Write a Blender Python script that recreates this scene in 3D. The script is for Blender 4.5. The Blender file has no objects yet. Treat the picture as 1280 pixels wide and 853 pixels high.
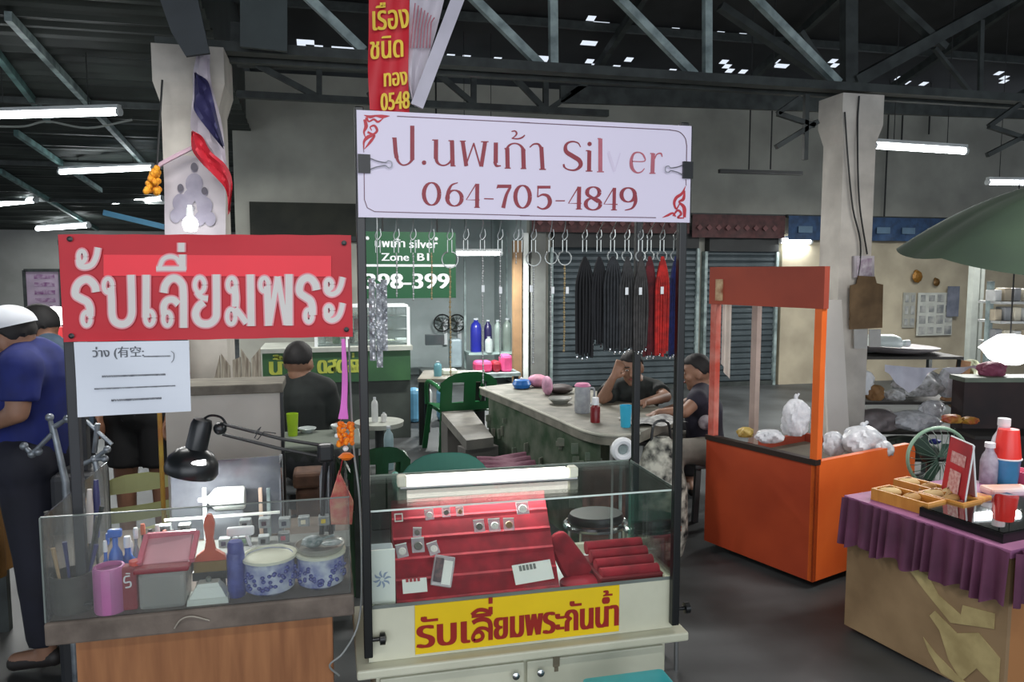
import bpy, bmesh, math, random
from mathutils import Vector, Matrix
C = bpy.context.scene
random.seed(7)
# ---------------------------------------------------------------- camera, world, lights, exposure
FPX, YAW, PITCH, EYE = 955.0, math.radians(13.5), math.radians(5.17), 1.6
cam = bpy.data.cameras.new('camera'); cam.lens = 36*FPX/1280; cam.clip_start = .05
camo = bpy.data.objects.new('camera', cam); C.collection.objects.link(camo)
camo.location = (0, 0, EYE); camo.rotation_euler = (math.pi/2-PITCH, 0, -YAW); C.camera = camo
C.view_settings.view_transform = 'Standard'; C.view_settings.look = 'None'
C.view_settings.exposure = 0.0; C.view_settings.gamma = 1; C.view_settings.use_curve_mapping = False
W = bpy.data.worlds.new('world'); C.world = W; W.use_nodes = True
W.node_tree.nodes['Background'].inputs[0].default_value = (.80, .88, 1, 1)
W.node_tree.nodes['Background'].inputs[1].default_value = 1.0

def lin(c):
    return tuple(((x/255)/12.92 if x/255 <= .04045 else ((x/255+.055)/1.055)**2.4) for x in c[:3])
def area(name, loc, size, power, col=(1, .98, .94), rot=(0, 0, 0)):
    l = bpy.data.lights.new(name, 'AREA'); l.shape = 'RECTANGLE'; l.size, l.size_y = size; l.energy = power; l.color = col
    o = bpy.data.objects.new(name, l); o.location = loc; o.rotation_euler = rot; C.collection.objects.link(o); return o
# added fill area lights without fittings: a wide one behind the visitor, others overhead
area('daylight_fill', (-.5, -5.0, 2.0), (9, 3.0), 210, (.93, .96, 1), (math.radians(82), 0, math.radians(-4)))
area('overhead_fill', (.2, .3, 2.75), (1.6, .12), 22, (1, .98, .95))
area('overhead_fill', (3.6, 2.4, 2.75), (1.6, .12), 55, (1, .97, .93))
area('overhead_fill', (-.6, 3.5, 2.7), (1.4, .12), 34, (1, .99, .96))
area('overhead_fill', (1.6, 6.6, 2.8), (1.6, .12), 110, (1, .98, .95))
area('overhead_fill', (-2.3, 7.2, 2.8), (1.6, .12), 90, (1, .98, .95))
area('overhead_fill', (6.0, 6.2, 2.7), (1.6, .12), 130, (1, .97, .93))

# ---------------------------------------------------------------- the photograph's geometry: pixel rays meeting real planes
RT = Vector((math.cos(YAW), -math.sin(YAW), 0)); FH = Vector((math.sin(YAW), math.cos(YAW), 0)); ZU = Vector((0, 0, 1))
UPV = FH*math.sin(PITCH)+ZU*math.cos(PITCH); FW = FH*math.cos(PITCH)-ZU*math.sin(PITCH); EYEP = Vector((0, 0, EYE))
def ray(px, py): return RT*((px-640)/FPX)+UPV*((426.5-py)/FPX)+FW
def PV(px, py, v): r = ray(px, py); return EYEP+r*(v/r.y)
def PZ(px, py, z): r = ray(px, py); return EYEP+r*((z-EYE)/r.z)
def PD(px, py, d): r = ray(px, py); return EYEP+r*(d/r.dot(FH))
def PP(px, py, o, n): r = ray(px, py); return EYEP+r*((o-EYEP).dot(n)/r.dot(n))

# ---------------------------------------------------------------- materials
MATS = {}
def mat(name, rgb, rough=.6, metal=0, var=.12, scale=6, bump=0, rgb2=None, emit=0, alpha=1, stretch=None, spec=None):
    if name in MATS: return MATS[name]
    m = bpy.data.materials.new(name); m.use_nodes = True; nt = m.node_tree; b = nt.nodes['Principled BSDF']
    c1 = lin(rgb); c2 = lin(rgb2) if rgb2 else tuple(max(0, x*(1-var*2)) for x in c1)
    tc = nt.nodes.new('ShaderNodeTexCoord'); mp = nt.nodes.new('ShaderNodeMapping'); nz = nt.nodes.new('ShaderNodeTexNoise')
    nz.inputs['Scale'].default_value = scale; nz.inputs['Detail'].default_value = 5
    if stretch: mp.inputs['Scale'].default_value = stretch
    nt.links.new(tc.outputs['Object'], mp.inputs[0]); nt.links.new(mp.outputs[0], nz.inputs['Vector'])
    rp = nt.nodes.new('ShaderNodeValToRGB'); rp.color_ramp.elements[0].position = .35; rp.color_ramp.elements[1].position = .65
    rp.color_ramp.elements[0].color = (*c2, 1); rp.color_ramp.elements[1].color = (*c1, 1)
    nt.links.new(nz.outputs['Fac'], rp.inputs[0]); nt.links.new(rp.outputs[0], b.inputs['Base Color'])
    b.inputs['Roughness'].default_value = rough; b.inputs['Metallic'].default_value = metal
    if spec is not None: b.inputs['Specular IOR Level'].default_value = spec
    if bump:
        bp = nt.nodes.new('ShaderNodeBump'); bp.inputs['Strength'].default_value = bump; bp.inputs['Distance'].default_value = .02
        nt.links.new(nz.outputs['Fac'], bp.inputs['Height']); nt.links.new(bp.outputs[0], b.inputs['Normal'])
    if emit: b.inputs['Emission Color'].default_value = (*c1, 1); b.inputs['Emission Strength'].default_value = emit
    if alpha < 1: b.inputs['Alpha'].default_value = alpha
    MATS[name] = m; return m
def glassmat(name, tint=(.93, .97, .95), gloss=.12, rough=.02, milky=0, mc=(.8, .85, .85)):
    if name in MATS: return MATS[name]
    m = bpy.data.materials.new(name); m.use_nodes = True; nt = m.node_tree; nt.nodes.clear()
    out = nt.nodes.new('ShaderNodeOutputMaterial'); tr = nt.nodes.new('ShaderNodeBsdfTransparent'); gl = nt.nodes.new('ShaderNodeBsdfGlossy')
    df = nt.nodes.new('ShaderNodeBsdfDiffuse'); df.inputs[0].default_value = (*mc, 1)
    tr.inputs[0].default_value = (*tint, 1); gl.inputs['Roughness'].default_value = rough
    fr = nt.nodes.new('ShaderNodeFresnel'); fr.inputs[0].default_value = 1.45
    mul = nt.nodes.new('ShaderNodeMath'); mul.operation = 'MULTIPLY'; mul.inputs[1].default_value = gloss*8
    mx0 = nt.nodes.new('ShaderNodeMixShader'); mx0.inputs[0].default_value = milky
    nt.links.new(tr.outputs[0], mx0.inputs[1]); nt.links.new(df.outputs[0], mx0.inputs[2])
    mx = nt.nodes.new('ShaderNodeMixShader'); nt.links.new(fr.outputs[0], mul.inputs[0]); nt.links.new(mul.outputs[0], mx.inputs[0])
    nt.links.new(mx0.outputs[0], mx.inputs[1]); nt.links.new(gl.outputs[0], mx.inputs[2]); nt.links.new(mx.outputs[0], out.inputs[0])
    MATS[name] = m; return m
def glow(name, rgb, k):
    if name in MATS: return MATS[name]
    m = bpy.data.materials.new(name); m.use_nodes = True; nt = m.node_tree; nt.nodes.clear()
    out = nt.nodes.new('ShaderNodeOutputMaterial'); e = nt.nodes.new('ShaderNodeEmission')
    e.inputs[0].default_value = (*lin(rgb), 1); e.inputs[1].default_value = k; nt.links.new(e.outputs[0], out.inputs[0]); MATS[name] = m; return m

# ---------------------------------------------------------------- mesh builder
def frame(o, deg=0, M=None):
    m = Matrix.Translation(Vector(o)) @ Matrix.Rotation(math.radians(deg), 4, 'Z')
    return m @ M if M else m
def catmull(P, n=6, closed=False):
    P = [Vector(p) for p in P]
    if len(P) < 3: return P
    Q = ([P[-1]]+P+P[:2]) if closed else ([P[0]*2-P[1]]+P+[P[-1]*2-P[-2]])
    out = []
    for i in range(1, len(Q)-2):
        a, b, c, d = Q[i-1:i+3]
        for k in range(n):
            t = k/n; out.append(.5*((2*b)+(c-a)*t+(2*a-5*b+4*c-d)*t*t+(3*b-a-3*c+d)*t**3))
    if not closed: out.append(P[-1])
    return out
class B:
    def __init__(s, F=None): s.v = []; s.f = []; s.F = F; s.sm = False
    def add(s, vs, fs):
        n = len(s.v)
        for p in vs:
            p = Vector(p); s.v.append(s.F @ p if s.F else p)
        s.f += [tuple(i+n for i in f) for f in fs]; return s
    def box(s, c, d, rz=0, R=None):
        x, y, z = d[0]/2, d[1]/2, d[2]/2; M = R or Matrix.Rotation(math.radians(rz), 3, 'Z'); c = Vector(c)
        vs = [c+M @ Vector((i*x, j*y, k*z)) for k in (-1, 1) for j in (-1, 1) for i in (-1, 1)]
        return s.add(vs, [(0, 2, 3, 1), (4, 5, 7, 6), (0, 1, 5, 4), (2, 6, 7, 3), (0, 4, 6, 2), (1, 3, 7, 5)])
    def bb(s, a, b):   # box between two corners
        a, b = Vector(a), Vector(b); return s.box((a+b)/2, [abs(q) for q in (b-a)])
    def rbox(s, c, d, r=.01, rz=0, R=None):   # box with chamfered edges
        x, y, z = d[0]/2, d[1]/2, d[2]/2; r = min(r, x*.9, y*.9, z*.9); M = R or Matrix.Rotation(math.radians(rz), 3, 'Z'); c = Vector(c)
        bm = bmesh.new(); bmesh.ops.create_cube(bm, size=1)
        for q in bm.verts: q.co = Vector((q.co.x*2*x, q.co.y*2*y, q.co.z*2*z))
        bmesh.ops.bevel(bm, geom=list(bm.edges), offset=r, segments=2, affect='EDGES', profile=.5)
        vs = [c+M @ q.co for q in bm.verts]; bm.verts.index_update(); fs = [tuple(q.index for q in f.verts) for f in bm.faces]; bm.free()
        return s.add(vs, fs)
    def bar(s, p, q, w, h=None, up=(0, 0, 1)):
        p, q = Vector(p), Vector(q); h = h or w; d = (q-p); L = d.length; d.normalize(); u = Vector(up)
        if abs(d.dot(u)) > .95: u = Vector((0, 1, 0))
        x = d.cross(u).normalized(); z = x.cross(d)
        return s.box((p+q)/2, (w, L, h), R=Matrix((x, d, z)).transposed())
    def tube(s, pts, r, n=8, closed=False, caps=True):
        pts = [Vector(p) for p in pts]; N = len(pts); rs = r if isinstance(r, (list, tuple)) else [r]*N; vs = []; fs = []; x = None
        for i, p in enumerate(pts):
            a = pts[(i-1) % N] if closed or i else p; b = pts[(i+1) % N] if closed or i < N-1 else p
            d = (b-a).normalized()
            if x is None: x = d.orthogonal().normalized()
            x = (x-d*x.dot(d))
            x = x.normalized() if x.length > 1e-6 else d.orthogonal().normalized()
            y = d.cross(x)
            vs += [p+(x*math.cos(2*math.pi*k/n)+y*math.sin(2*math.pi*k/n))*rs[i] for k in range(n)]
        for i in range(N if closed else N-1):
            j = (i+1) % N
            fs += [(i*n+k, i*n+(k+1) % n, j*n+(k+1) % n, j*n+k) for k in range(n)]
        if caps and not closed: fs += [tuple(range(n))[::-1], tuple((N-1)*n+k for k in range(n))]
        return s.add(vs, fs)
    def lathe(s, prof, c=(0, 0, 0), n=20, M=None, sx=1, sy=1):
        c = Vector(c); vs = []; fs = []
        for r, z in prof:
            for k in range(n):
                a = 2*math.pi*k/n; p = Vector((r*math.cos(a)*sx, r*math.sin(a)*sy, z)); vs.append(c+(M @ p if M else p))
        m = len(prof)
        for i in range(m-1): fs += [(i*n+k, i*n+(k+1) % n, (i+1)*n+(k+1) % n, (i+1)*n+k) for k in range(n)]
        if prof[0][0] > 1e-6: fs.append(tuple(range(n))[::-1])
        if prof[-1][0] > 1e-6: fs.append(tuple((m-1)*n+k for k in range(n)))
        return s.add(vs, fs)
    def ball(s, c, r, n=12, M=None):
        r = r if isinstance(r, (list, tuple)) else (r, r, r); c = Vector(c); m = max(6, n//2+2)
        prof = [(math.sin(math.pi*i/m), -math.cos(math.pi*i/m)) for i in range(m+1)]
        vs = []; fs = []
        for q, z in prof:
            for k in range(n):
                a = 2*math.pi*k/n; p = Vector((q*math.cos(a)*r[0], q*math.sin(a)*r[1], z*r[2])); vs.append(c+(M @ p if M else p))
        for i in range(m): fs += [(i*n+k, i*n+(k+1) % n, (i+1)*n+(k+1) % n, (i+1)*n+k) for k in range(n)]
        return s.add(vs, fs)
    def cap(s, p, q, r1, r2=None, n=12):
        p, q = Vector(p), Vector(q); r2 = r2 or r1; s.ball(p, r1, n); s.ball(q, r2, n); return s.tube([p, q], [r1, r2], n)
    def prism(s, pts, ext):  # polygon of 3-D points extruded by vector
        pts = [Vector(p) for p in pts]; e = Vector(ext); n = len(pts)
        return s.add(pts+[p+e for p in pts], [tuple(range(n)), tuple(range(2*n-1, n-1, -1))]+[(i, i+n, (i+1) % n+n, (i+1) % n) for i in range(n)])
    def grid(s, fn, nu, nv):
        vs = [fn(i/nu, j/nv) for j in range(nv+1) for i in range(nu+1)]
        return s.add(vs, [(j*(nu+1)+i, j*(nu+1)+i+1, (j+1)*(nu+1)+i+1, (j+1)*(nu+1)+i) for j in range(nv) for i in range(nu)])

def label(o, lab, cat, group=None, kind=None):
    if lab: o['label'] = lab
    if cat: o['category'] = cat
    if group: o['group'] = group
    if kind: o['kind'] = kind
    return o
def build(name, b, m, parent=None, origin=None, smooth=False):
    if parent is not None:
        r = parent
        while r.parent: r = r.parent
        org = r.location.copy()
    else:
        if origin is None:
            xs = [v.x for v in b.v]; ys = [v.y for v in b.v]; zs = [v.z for v in b.v]
            origin = ((min(xs)+max(xs))/2, (min(ys)+max(ys))/2, min(zs))
        org = Vector(origin)
    me = bpy.data.meshes.new(name); me.from_pydata([v-org for v in b.v], [], b.f)
    for mm in (m if isinstance(m, list) else [m]): me.materials.append(mm)
    bm = bmesh.new(); bm.from_mesh(me); bmesh.ops.recalc_face_normals(bm, faces=bm.faces)
    if smooth:
        for f in bm.faces: f.smooth = True
        for e in bm.edges:
            if len(e.link_faces) == 2 and e.calc_face_angle(0) > .7: e.smooth = False
    bm.to_mesh(me); bm.free()
    o = bpy.data.objects.new(name, me); C.collection.objects.link(o)
    if parent is not None: o.parent = parent
    else: o.location = org
    return o
def struct(name, b, m, **k): o = build(name, b, m, **k); o['kind'] = 'structure'; return o
def one(name, lab, cat, b, m, group=None, **k): return label(build(name, b, m, **k), lab, cat, group)
def thing(name, lab, cat, loc, group=None):
    o = bpy.data.objects.new(name, None); C.collection.objects.link(o); o.location = loc; o.empty_display_size = .05; return label(o, lab, cat, group)
def dup(root, loc, rz=0, lab=None, group=None, mats=None):
    def cp(o, par):
        c = o.copy(); C.collection.objects.link(c)
        if par: c.parent = par
        for ch in [x for x in bpy.data.objects if x.parent == o and x != c]: cp(ch, c)
        return c
    r = cp(root, None); r.location = loc; r.rotation_euler = (0, 0, rz)
    if lab: r['label'] = lab
    if group: r['group'] = group
    return r
def remesh(o, vox, smooth=4):
    m = o.modifiers.new('r', 'REMESH'); m.mode = 'VOXEL'; m.voxel_size = vox; m.use_smooth_shade = True
    s = o.modifiers.new('s', 'SMOOTH'); s.iterations = smooth; s.factor = .5
    bpy.context.view_layer.update(); dg = bpy.context.evaluated_depsgraph_get()
    me = bpy.data.meshes.new_from_object(o.evaluated_get(dg)); o.modifiers.clear(); o.data = me
    for p in me.polygons: p.use_smooth = True
    return o
# ---------------------------------------------------------------- lettering: strokes and type laid on a real plane
def ribbon(b, pts, w, smooth=True, nib=None, place=None, n=6, lift=0.0, rnd=False):
    """pts in 2-D; w number or list; nib=(thin,thick) widths by direction; place maps (x, y, lift) to the plane"""
    P = [Vector((p[0], p[1], 0)) for p in pts]
    ws = list(w) if isinstance(w, (list, tuple)) else [w]*len(P)
    if smooth and len(P) > 2:
        Q = catmull([Vector((p.x, p.y, ww)) for p, ww in zip(P, ws)], n); P = [Vector((q.x, q.y, 0)) for q in Q]; ws = [q.z for q in Q]
    vs = []; N = len(P)
    for i, p in enumerate(P):
        d = (P[min(i+1, N-1)]-P[max(i-1, 0)]).normalized()
        ww = nib[0]+(nib[1]-nib[0])*abs(d.y)**1.5 if nib else ws[i]
        nrm = Vector((-d.y, d.x, 0))*ww/2
        vs += [p+nrm, p-nrm]
    b.add([place(v.x, v.y, lift) for v in vs], [(2*i, 2*i+1, 2*i+3, 2*i+2) for i in range(N-1)])
    if rnd:
        for p, ww in ((P[0], ws[0]), (P[-1], ws[-1])):
            b.add([place(p.x+ww/2*math.cos(a*math.pi/6), p.y+ww/2*math.sin(a*math.pi/6), lift) for a in range(12)], [tuple(range(12))])
def ell(cx, cy, rx, ry, n=20, a0=0, a1=360):
    return [(cx+rx*math.cos(math.radians(a0+(a1-a0)*k/n)), cy+ry*math.sin(math.radians(a0+(a1-a0)*k/n))) for k in range(n+1)]
def typeset(b, body, place, x0, x1, y0, size, bold=0.0, lift=0.0, xs=None, fit=True):
    """built-in type as mesh; scaled to span x0..x1, baseline y0, y up, place(x,y,lift)"""
    c = bpy.data.curves.new('t', 'FONT'); c.body = body; c.size = 1; c.resolution_u = 3
    o = bpy.data.objects.new('t', c); C.collection.objects.link(o); bpy.context.view_layer.update()
    me = bpy.data.meshes.new_from_object(o.evaluated_get(bpy.context.evaluated_depsgraph_get()))
    xsv = [v.co.x for v in me.vertices]; mn, mx = min(xsv), max(xsv); k = (x1-x0)/(mx-mn) if fit else size
    for sh in ((0,) if not bold else (-bold, 0, bold)):
        b.add([place(x0+((v.co.x-mn) if fit else v.co.x)*k+sh, y0+v.co.y*size, lift+abs(sh)*.02+(.0001 if sh > 0 else 0)) for v in me.vertices], [tuple(p.vertices) for p in me.polygons])
    bpy.data.objects.remove(o); bpy.data.meshes.remove(me); bpy.data.curves.remove(c)
    return (mn, mx)
# ================================================================ setting
M_wall = mat('aged_plaster', (168, 168, 158), .9, rgb2=(140, 140, 132), scale=1.3, bump=.15)
M_col = mat('column_plaster', (205, 200, 190), .85, rgb2=(165, 160, 152), scale=3, bump=.2)
M_floor = mat('concrete_floor', (78, 81, 82), .5, rgb2=(48, 50, 50), scale=1.6, bump=.1)
M_roof = mat('dark_roof_sheet', (42, 43, 44), .6, rgb2=(24, 25, 26), scale=2)
M_steel = mat('grey_painted_steel', (158, 174, 172), .5, .1, rgb2=(104, 118, 118), scale=9)
M_steeld = mat('sooty_steel', (58, 64, 62), .6, .1, rgb2=(36, 41, 40), scale=8)
M_cable = mat('cable_black', (30, 32, 32), .6)
VW = 9.7
def UX(px, v=VW): return PV(px, 340, v).x
struct('floor', B().bb((-16, -6, -.12), (16, 24, 0)), M_floor)
# back wall with the opening of the silver shop
ul, ua, ub_, ur = UX(296), UX(452), UX(662), 15.5
zt = 3.95
b = B(); b.bb((ul, VW, 2.38), (ur, VW+.15, zt)); b.bb((ul, VW, 0), (ua, VW+.15, 2.38)); b.bb((ub_, VW, 0), (ur, VW+.15, 2.38))
struct('wall_back', b, M_wall)
b = B(); b.bb((PV(312, 270, VW-.06).x, VW-.06, PV(380, 292, VW).z-.1), (ua, VW-.001, PV(380, 254, VW).z)); struct('trim_3', b, mat('dark_band', (50, 52, 44), .9, rgb2=(30, 33, 30), scale=2))  # thin dark panel along the lower edge of the wall
# shop recess
M_shop = mat('shop_wall_paint', (176, 186, 186), .8, rgb2=(158, 168, 168), scale=2)
b = B(); b.bb((ua-.1, VW+2.2, 0), (ub_+.1, VW+2.3, 2.7)); b.bb((ua-.1, VW+.15, 0), (ua, VW+2.2, 2.7)); b.bb((ub_, VW+.15, 0), (ub_+.1, VW+2.2, 2.7)); b.bb((ua, VW+.15, 2.6), (ub_, VW+2.2, 2.7))
struct('wall_shop', b, M_shop)
struct('wall_left', B().bb((-16, 19, 0), (ul, 19.2, 3.0)), mat('pale_far_wall', (150, 150, 146), .85, rgb2=(128, 128, 124), scale=1))
struct('wall_side', B().bb((15.4, -5, 0), (15.6, VW, 4)), M_wall)
# main roof: sheets rising towards the visitor, with holes where the sheets are torn
def zroof(v): return 4.25+(9.9-v)*.26 if v > 1 else 4.25+8.9*.26-(1-v)*.26
specks = [(371,52),(380,57),(383,53),(401,61),(421,60),(427,62),(443,62),(447,66),(563,72),(581,70),(584,72),(600,76),(619,74),(672,74),(675,76),(678,76),(680,72),(741,26),(745,27),(737,54),(731,54),(760,28),(846,36),(738,75),(770,83),(782,75),(740,82),(836,90),(905,80),(912,88),(908,84),(929,92),(940,96),(968,75),(974,81),(978,84),(1042,78),(1046,83),(1128,98),(1133,103),(1150,106),(1152,105),(1124,113),(1225,120),(1230,120),(1236,120),(1243,121),(1250,122),(1256,122),(1262,122),(1268,123),(1274,123),(1246,92),(1252,98),(1256,102),(905,41),(930,42),(948,44)]
cells = set(); ce = .1
for (sx, sy) in specks:
    r = ray(sx, sy); t = (4.25+9.9*.26-EYE)/(r.z+.26*r.y); p = EYEP+r*t
    if p.y < 10.4: cells.add((int(p.x/ce+200)-200, int(p.y/ce)))
b = B(); u0, u1 = -9, 160
for j in range(-50, 106):
    runs = []; st = u0
    for i in range(u0, u1+1):
        if (i, j) in cells:
            if st < i: runs.append((st, i))
            st = i+1
    runs.append((st, u1))
    for a, c in runs:
        b.add([(a*ce, j*ce, zroof(j*ce)), (c*ce, j*ce, zroof(j*ce)), (c*ce, (j+1)*ce, zroof((j+1)*ce)), (a*ce, (j+1)*ce, zroof((j+1)*ce))], [(0, 1, 2, 3)])
struct('roof_main', b, M_roof)
b = B()   # purlins below the main roof
for v in [1.6, 2.8, 4.0, 5.2, 6.4, 7.6, 8.8]: b.bar((-.9, v, zroof(v)-.06), (15.4, v, zroof(v)-.06), .05, .09)
for u in [1.2, 3.4, 5.6, 7.8, 10]: b.bar((u, 1.2, zroof(1.2)-.16), (u, 9.6, zroof(9.6)-.16), .07, .1)
struct('beam_purlins', b, M_steeld)
# left lean-to roof, corrugated, falling away from the visitor
def zl(v): return 4.02-.078*v
M_roofl = mat('corrugated_zinc', (62, 68, 64), .55, .1, rgb2=(38, 42, 40), scale=1.5)
b = B(); n = 520
rows = [(-5+i*24.2/n) for i in range(n+1)]
b.add([(x, v, zl(v)+.022*math.sin(v*2*math.pi/.2)) for v in rows for x in (-16, -.85)], [(2*i, 2*i+1, 2*i+3, 2*i+2) for i in range(n)])
b.add([(-.9, -5, zl(-5)), (-.9, 19, zl(19)), (-.9, 19, 4.6), (-.9, 9.9, 4.4), (-.9, 1, 6.8), (-.9, -5, 5.2)], [(0, 1, 2, 3, 4, 5)])
struct('roof_lean_to', b, M_roofl)
# rafters and purlins of the lean-to
M_green = mat('green_grey_steel', (112, 150, 146), .45, .3, rgb2=(72, 98, 96), scale=7)
M_blue = mat('blue_painted_steel', (60, 120, 150), .45, .2)
def zrun(name, p, q, w, h, m, lab=None):
    return struct(name, B().bar(p, q, w, h), m)
for i, (a, c) in enumerate([((10, 20), (182, 207)), ((0, 214), (122, 287)), ((-40, 20), (60, 150)), ((20, 166), (126, 238))]):
    def on(px, py):
        r = ray(px, py); t = (4.02-.06-EYE)/(r.z+.078*r.y); return EYEP+r*t
    p, q = on(*a), on(*c)
    if (q-p).length < 25: zrun('beam_rafter', p, q, .05, .07, M_steel if i == 0 else M_green)
for v in (5.6, 8.6, 11.6, 14.6): zrun('beam_purlin', (-12, v, zl(v)-.07), (-.95, v, zl(v)-.07), .04, .06, M_steeld)
pq = [PV(475/3.553+0, 300, 9)]
zrun('beam_blue', PV(130, 266, 11), PV(206, 284, 11), .09, .07, M_blue)
# columns
def column(name, x0, x1, ytop, v, dp=.36):
    uL, uR = PV(x0, 200, v).x, PV(x1, 200, v).x; zt_ = PV((x0+x1)/2, ytop, v).z; w = uR-uL
    b = B(); b.bb((uL, v, 0), (uR, v+dp, zt_-.32)); b.add([(uL, v, zt_-.32), (uR, v, zt_-.32), (uR, v+dp, zt_-.32), (uL, v+dp, zt_-.32), (uL-.035, v-.02, zt_-.2), (uR+.035, v-.02, zt_-.2), (uR+.035, v+dp+.02, zt_-.2), (uL-.035, v+dp+.02, zt_-.2)], [(0, 1, 5, 4), (1, 2, 6, 5), (2, 3, 7, 6), (3, 0, 4, 7)])
    b.bb((uL-.035, v-.02, zt_-.2), (uR+.035, v+dp+.02, zt_)); struct(name, b, M_col); return uL, uR, zt_
cL = column('column_flag', 204, 276, 58, 4.6); cR = column('column_shrine', 1054, 1094, 118, 4.6, .22)
# main truss over the columns
ztr = 2.865
def trussbar(b, p, q, w=.045, h=.06): b.bar(p, q, w, h)
top = 4.5
b = B(); b.bar((-.9, 4.72, ztr), (9.5, 4.72, ztr), .1, .055); b.bar((-.9, 4.86, ztr-.02), (9.5, 4.86, ztr), .05, .05)
struct('beam_truss_chord', b, M_steeld)
for i, (a, c) in enumerate([((590, -4), (676, 82)), ((691, -6), (692, 84)), ((770, -6), (868, 94)), ((884, -6), (884, 94)), ((380, -8), (455, 64)), ((936, -10), (1048, 104))]):
    p, q = PV(*a, 4.72), PV(*c, 4.72)
    d = (p-q).normalized(); struct('beam_truss_web', B().bar(p+d*.9, q, .05, .05), M_steel)
for i, (a, c, w) in enumerate([((1061, -6), (1061, 104), .1), ((1066, 104), (1262, -4), .12), ((1040, 100), (1000, 40), .05), ((1168, 60), (1216, 120), .035), ((1227, 25), (1225, 122), .035), ((1180, 60), (1110, -5), .07), ((300, 30), (300, 66), .1), ((900, 8), (1046, 108), .07)]):
    p, q = PV(*a, 4.95), PV(*c, 4.95); struct('beam_truss_brace', B().bar(p, q, w, w*.7), M_steeld)
# secondary truss behind, low against the wall
v2 = 7.2
def tz(px, py): return PV(px, py, v2)
b = B(); b.bar(tz(296, 118), tz(760, 142), .06, .06); b.bar(tz(296, 76), tz(1290, 124), .1, .09); b.bar(tz(700, 118), tz(1290, 140), .05, .16)
struct('beam_rear_chord', b, M_steeld)
for a, c in [((304, 72), (402, 124)), ((399, 84), (399, 122)), ((540, 86), (592, 130)), ((592, 88), (592, 130)), ((682, 92), (682, 138)), ((745, 96), (682, 140)), ((640, 94), (682, 138)), ((460, 120), (520, 84))]:
    struct('beam_rear_web', B().bar(tz(*a), tz(*c), .05, .05), M_steeld)
b = B()
for a, c in [((1000, 122), (972, 142)), ((972, 142), (1018, 157)), ((1022, 152), (970, 184)), ((1008, 118), (1006, 200)), ((1275, 130), (1236, 158)), ((1236, 158), (1285, 174)), ((1285, 168), (1234, 194))]:
    b.bar(PV(*a, 4.55), PV(*c, 4.55), .03, .03)
struct('beam_bracket', b, M_steeld)
# ductwork box and board hanging at the truss, top of frame
struct('beam_board', B().prism([PV(198, -6, 4.3), PV(246, -6, 4.3), PV(262, 66, 4.3), PV(232, 70, 4.3), PV(214, 40, 4.3)], (0, .03, 0)), mat('slate_board', (58, 64, 68), .6))
struct('beam_panel', B().prism([PV(300, -8, 4.55), PV(359, -8, 4.55), PV(359, 64, 4.55), PV(300, 58, 4.55)], (0, .03, 0)), mat('slate_panel', (56, 66, 66), .6))
# valance strips over the shutters
M_maroon = mat('maroon_valance', (84, 50, 50), .7, rgb2=(62, 38, 38), scale=14)
M_bluev = mat('blue_valance', (48, 76, 112), .7, rgb2=(36, 56, 84), scale=10)
for nm, lab, x0, x1, y0, y1, m in [('shop_valance', 'maroon fabric valance strip over the grey roller shutter', 864, 980, 268, 297, M_maroon), ('shop_valance', 'blue patterned valance strip beside the pale column under the concrete wall', 984, 1250, 270, 300, M_bluev), ('shop_valance', 'dark brown valance strip hanging above the row of key hooks', 664, 860, 262, 290, M_maroon)]:
    vv = VW-.2
    pa, pb = PV(x0, (y0+y1)/2, vv), PV(x1, (y0+y1)/2, vv); zt1, zb1 = PV(x0, y0, vv).z, PV(x0, y1, vv).z
    t = thing(nm, lab, 'valance', ((pa.x+pb.x)/2, vv, zb1))
    def wf(u, w, pa=pa, pb=pb, zt1=zt1, zb1=zb1): return Vector((pa.x+(pb.x-pa.x)*u, vv+.02*math.sin(u*(pb.x-pa.x)*14)*(1-w)-.03, zb1+(zt1-zb1)*w))
    build('cloth', B().grid(wf, 90, 3), m, t)
    build('rail', B().bb((pa.x, vv, zt1-.02), (pb.x, vv+.195, zt1+.02)), M_steeld, t)
    if x0 > 980:
        bb_ = B()
        for k in range(6): bb_.box((pa.x+.25+k*.42, vv-.055, (zt1+zb1)/2-.02), (.22, .004, .09))
        build('patch', bb_, mat('pale_blue_print', (92, 118, 140), .7), t)
    else:
        bb_ = B()
        for k in range(int((pb.x-pa.x)/.14)): bb_.box((pa.x+.1+k*.14, vv-.056, (zt1+zb1)/2-.02), (.06, .003, .06), R=Matrix.Rotation(.78, 3, 'Y'))
        build('motif', bb_, mat('dusty_rose_print', (112, 72, 72), .7), t)
# roller shutters
M_shut = mat('shutter_steel', (78, 88, 92), .5, .3, rgb2=(60, 69, 73), scale=3)
def shutter(lab, px0, px1, ztop, zbot=.06):
    a, c = PV(px0, 400, VW-.05).x, PV(px1, 400, VW-.05).x; t = thing('roller_shutter', lab, 'shutter', ((a+c)/2, VW-.05, zbot), 'roller shutters closed along the wall')
    b = B(); z = zbot
    prof = []
    while z < ztop: prof += [(0, z), (-.02, z+.02), (-.02, z+.06), (0, z+.078)]; z += .08
    b.add([(x, VW-.045+p[0], p[1]) for p in prof for x in (a, c)], [(2*i, 2*i+1, 2*i+3, 2*i+2) for i in range(len(prof)-1)])
    o = build('slats', b, M_shut, t); o['kind'] = 'stuff'
    build('guide_rail', B().bb((a-.04, VW-.1, 0), (a, VW, ztop)), M_steel, t); build('guide_rail', B().bb((c, VW-.1, 0), (c+.04, VW, ztop)), M_steel, t)
    build('bottom_bar', B().bb((a, VW-.09, 0), (c, VW-.01, .06)), M_steeld, t); build('roller_box', B().bb((a, VW-.14, ztop), (c, VW-.001, ztop+.24)), mat('shutter_box_paint', (50, 52, 52), .7), t)
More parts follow.
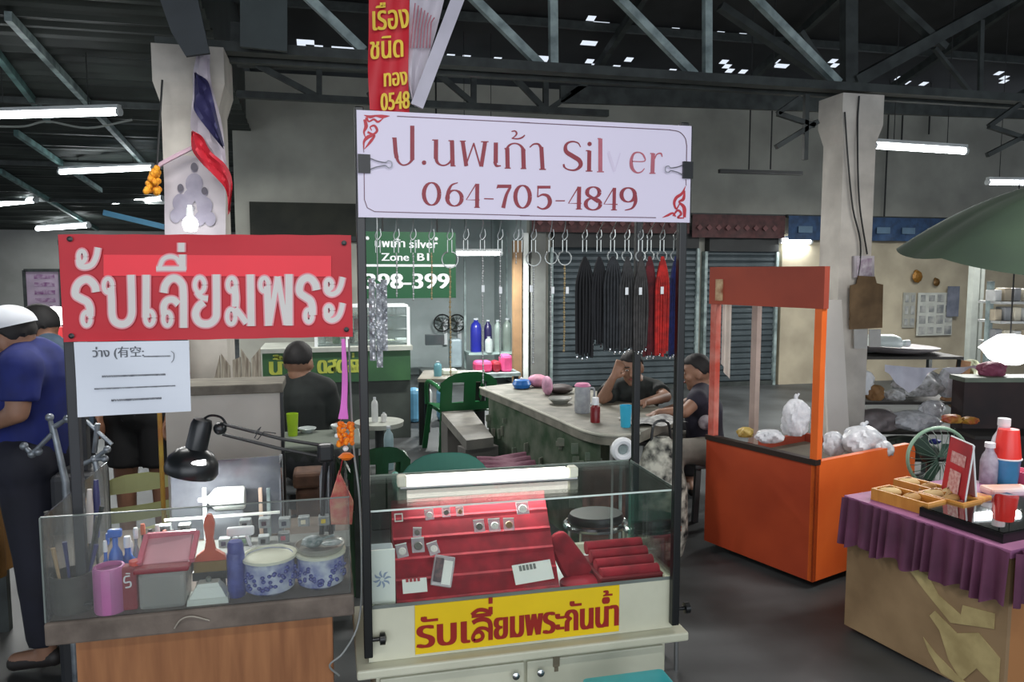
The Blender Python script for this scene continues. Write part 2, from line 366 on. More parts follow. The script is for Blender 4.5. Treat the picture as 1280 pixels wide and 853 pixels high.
shutter('grey roller shutter behind the hanging cords and seated men', 690, 868, 1.92); shutter('grey roller shutter seen through the orange cart window', 881, 966, 1.88)
b = B(); b.bb((PV(664, 400, VW-.1).x, VW-.14, 0), (PV(681, 400, VW-.1).x, VW-.001, 2.3)); struct('column_shop', b, mat('grey_pilaster', (108, 110, 106), .8))
b = B(); b.bb((PV(652, 400, VW).x, VW-.1, 0), (PV(658, 400, VW).x, VW, 2.1)); struct('trim_1', b, mat('white_door_trim', (215, 220, 215), .6))
b = B(); b.bb((PV(640, 400, VW).x, VW-.1, 0), (PV(650, 400, VW).x, VW, 2.0)); struct('trim_2', b, mat('wood_door_trim', (140, 110, 78), .6))
# lit beige wall panels at the right
struct('wall_beige', B().bb((PV(978, 320, 9.6).x, 9.6, 0), (15.3, 9.69, 2.36)), mat('beige_plaster', (176, 166, 144), .85, rgb2=(150, 141, 122), scale=2))

# ---------------------------------------------------------------- tube lamps
M_tube = glow('lit_tube', (245, 252, 255), 18); M_tubeb = mat('lamp_housing', (200, 205, 205), .5)
def tube_lamp(lab, p, q, r=.02, power=34, hang=None, glowr=1, group=None, k=None):
    p, q = Vector(p), Vector(q); t = thing('tube_lamp', lab, 'lamp', (p+q)/2, group)
    build('tube', B().tube([p, q], r, 10), k or M_tube, t, smooth=True); d = (q-p).normalized()
    build('housing', B().bar(p-d*.02+ZU*(r+.015), q+d*.02+ZU*(r+.015), .05, .03), M_tubeb, t)
    build('end_cap', B().tube([p-d*.03, p], r*1.15, 10), M_tubeb, t); build('end_cap', B().tube([q, q+d*.03], r*1.15, 10), M_tubeb, t)
    if hang:
        b = B()
        for s in (.2, .8): c = p.lerp(q, s); b.tube([c+ZU*.03, Vector((c.x, c.y, hang(c.y) if callable(hang) else hang))], .004, 5)
        build('hanger', b, M_cable, t)
    l = bpy.data.lights.new('tube_light', 'AREA'); l.shape = 'RECTANGLE'; l.size = (q-p).length; l.size_y = .05; l.energy = power; l.color = (.96, 1, .98)
    lo = bpy.data.objects.new('tube_light', l); C.collection.objects.link(lo); lo.parent = t; lo.location = -ZU*(r+.01); lo.rotation_euler = (0, 0, math.atan2(d.y, d.x))
    return t
def tl(lab, a, c, z, r=.025, power=34, **k): return tube_lamp(lab, PZ(*a, z), PZ(*c, z), r, power, **k)
tl('long lit fluorescent tube hung highest under the corrugated lean-to roof', (-30, 145), (147, 140), 2.95, .03, hang=zl)
tl('lit fluorescent tube under the lean-to roof beside the pale flag column', (76, 215), (190, 210), 2.93, .033, hang=zl)
tl('short lit tube behind the marigold garland on the flag column', (141, 252), (203, 248), 2.86, .045, hang=zl)
tl('lit tube nearest above the red banner corner under the lean-to roof', (47, 286), (110, 282), 2.5, .045, hang=zl)
tl('far lit tube at the roof edge above the man in the white cap', (-12, 256), (44, 250), 2.8, .045, hang=zl)
tl('lit fluorescent tube hanging beside the pale shrine column', (1094, 182), (1205, 189), 2.75, .03, power=45, hang=lambda v: zroof(v)+.01)
tl('lit tube low above the green parasol', (1236, 228), (1300, 229), 2.62, .028, power=40, hang=lambda v: zroof(v)+.01)
tube_lamp('small lit tube on the beige wall above the orange cart', PV(976, 301, 9.55), PV(1012, 302, 9.55), .035, 7)
tube_lamp('lit tube inside the silver shop beside the green shop sign', PV(570, 317, 9.2), PV(625, 317, 9.2), .025, 90, hang=lambda v: zroof(v)+.01)
# unlit fitting and hanging rods against the wall
def V_(p, z): return Vector((p.x, p.y, z))
t = thing('unlit_lamp_fitting', 'dark unlit lamp fitting hanging on two rods against the concrete wall', 'lamp', PV(950, 215, 7.4))
build('bar', B().bar(PV(899, 214, 7.4), PV(1002, 217, 7.4), .05, .04), M_cable, t)
build('hanger', B().tube([PV(936, 212, 7.4), V_(PV(936, 212, 7.4), zroof(7.4)+.01)], .008, 5).tube([PV(963, 212, 7.4), V_(PV(963, 212, 7.4), zroof(7.4)+.01)], .008, 5), M_cable, t)
one('hanging_cable', 'black cable running down the face of the pale shrine column', 'cable', B().tube(catmull([PV(1056, 140, 4.56), PV(1060, 200, 4.57), PV(1066, 260, 4.57), PV(1076, 315, 4.57), PV(1062, 400, 4.57)], 5), .006, 5), M_cable)
one('hanging_cable', 'second thin black cable hugging the middle of the shrine column', 'cable', B().tube(catmull([PV(1074, 120, 4.56), PV(1072, 160, 4.57), PV(1074, 250, 4.57), PV(1084, 318, 4.57)], 5), .006, 5), M_cable)
for (x, y0, y1) in ((1104, 190, 300), (1127, 145, 175), (1161, 147, 168)):
    one('hanging_rod', {1104: 'thin dark wire against the wall beside the shrine column', 1127: 'short dark hanger wire above the tube beside the shrine column', 1161: 'short dark hanger wire over the end of the right-side tube'.replace('right-side', 'long')}[x], 'wire', B().tube([PV(x, y1, 9.62), V_(PV(x, y1, 9.62), zroof(9.62)+.01)], .012, 5), M_cable)
one('loose_cable', 'pale loose cable strung under the lean-to roof below the long tube', 'cable', B().tube(catmull([PV(-10, 158, 6.5), PV(30, 158, 6.5), PV(60, 152, 6.5), PV(110, 160, 6.5), PV(165, 150, 6.5)], 6), .008, 5), mat('pale_cable', (150, 156, 150), .6))
# ================================================================ the silver stall: glass case, posts, sign, hooks
V0 = 2.1
M_black = mat('black_enamel', (18, 20, 20), .35)
M_cream = mat('cream_laminate', (206, 206, 184), .45, rgb2=(190, 190, 168), scale=5)
M_glass = glassmat('clear_glass', (.96, .985, .97), .1)
M_gedge = mat('glass_edge', (150, 200, 180), .2, alpha=.75)
M_chrome = mat('chrome', (205, 208, 210), .15, 1, var=.02)
M_redv = mat('red_velvet', (152, 22, 40), .85, rgb2=(118, 12, 28), scale=18)
xl, xr = PV(460, 760, V0).x, PV(842, 722, V0).x
zgt = PV(460, 641, V0).z; zgb = PV(460, 762, V0).z; zld = PV(445, 832, V0).z
vb = PZ(785, 577, zgt).y
case = thing('display_case', 'cream jewellery display case with a glass top box under the long white sign', 'display case', ((xl+xr)/2, (V0+vb)/2, 0))
build('cabinet', B().bb((xl+.02, V0+.012, .05), (xr-.02, vb-.01, zld-.03)), M_cream, case)
build('plinth', B().bb((xl+.04, V0+.03, 0), (xr-.04, vb-.03, .05)), M_black, case)
build('ledge', B().rbox(((xl+xr)/2, (V0+vb)/2-.012, zld-.012), (xr-xl+.07, vb-V0+.06, .028), .006), M_cream, case)
build('front_panel', B().bb((xl, V0-.0, zld+.003), (xr, V0+.018, zgb)), M_cream, case)
build('back_panel', B().bb((xl, vb-.018, zld+.003), (xr, vb, zgb)), M_cream, case)
for x in (xl, xr-.018): build('side_panel', B().bb((x, V0+.019, zld+.003), (x+.018, vb-.019, zgb)), M_cream, case)
build('inner_floor', B().bb((xl+.019, V0+.019, zgb-.05), (xr-.019, vb-.019, zgb-.035)), mat('case_floor_white', (205, 210, 212), .4), case)
xm = PV(657, 840, V0).x
for s, (a, c) in enumerate(((xl+.03, xm-.004), (xm+.004, xr-.03))):
    d = build('door', B().rbox(((a+c)/2, V0+.004, .28), (c-a, .014, zld*2-.56-.1), .004), M_cream, case)
    kx = xm-.035 if s == 0 else xm+.04
    build('knob', B().lathe([(.004, 0), (.004, .012), (.011, .016), (.011, .024), (.004, .028)], (kx, V0-.003, zld-.078), 12, Matrix.Rotation(math.pi/2, 3, 'X')), M_chrome, d, smooth=True)
b = B(); xk = PV(694, 838, V0).x; b.bb((xk-.008, V0-.006, zld-.075), (xk+.012, V0-.0035, zld-.03)); b.bb((xk-.004, V0-.006, zld-.09), (xk+.008, V0-.0035, zld-.076))
build('worn_patch', b, mat('bare_board', (120, 112, 92), .8), case)
th = .006
build('front_pane', B().bb((xl, V0+.002, zgb), (xr, V0+.002+th, zgt)), M_glass, case)
build('back_pane', B().bb((xl, vb-th-.002, zgb), (xr, vb-.002, zgt)), M_glass, case)
build('side_pane', B().bb((xl, V0+.009, zgb), (xl+th, vb-.009, zgt)), M_glass, case)
build('side_pane', B().bb((xr-th, V0+.009, zgb), (xr, vb-.009, zgt)), M_glass, case)
build('top_pane', B().bb((xl-.004, V0-.002, zgt), (xr+.004, vb+.002, zgt+.006)), M_glass, case)
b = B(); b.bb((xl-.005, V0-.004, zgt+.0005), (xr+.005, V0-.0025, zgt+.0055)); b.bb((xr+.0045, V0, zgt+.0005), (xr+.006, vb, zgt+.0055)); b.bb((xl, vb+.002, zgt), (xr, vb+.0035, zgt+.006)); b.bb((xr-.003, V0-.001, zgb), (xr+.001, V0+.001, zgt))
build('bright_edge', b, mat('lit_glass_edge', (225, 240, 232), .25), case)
b = B(); b.bb((xl, V0-.001, zgb-.002), (xr, V0+.001, zgb+.008)); build('base_channel', b, mat('grey_channel', (110, 118, 112), .5), case)
build('corner_seam', B().bb((PZ(779, 690, zgb).x-.003, vb-.012, zgb), (PZ(779, 690, zgb).x+.004, vb-.009, zgt)), mat('pale_seam', (170, 176, 172), .4), case)
# yellow sign on the case front
pyl = lambda px, py: PV(px, py, V0-.004)
O = PV(519, 818, V0); zy0, zy1 = PV(519, 818, V0).z, PV(519, 760, V0).z; xy1 = PV(773, 790, V0).x
sy = thing('yellow_sign', 'yellow strip sign with dark red lettering stuck on the case front', 'sign', ((O.x+xy1)/2, V0-.004, zy0))
build('sheet', B().bb((O.x, V0-.004, zy0), (xy1, V0-.001, zgb-.002)), mat('yellow_vinyl', (232, 196, 14), .4, var=.04), sy)
pl = lambda x, y, l: Vector((x, V0-.0052-l, y))
b = B(); bx0, bx1 = PV(522, 812, V0).x, PV(771, 790, V0).x; hz = (bx1-bx0); zb_ = PV(527, 810, V0).z
def ysg(b, grow, lift):
    sz = .118
    def part(txt, f0, f1, dz=0, s=1, g=1): typeset(b, txt, pl, bx0+hz*f0, bx0+hz*f1, zb_+.002+dz, sz*s, bold=grow*g, lift=lift)
    part('รับเ', 0, .245); part('ยมพระกันนำ', .372, 1.0)
    X = lambda u: bx0+hz*(.262+.088*u)
    cnt = [0]
    def r_(pts, w, sm=True): cnt[0] += 1; ribbon(b, [(X(u), zb_+.002+.062*w_) for u, w_ in pts], w*1.3, sm, place=pl, lift=lift+.0002*cnt[0])
    r_([(.0, .93), (.3, 1.04), (.7, 1.03), (.98, .8), (1, 0)], .0105); r_([(.05, .06), (.3, .04), (.52, .12), (.56, .3), (.4, .46), (.12, .4), (.02, .2), (.08, .05)], .0085); r_([(.1, .42), (.35, .62), (.7, .6), (.98, .42)], .008)
    r_([(-.05, 1.32), (.3, 1.52), (.7, 1.48), (1.04, 1.28)], .009); r_([(-.05, 1.26), (1.04, 1.26)], .0085, False); r_([(1.0, 1.25), (1.0, 1.62)], .0095, False)
    r_([(1.0, 1.78), (1.0, 2.08)], .0095, False)
    part('้', .925, .968, .040, .75, .5)
ysg(b, .0042, .0004)
build('lettering', b, mat('deep_red_ink', (150, 26, 10), .5, var=.03), sy)
# posts
def post(lab, px, v, ybot, x=None, ztop=2.03, r=.012):
    x = x if x is not None else PV(px, 500, v).x; zb_ = PV(px, ybot, v).z
    t = thing('post', lab, 'post', (x, v, zb_))
    build('pole', B().rbox((x, v, (zb_+ztop)/2), (r*2, r*2, ztop-zb_), .003), M_black, t)
    kb = B().lathe([(.006, 0), (.006, .018), (.017, .02), (.017, .034), (.006, .038)], (x+.012, v-.004, zb_+.05), 14, Matrix.Rotation(math.pi/2, 3, 'Y'))
    build('clamp_knob', kb, M_black, t, smooth=True); return x
vp = V0-.016
xpL = post('black square post at the banner end of the case, holding the sign', 455, vp, 822)
xpR = post('black square post on the cart side of the glass case', 848, vp, 780)
post('rear black post behind the corner of the glass case', 795, vb+.016, 700, ztop=1.98)
# rails joining the posts
one('hook_rail', 'black steel rail behind the sign that carries the hooks', 'rail', B().bar((xpL, V0, 1.752), (xpR, V0, 1.752), .012, .012), M_black)
one('top_rail', 'upper black rail joining the posts behind the top of the sign', 'rail', B().bar((xpL, V0, 2.0), (xpR, V0, 2.0), .014, .014), M_black)
# long white sign
vs = vp-.02
A0, A1, A2, A3 = PV(448, 271, vs), PV(862, 279, vs), PV(862, 158, vs), PV(448, 137, vs)
zs0, zs1 = (A0.z+A1.z)/2, (A2.z+A3.z)/2
sg = thing('shop_sign', 'long white shop sign with red Thai lettering and phone number', 'sign', ((A0.x+A1.x)/2, vs, zs0))
build('panel', B().bb((A0.x, vs, zs0), (A1.x, vs+.006, zs1)), mat('lavender_white_vinyl', (226, 218, 238), .45, var=.015, scale=2), sg)
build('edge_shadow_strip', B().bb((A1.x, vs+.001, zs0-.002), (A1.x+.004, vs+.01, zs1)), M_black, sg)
n1 = Vector((0, 1, 0))
def c1(x, y, l): p = PV(440+x*.17586, 130+y*.17586, vs); return Vector((p.x, vs-.0012-l, p.z))
def c2(x, y, l): p = PV(650+x*.17586, 140+y*.17586, vs); return Vector((p.x, vs-.0012-l, p.z))
def S1(paths, place, nib=None, b=None):
    for p in paths:
        pts, w = p[0], p[1]; sm = p[2] if len(p) > 2 else False
        ribbon(b, pts, w if w else 10, smooth=sm, nib=None if w else (9, 29), place=place, lift=random.random()*.0002)
bd = B(); bl = B()
S1([([(285,243),(316,243)],8),([(302,243),(310,345),(318,385)],29),([(314,370),(328,408),(352,432),(380,434),(408,420),(430,392)],[24,18,12,11,14,22],1),([(428,155),(428,398)],30),
    (ell(512,418,8,8),16),([(570,257),(612,257)],8),([(597,257),(596,390)],30),([(596,380),(606,415),(632,435),(662,436),(690,420),(712,392)],[26,20,12,11,13,18],1),([(710,262),(715,441)],30),([(685,262),(722,262)],8),([(700,441),(736,441)],8),
    ([(766,265),(808,265)],8),([(786,265),(812,442)],28),([(806,444),(866,278)],10),([(864,278),(912,446)],11),([(946,270),(918,446)],28),([(916,269),(970,269)],8),
    ([(1022,275),(1021,420)],30),([(1014,410),(1026,440),(1058,440)],[24,18,8],1),
    ([(1103,322),(1106,456)],30),([(1083,318),(1118,318)],9),([(1098,330),(1112,300),(1140,283),(1175,284),(1205,305),(1222,340)],[22,16,11,11,18,28],1),([(1216,320),(1220,458)],30),([(1084,457),(1128,457)],8),([(1198,460),(1238,460)],8),
    ([(1133,196),(1158,193),(1170,210),(1158,230),(1135,246)],[8,10,12,9,6],1),([(1135,246),(1180,248),(1210,238),(1228,222)],[7,11,12,8],1)], c1, b=bl)
S1([([(68,252),(96,230),(130,230),(152,262)],[8,11,14,24],1),([(151,250),(160,408)],29),([(136,409),(184,409)],8),
    ([(430,250),(412,222),(375,211),(338,222),(322,250),(330,285),(375,315),(420,345),(430,380),(400,410),(360,414),(322,400),(308,372)],[6,9,11,16,24,30,32,32,28,16,11,10,14],1),
    ([(308,372),(312,395)],12),(ell(494,228,8,8),15),([(492,276),(490,420)],28),([(468,276),(496,276)],8),([(466,421),(514,421)],8)], c2, b=bl)
S1([([(570,190),(570,425)],29),([(550,190),(574,190)],8),([(546,426),(596,426)],8)], c2, b=bd)
S1([([(795,352),(884,350),(876,308),(845,288),(808,298),(790,345),(796,400),(828,432),(862,426),(884,402)],[7,8,12,9,15,22,24,12,9,6],1),([(945,295),(940,436)],28),([(924,296),(950,296)],8),([(918,437),(962,437)],8),([(955,335),(972,302),(1000,296),(1010,320)],[8,9,12,6],1)], c2, b=bd)
S1([(ell(565,640,55,80),0),([(752,560),(708,578),(684,625),(680,675)],[6,14,24,29],1),(ell(728,670,52,56),0),([(882,568),(812,682),(906,683)],8),([(890,568),(888,735)],28),([(868,736),(908,736)],7),
    ([(938,674),(1006,676)],8),([(1032,586),(1132,586)],24),([(1034,585),(1030,602)],8),([(1126,590),(1096,650),(1074,740)],[16,22,28],1),(ell(1212,660,52,80),0)], c1, b=bl)
S1([([(122,535),(216,535)],20),([(128,540),(124,606)],8),([(124,606),(160,588),(198,600),(212,640),(195,676),(158,690),(122,674)],[6,14,24,29,22,11,12],1),([(252,632),(318,632)],8),
    ([(415,532),(344,650),(436,651)],8),([(420,532),(417,690)],28),([(396,691),(440,691)],7),(ell(520,572,44,38),0),(ell(518,655,52,42),0),([(480,590),(555,640)],22),([(665,540),(596,656),(692,658)],8),([(670,540),(667,696)],24),([(646,697),(688,697)],7),
    (ell(768,590,48,50),0),([(818,590),(820,640),(796,684),(744,700)],[24,24,14,6],1)], c2, b=bl)
build('lettering', bl, mat('maroon_ink', (148, 42, 58), .5, var=.06, scale=30), sg)
build('paler_ink_letters', bd, mat('pale_maroon_ink', (190, 100, 116), .5, var=.1, scale=30), sg)  # l, e and r in a paler ink than the rest
b = B(); S1([([(625,284),(640,284)],8),([(628,290),(672,424)],20),([(672,424),(712,292)],7)], c2, b=b)
build('glare_letter', b, mat('glare_washed_ink', (219, 208, 230), .45, var=.02), sg)  # glare over the v, put into an ink close to the panel colour
b = B(); S1([([(320,88),(1262,134)],6),([(86,490),(88,680),(108,738),(160,766),(300,770)],6),([(298,770),(1262,794)],6),([(84,345),(80,300)],5)], c1, b=b)
S1([([(0,75),(1070,128)],6),([(1060,128),(1130,142),(1172,185),(1184,240)],6,1),([(1184,238),(1182,352)],6),([(0,738),(966,752)],6),([(1178,480),(1180,525)],5)], c2, b=b)
build('border_line', b, mat('plum_line', (116, 84, 100), .5), sg)
b = B()
S1([([(85,80),(130,92),(170,85),(215,90),(268,86)],[4,22,14,26,3],1),([(100,95),(120,125),(155,110),(185,128),(225,100)],[20,12,14,16,4],1),([(90,110),(100,160),(85,200),(95,240)],[20,26,14,6],1),([(110,200),(150,215),(178,190),(160,155),(130,165),(140,190)],[16,14,18,16,10,6],1),([(85,325),(85,270),(115,235),(160,225),(130,270),(88,322)],[3,16,26,14,20,3],1)], c1, b=b)
S1([([(1176,528),(1150,580),(1110,610),(1095,650),(1110,690),(1135,650)],[3,18,22,18,12,8],1),([(1170,560),(1160,620),(1130,640),(1165,680),(1168,750)],[8,22,12,26,20],1),([(1010,752),(1050,735),(1085,720),(1105,745)],[3,16,14,10],1),([(1085,740),(1120,700),(1145,725),(1120,752),(1165,755)],[10,16,16,12,8],1)], c2, b=b)
build('corner_ornament', b, mat('red_ornament_ink', (196, 40, 56), .5, var=.1, scale=40), sg)
def clip(lab, px, py, sgn):
    p = PV(px, py, vs); t = thing('binder_clip', lab, 'clip', p)
    build('body', B().prism([(p.x-.016, vs-.011, p.z-.024), (p.x+.016, vs-.006, p.z-.024), (p.x+.016, vs-.0015, p.z-.024), (p.x-.016, vs-.0015, p.z-.024)], (0, 0, .048)), M_black, t)
    pts = [(p.x+sgn*.016, vs-.006, p.z+.014), (p.x+sgn*.035, vs-.008, p.z+.007), (p.x+sgn*.055, vs-.009, p.z+.004), (p.x+sgn*.062, vs-.009, p.z+.009), (p.x+sgn*.071, vs-.009, p.z+.006), (p.x+sgn*.071, vs-.009, p.z-.006), (p.x+sgn*.062, vs-.009, p.z-.009), (p.x+sgn*.055, vs-.009, p.z-.004), (p.x+sgn*.035, vs-.008, p.z-.007), (p.x+sgn*.016, vs-.006, p.z-.014)]
    build('wire_handle', B().tube(catmull(pts, 4), .0013, 6), mat('dull_wire', (140, 142, 148), .3, .8), t)
clip('black binder clip biting the sign edge beside its Thai lettering', 455, 205, 1); clip('black binder clip gripping the sign beside its paler letters', 859, 213, -1)
# hooks with rings and cords
M_wire = mat('hook_wire', (176, 180, 176), .3, .8)
def hook(lab, px, kind, vv=V0+.02, ring=None, chain=None, tag=None):
    rx = PV(px, 278, vv).x; z0 = 1.725; t = thing('hanging_hook', lab, 'hook', (rx, vv, 1.6), 'wire hooks hanging from the rail under the sign')
    zt = PV(px, 300, vv).z
    b = B(); b.tube(catmull([(rx-.001, V0-.009, 1.75), (rx, V0, 1.761), (rx+.001, V0+.011, 1.75), (rx, vv, 1.72), (rx-.007, vv, zt+.012), (rx-.002, vv, zt), (rx+.008, vv, zt+.012), (rx+.006, vv, zt+.03)], 4), .0017, 6)
    b.tube([(rx-.006, vv, zt), (rx-.006, vv, zt-.035)], .0016, 6); b.tube([(rx+.006, vv, zt), (rx+.006, vv, zt-.035)], .0016, 6)
    build('wire_hook', b, M_wire, t, smooth=True)
    zr = zt-.035
    if ring:
        R = .019*ring; c = Vector((rx, vv, zr-R*.86))
        pts = [(rx-.006, vv, zr)]+[(c.x+R*math.cos(a), vv, c.z+R*math.sin(a)) for a in [math.radians(115+k*310/16) for k in range(17)]]+[(rx+.006, vv, zr)]
        build('ring', B().tube(pts, .0021, 7), M_wire, t, smooth=True); zr = c.z-R
    if chain:
        y1, col, w = chain; z1 = PV(px, y1, vv).z
        b = B(); n = max(4, int((zr-z1)/.007))
        for k in range(n):
            z = zr+(z1-zr)*(k+.5)/n; b.ball((rx+math.sin(k*.3)*.0006, vv, z), (w*(1 if k % 2 else .6), w*(.6 if k % 2 else 1), (zr-z1)/n*.62), 6)
        build('chain', b, col, t, smooth=True)
    if tag: build('price_tag', B().rbox((rx+tag[1], vv-.006, PV(px, tag[0], vv).z), (.009, .002, .02), .003), mat('white_tag', (238, 240, 240), .5, var=.02), t)
    return t
Mch = [mat('silver_chain', (170, 172, 170), .35, .6), mat('brass_chain', (160, 142, 104), .4, .5), mat('dark_cord', (46, 46, 48), .7), mat('brown_cord', (120, 86, 66), .7)]
hk = [(472, None, None, None, 'above the silver foil strips'), (495, None, (372, 0, .003), None, 'holding a chain across the green shop sign'), (516, None, (376, 0, .003), None, 'second past the silver foil strips'), (539, None, (375, 1, .0028), None, 'with a brass chain over the number on the green sign'),
      (562, 1.2, (470, 1, .0034), None, 'with the big ring over the green sign corner'), (582, .01, None, None, 'just past the green sign corner'), (603, None, (480, 0, .003), (361, 0), 'with a white tag before the shop tube lamp'), (625, None, (450, 0, .0026), (363, 0), 'with a white tag beside the wooden door trim'),
      (645, None, (330, 0, .002), None, 'short one before the wooden door trim'), (650, .01, None, None, 'hung close before the white door trim'), (667, 1.1, (455, 0, .0034), (361, -.008), 'with ring and tag before the grey pilaster'), (689, .95, (440, 0, .0034), (363, .004), 'with ring and silver chain before the shutter guide'), (706, 1.05, (440, 1, .004), (363, .007), 'with ring and brass chain nearest the black cords')]
for px, rg, ch, tg, w in hk:
    hook('wire hook '+w, px, 0, ring=rg if rg and rg > .1 else None, chain=(ch[0], Mch[ch[1]], ch[2]) if ch else None, tag=tg)
cords = [(731, 12, 334, 448, (16, 17, 20), 'jet black', 0), (749, 10, 334, 432, (24, 25, 29), 'black', 0), (766, 12, 330, 440, (46, 49, 52), 'charcoal', 0), (784, 11, 338, 440, (58, 58, 58), 'dark grey', (364)), (801, 9, 338, 440, (68, 66, 64), 'grey', (364)), (812, 8, 335, 446, (104, 26, 34), 'maroon', 0), (828, 9, 336, 446, (198, 36, 30), 'bright red', (363)), (845, 8, 336, 446, (30, 42, 104), 'navy blue', 0)]
for px, hw, y0, y1, col, nm, tg in cords:
    vv = V0+.03+(px % 3)*.012
    hook('wire hook carrying the '+nm+' neck cords', px, 0, vv=vv, ring=.8 if px > 760 else None)
    p0, p1 = PV(px, y0, vv), PV(px, y1, vv); w = hw/FPX*2.2; zt = PV(px, 300, vv).z
    t = thing('neck_cords', 'bundle of '+nm+' neck cords hanging from a hook', 'cords', (p0.x, vv, p1.z), 'bundles of neck cords hanging under the sign')
    m = mat('cord_'+nm.replace(' ', '_'), col, .8, rgb2=tuple(c*.7 for c in col), scale=60)
    b = B(); rr = random.Random(px)
    for k in range(17):
        fx = (k/16-.5)*2*w; dy = (k % 3-1)*.006; e = p1.z+rr.uniform(0, .02)
        b.tube(catmull([(p0.x, vv, zt-.05), (p0.x+fx*.5, vv+dy, p0.z), (p0.x+fx*.95, vv+dy, p0.z-.05), (p0.x+fx+rr.uniform(-.002, .002), vv+dy, (p0.z+p1.z)/2), (p0.x+fx*.9, vv+dy, e)], 3), .0042, 6)
    build('strand', b, m, t)
    b = B()
    for k in range(4): b.ball((p0.x+(k/3-.5)*1.7*w, vv-.004, p1.z-.002+rr.uniform(0, .012)), (.003, .003, .006), 6)
    build('clasp', b, M_chrome, t)
    if tg: build('price_tag', B().rbox((p0.x-.006, vv-.014, PV(px, tg, vv).z), (.010, .002, .022), .003), mat('white_tag', (238, 240, 240), .5), t)
# silver foil strips
p0, p1 = PV(472, 352, V0+.02), PV(472, 460, V0+.02)
t = thing('foil_strip', 'crinkled silver foil packet strips hanging beside the black post', 'packets', (p0.x, V0+.02, p1.z))
for k, (dx, a, c) in enumerate([(-.016, 348, 452), (.003, 355, 461), (.017, 350, 440)]):
    za, zc = PV(472, a, V0).z, PV(472, c, V0).z
    build('strip', B().grid(lambda u, w, dx=dx, za=za, zc=zc, k=k: Vector((p0.x+dx+(u-.5)*.017, V0+.02+.003*k+.004*math.sin(w*40+k)*math.cos(u*5+k), za+(zc-za)*w)), 4, 40), mat('silver_foil', (205, 208, 212), .3, .4, rgb2=(130, 134, 140), scale=30), t)
build('wire_hook', B().tube([(p0.x, V0, 1.745), (p0.x, V0+.018, PV(472, 350, V0).z)], .0016, 6), M_wire, t)
# lamp lying on the glass top
q0, q1 = PZ(508, 599, zgt+.03), PZ(708, 588, zgt+.03)
t = thing('case_lamp', 'lit fluorescent batten lying on the glass top of the case', 'lamp', ((q0.x+q1.x)/2, (q0.y+q1.y)/2, zgt+.006))
d = (q1-q0).normalized(); h = ZU*(zgt+.012-q0.z)
zq = zgt+.0065
q0.z = q1.z = zq
build('base', B().bar(q0+ZU*.002-d*.02, q1+ZU*.002+d*.03, .05, .004), M_tubeb, t)
build('tube', B().bar(q0+ZU*.018, q1+ZU*.018, .036, .026), glow('lamp_warm_white', (255, 250, 238), 3.2), t)
for e in (q0-d*.014, q1+d*.02): build('end_block', B().rbox(e+ZU*.019, (.030, .04, .034), .006, rz=math.degrees(math.atan2(d.y, d.x))), mat('ivory_plastic', (224, 226, 206), .5), t)
l = bpy.data.lights.new('case_light', 'AREA'); l.shape = 'RECTANGLE'; l.size = .45; l.size_y = .03; l.energy = 3.0; l.color = (.95, 1, .97)
lo = bpy.data.objects.new('case_light', l); C.collection.objects.link(lo); lo.parent = t; lo.location = (0, 0, -.008); lo.rotation_euler = (0, 0, math.atan2(d.y, d.x))
# stepped red velvet display
zf = zgb-.034
def steps(px, py, z): return PZ(px, py, z)
dL, dR = PZ(495, 752, zf+.02), PZ(700, 738, zf+.02)
x0, x1 = dL.x, dR.x; yv0 = V0+.03; N = 5; t = thing('velvet_display', 'stepped red velvet display board holding amulets inside the glass case', 'display', ((x0+x1)/2, yv0, zf))
topz = zgt-.035; yv1 = vb-.16
prof = [(yv0, zf)]
for k in range(N):
    ya = yv0+(yv1-yv0)*k/N; yb = yv0+(yv1-yv0)*(k+1)/N; za = zf+.03+(topz-zf-.03)*k/N
    prof += [(ya, za), (ya+.008, za+.004), (yb-.004, za+(topz-zf)/N*.72)]
prof += [(yv1, topz), (yv1, zf)]
b = B(); m = len(prof); b.add([(x, y, z) for x in (x0, x1) for y, z in prof], [tuple(range(m)), tuple(range(m, 2*m))]+[(i, (i+1) % m, (i+1) % m+m, i+m) for i in range(m)])
build('stepped_board', b, M_redv, t)
def onstep(px, py):  # point on the mean slope of the display
    n = Vector((0, -(topz-zf-.03), (yv1-yv0))).normalized(); return PP(px, py, Vector((0, yv0, zf+.045)), n), n
SL = Matrix.Rotation(math.atan2(topz-zf-.03, yv1-yv0), 3, 'X')
M_zip = glassmat('zip_bag_plastic', (.9, .9, .93), .2, .15, .35, (.8, .78, .82)); M_card = mat('white_card', (226, 228, 222), .5, var=.03)
def baggie(lab, px, py, w, h, dark, rz=0, grp='small zip bags of amulets on the red velvet'):
    p, n = onstep(px, py); p = p+n*.012; R = SL @ Matrix.Rotation(math.radians(rz), 3, 'Z')
    t = thing('zip_bag', lab, 'bag', p, grp)
    build('pouch', B().rbox(p, (w, h, .006), .002, R=R), M_zip, t)
    build('zip_edge', B().box(p+R @ Vector((0, h/2-.003, .004)), (w, .003, .002), R=R), M_card, t)
    build('amulet', B().lathe([(0, 0), (w*.3, 0), (w*.34, .002), (w*.28, .004), (w*.15, .0035), (0, .005)], p+R @ Vector((0, -h*.1, .0035)), 12, R), mat(*dark), t, smooth=True)
dk = ('pewter_amulet', (120, 118, 112), .4, .5); wh = ('pale_amulet', (225, 222, 216), .4, .1); br = ('bronze_amulet', (150, 120, 90), .4, .4)
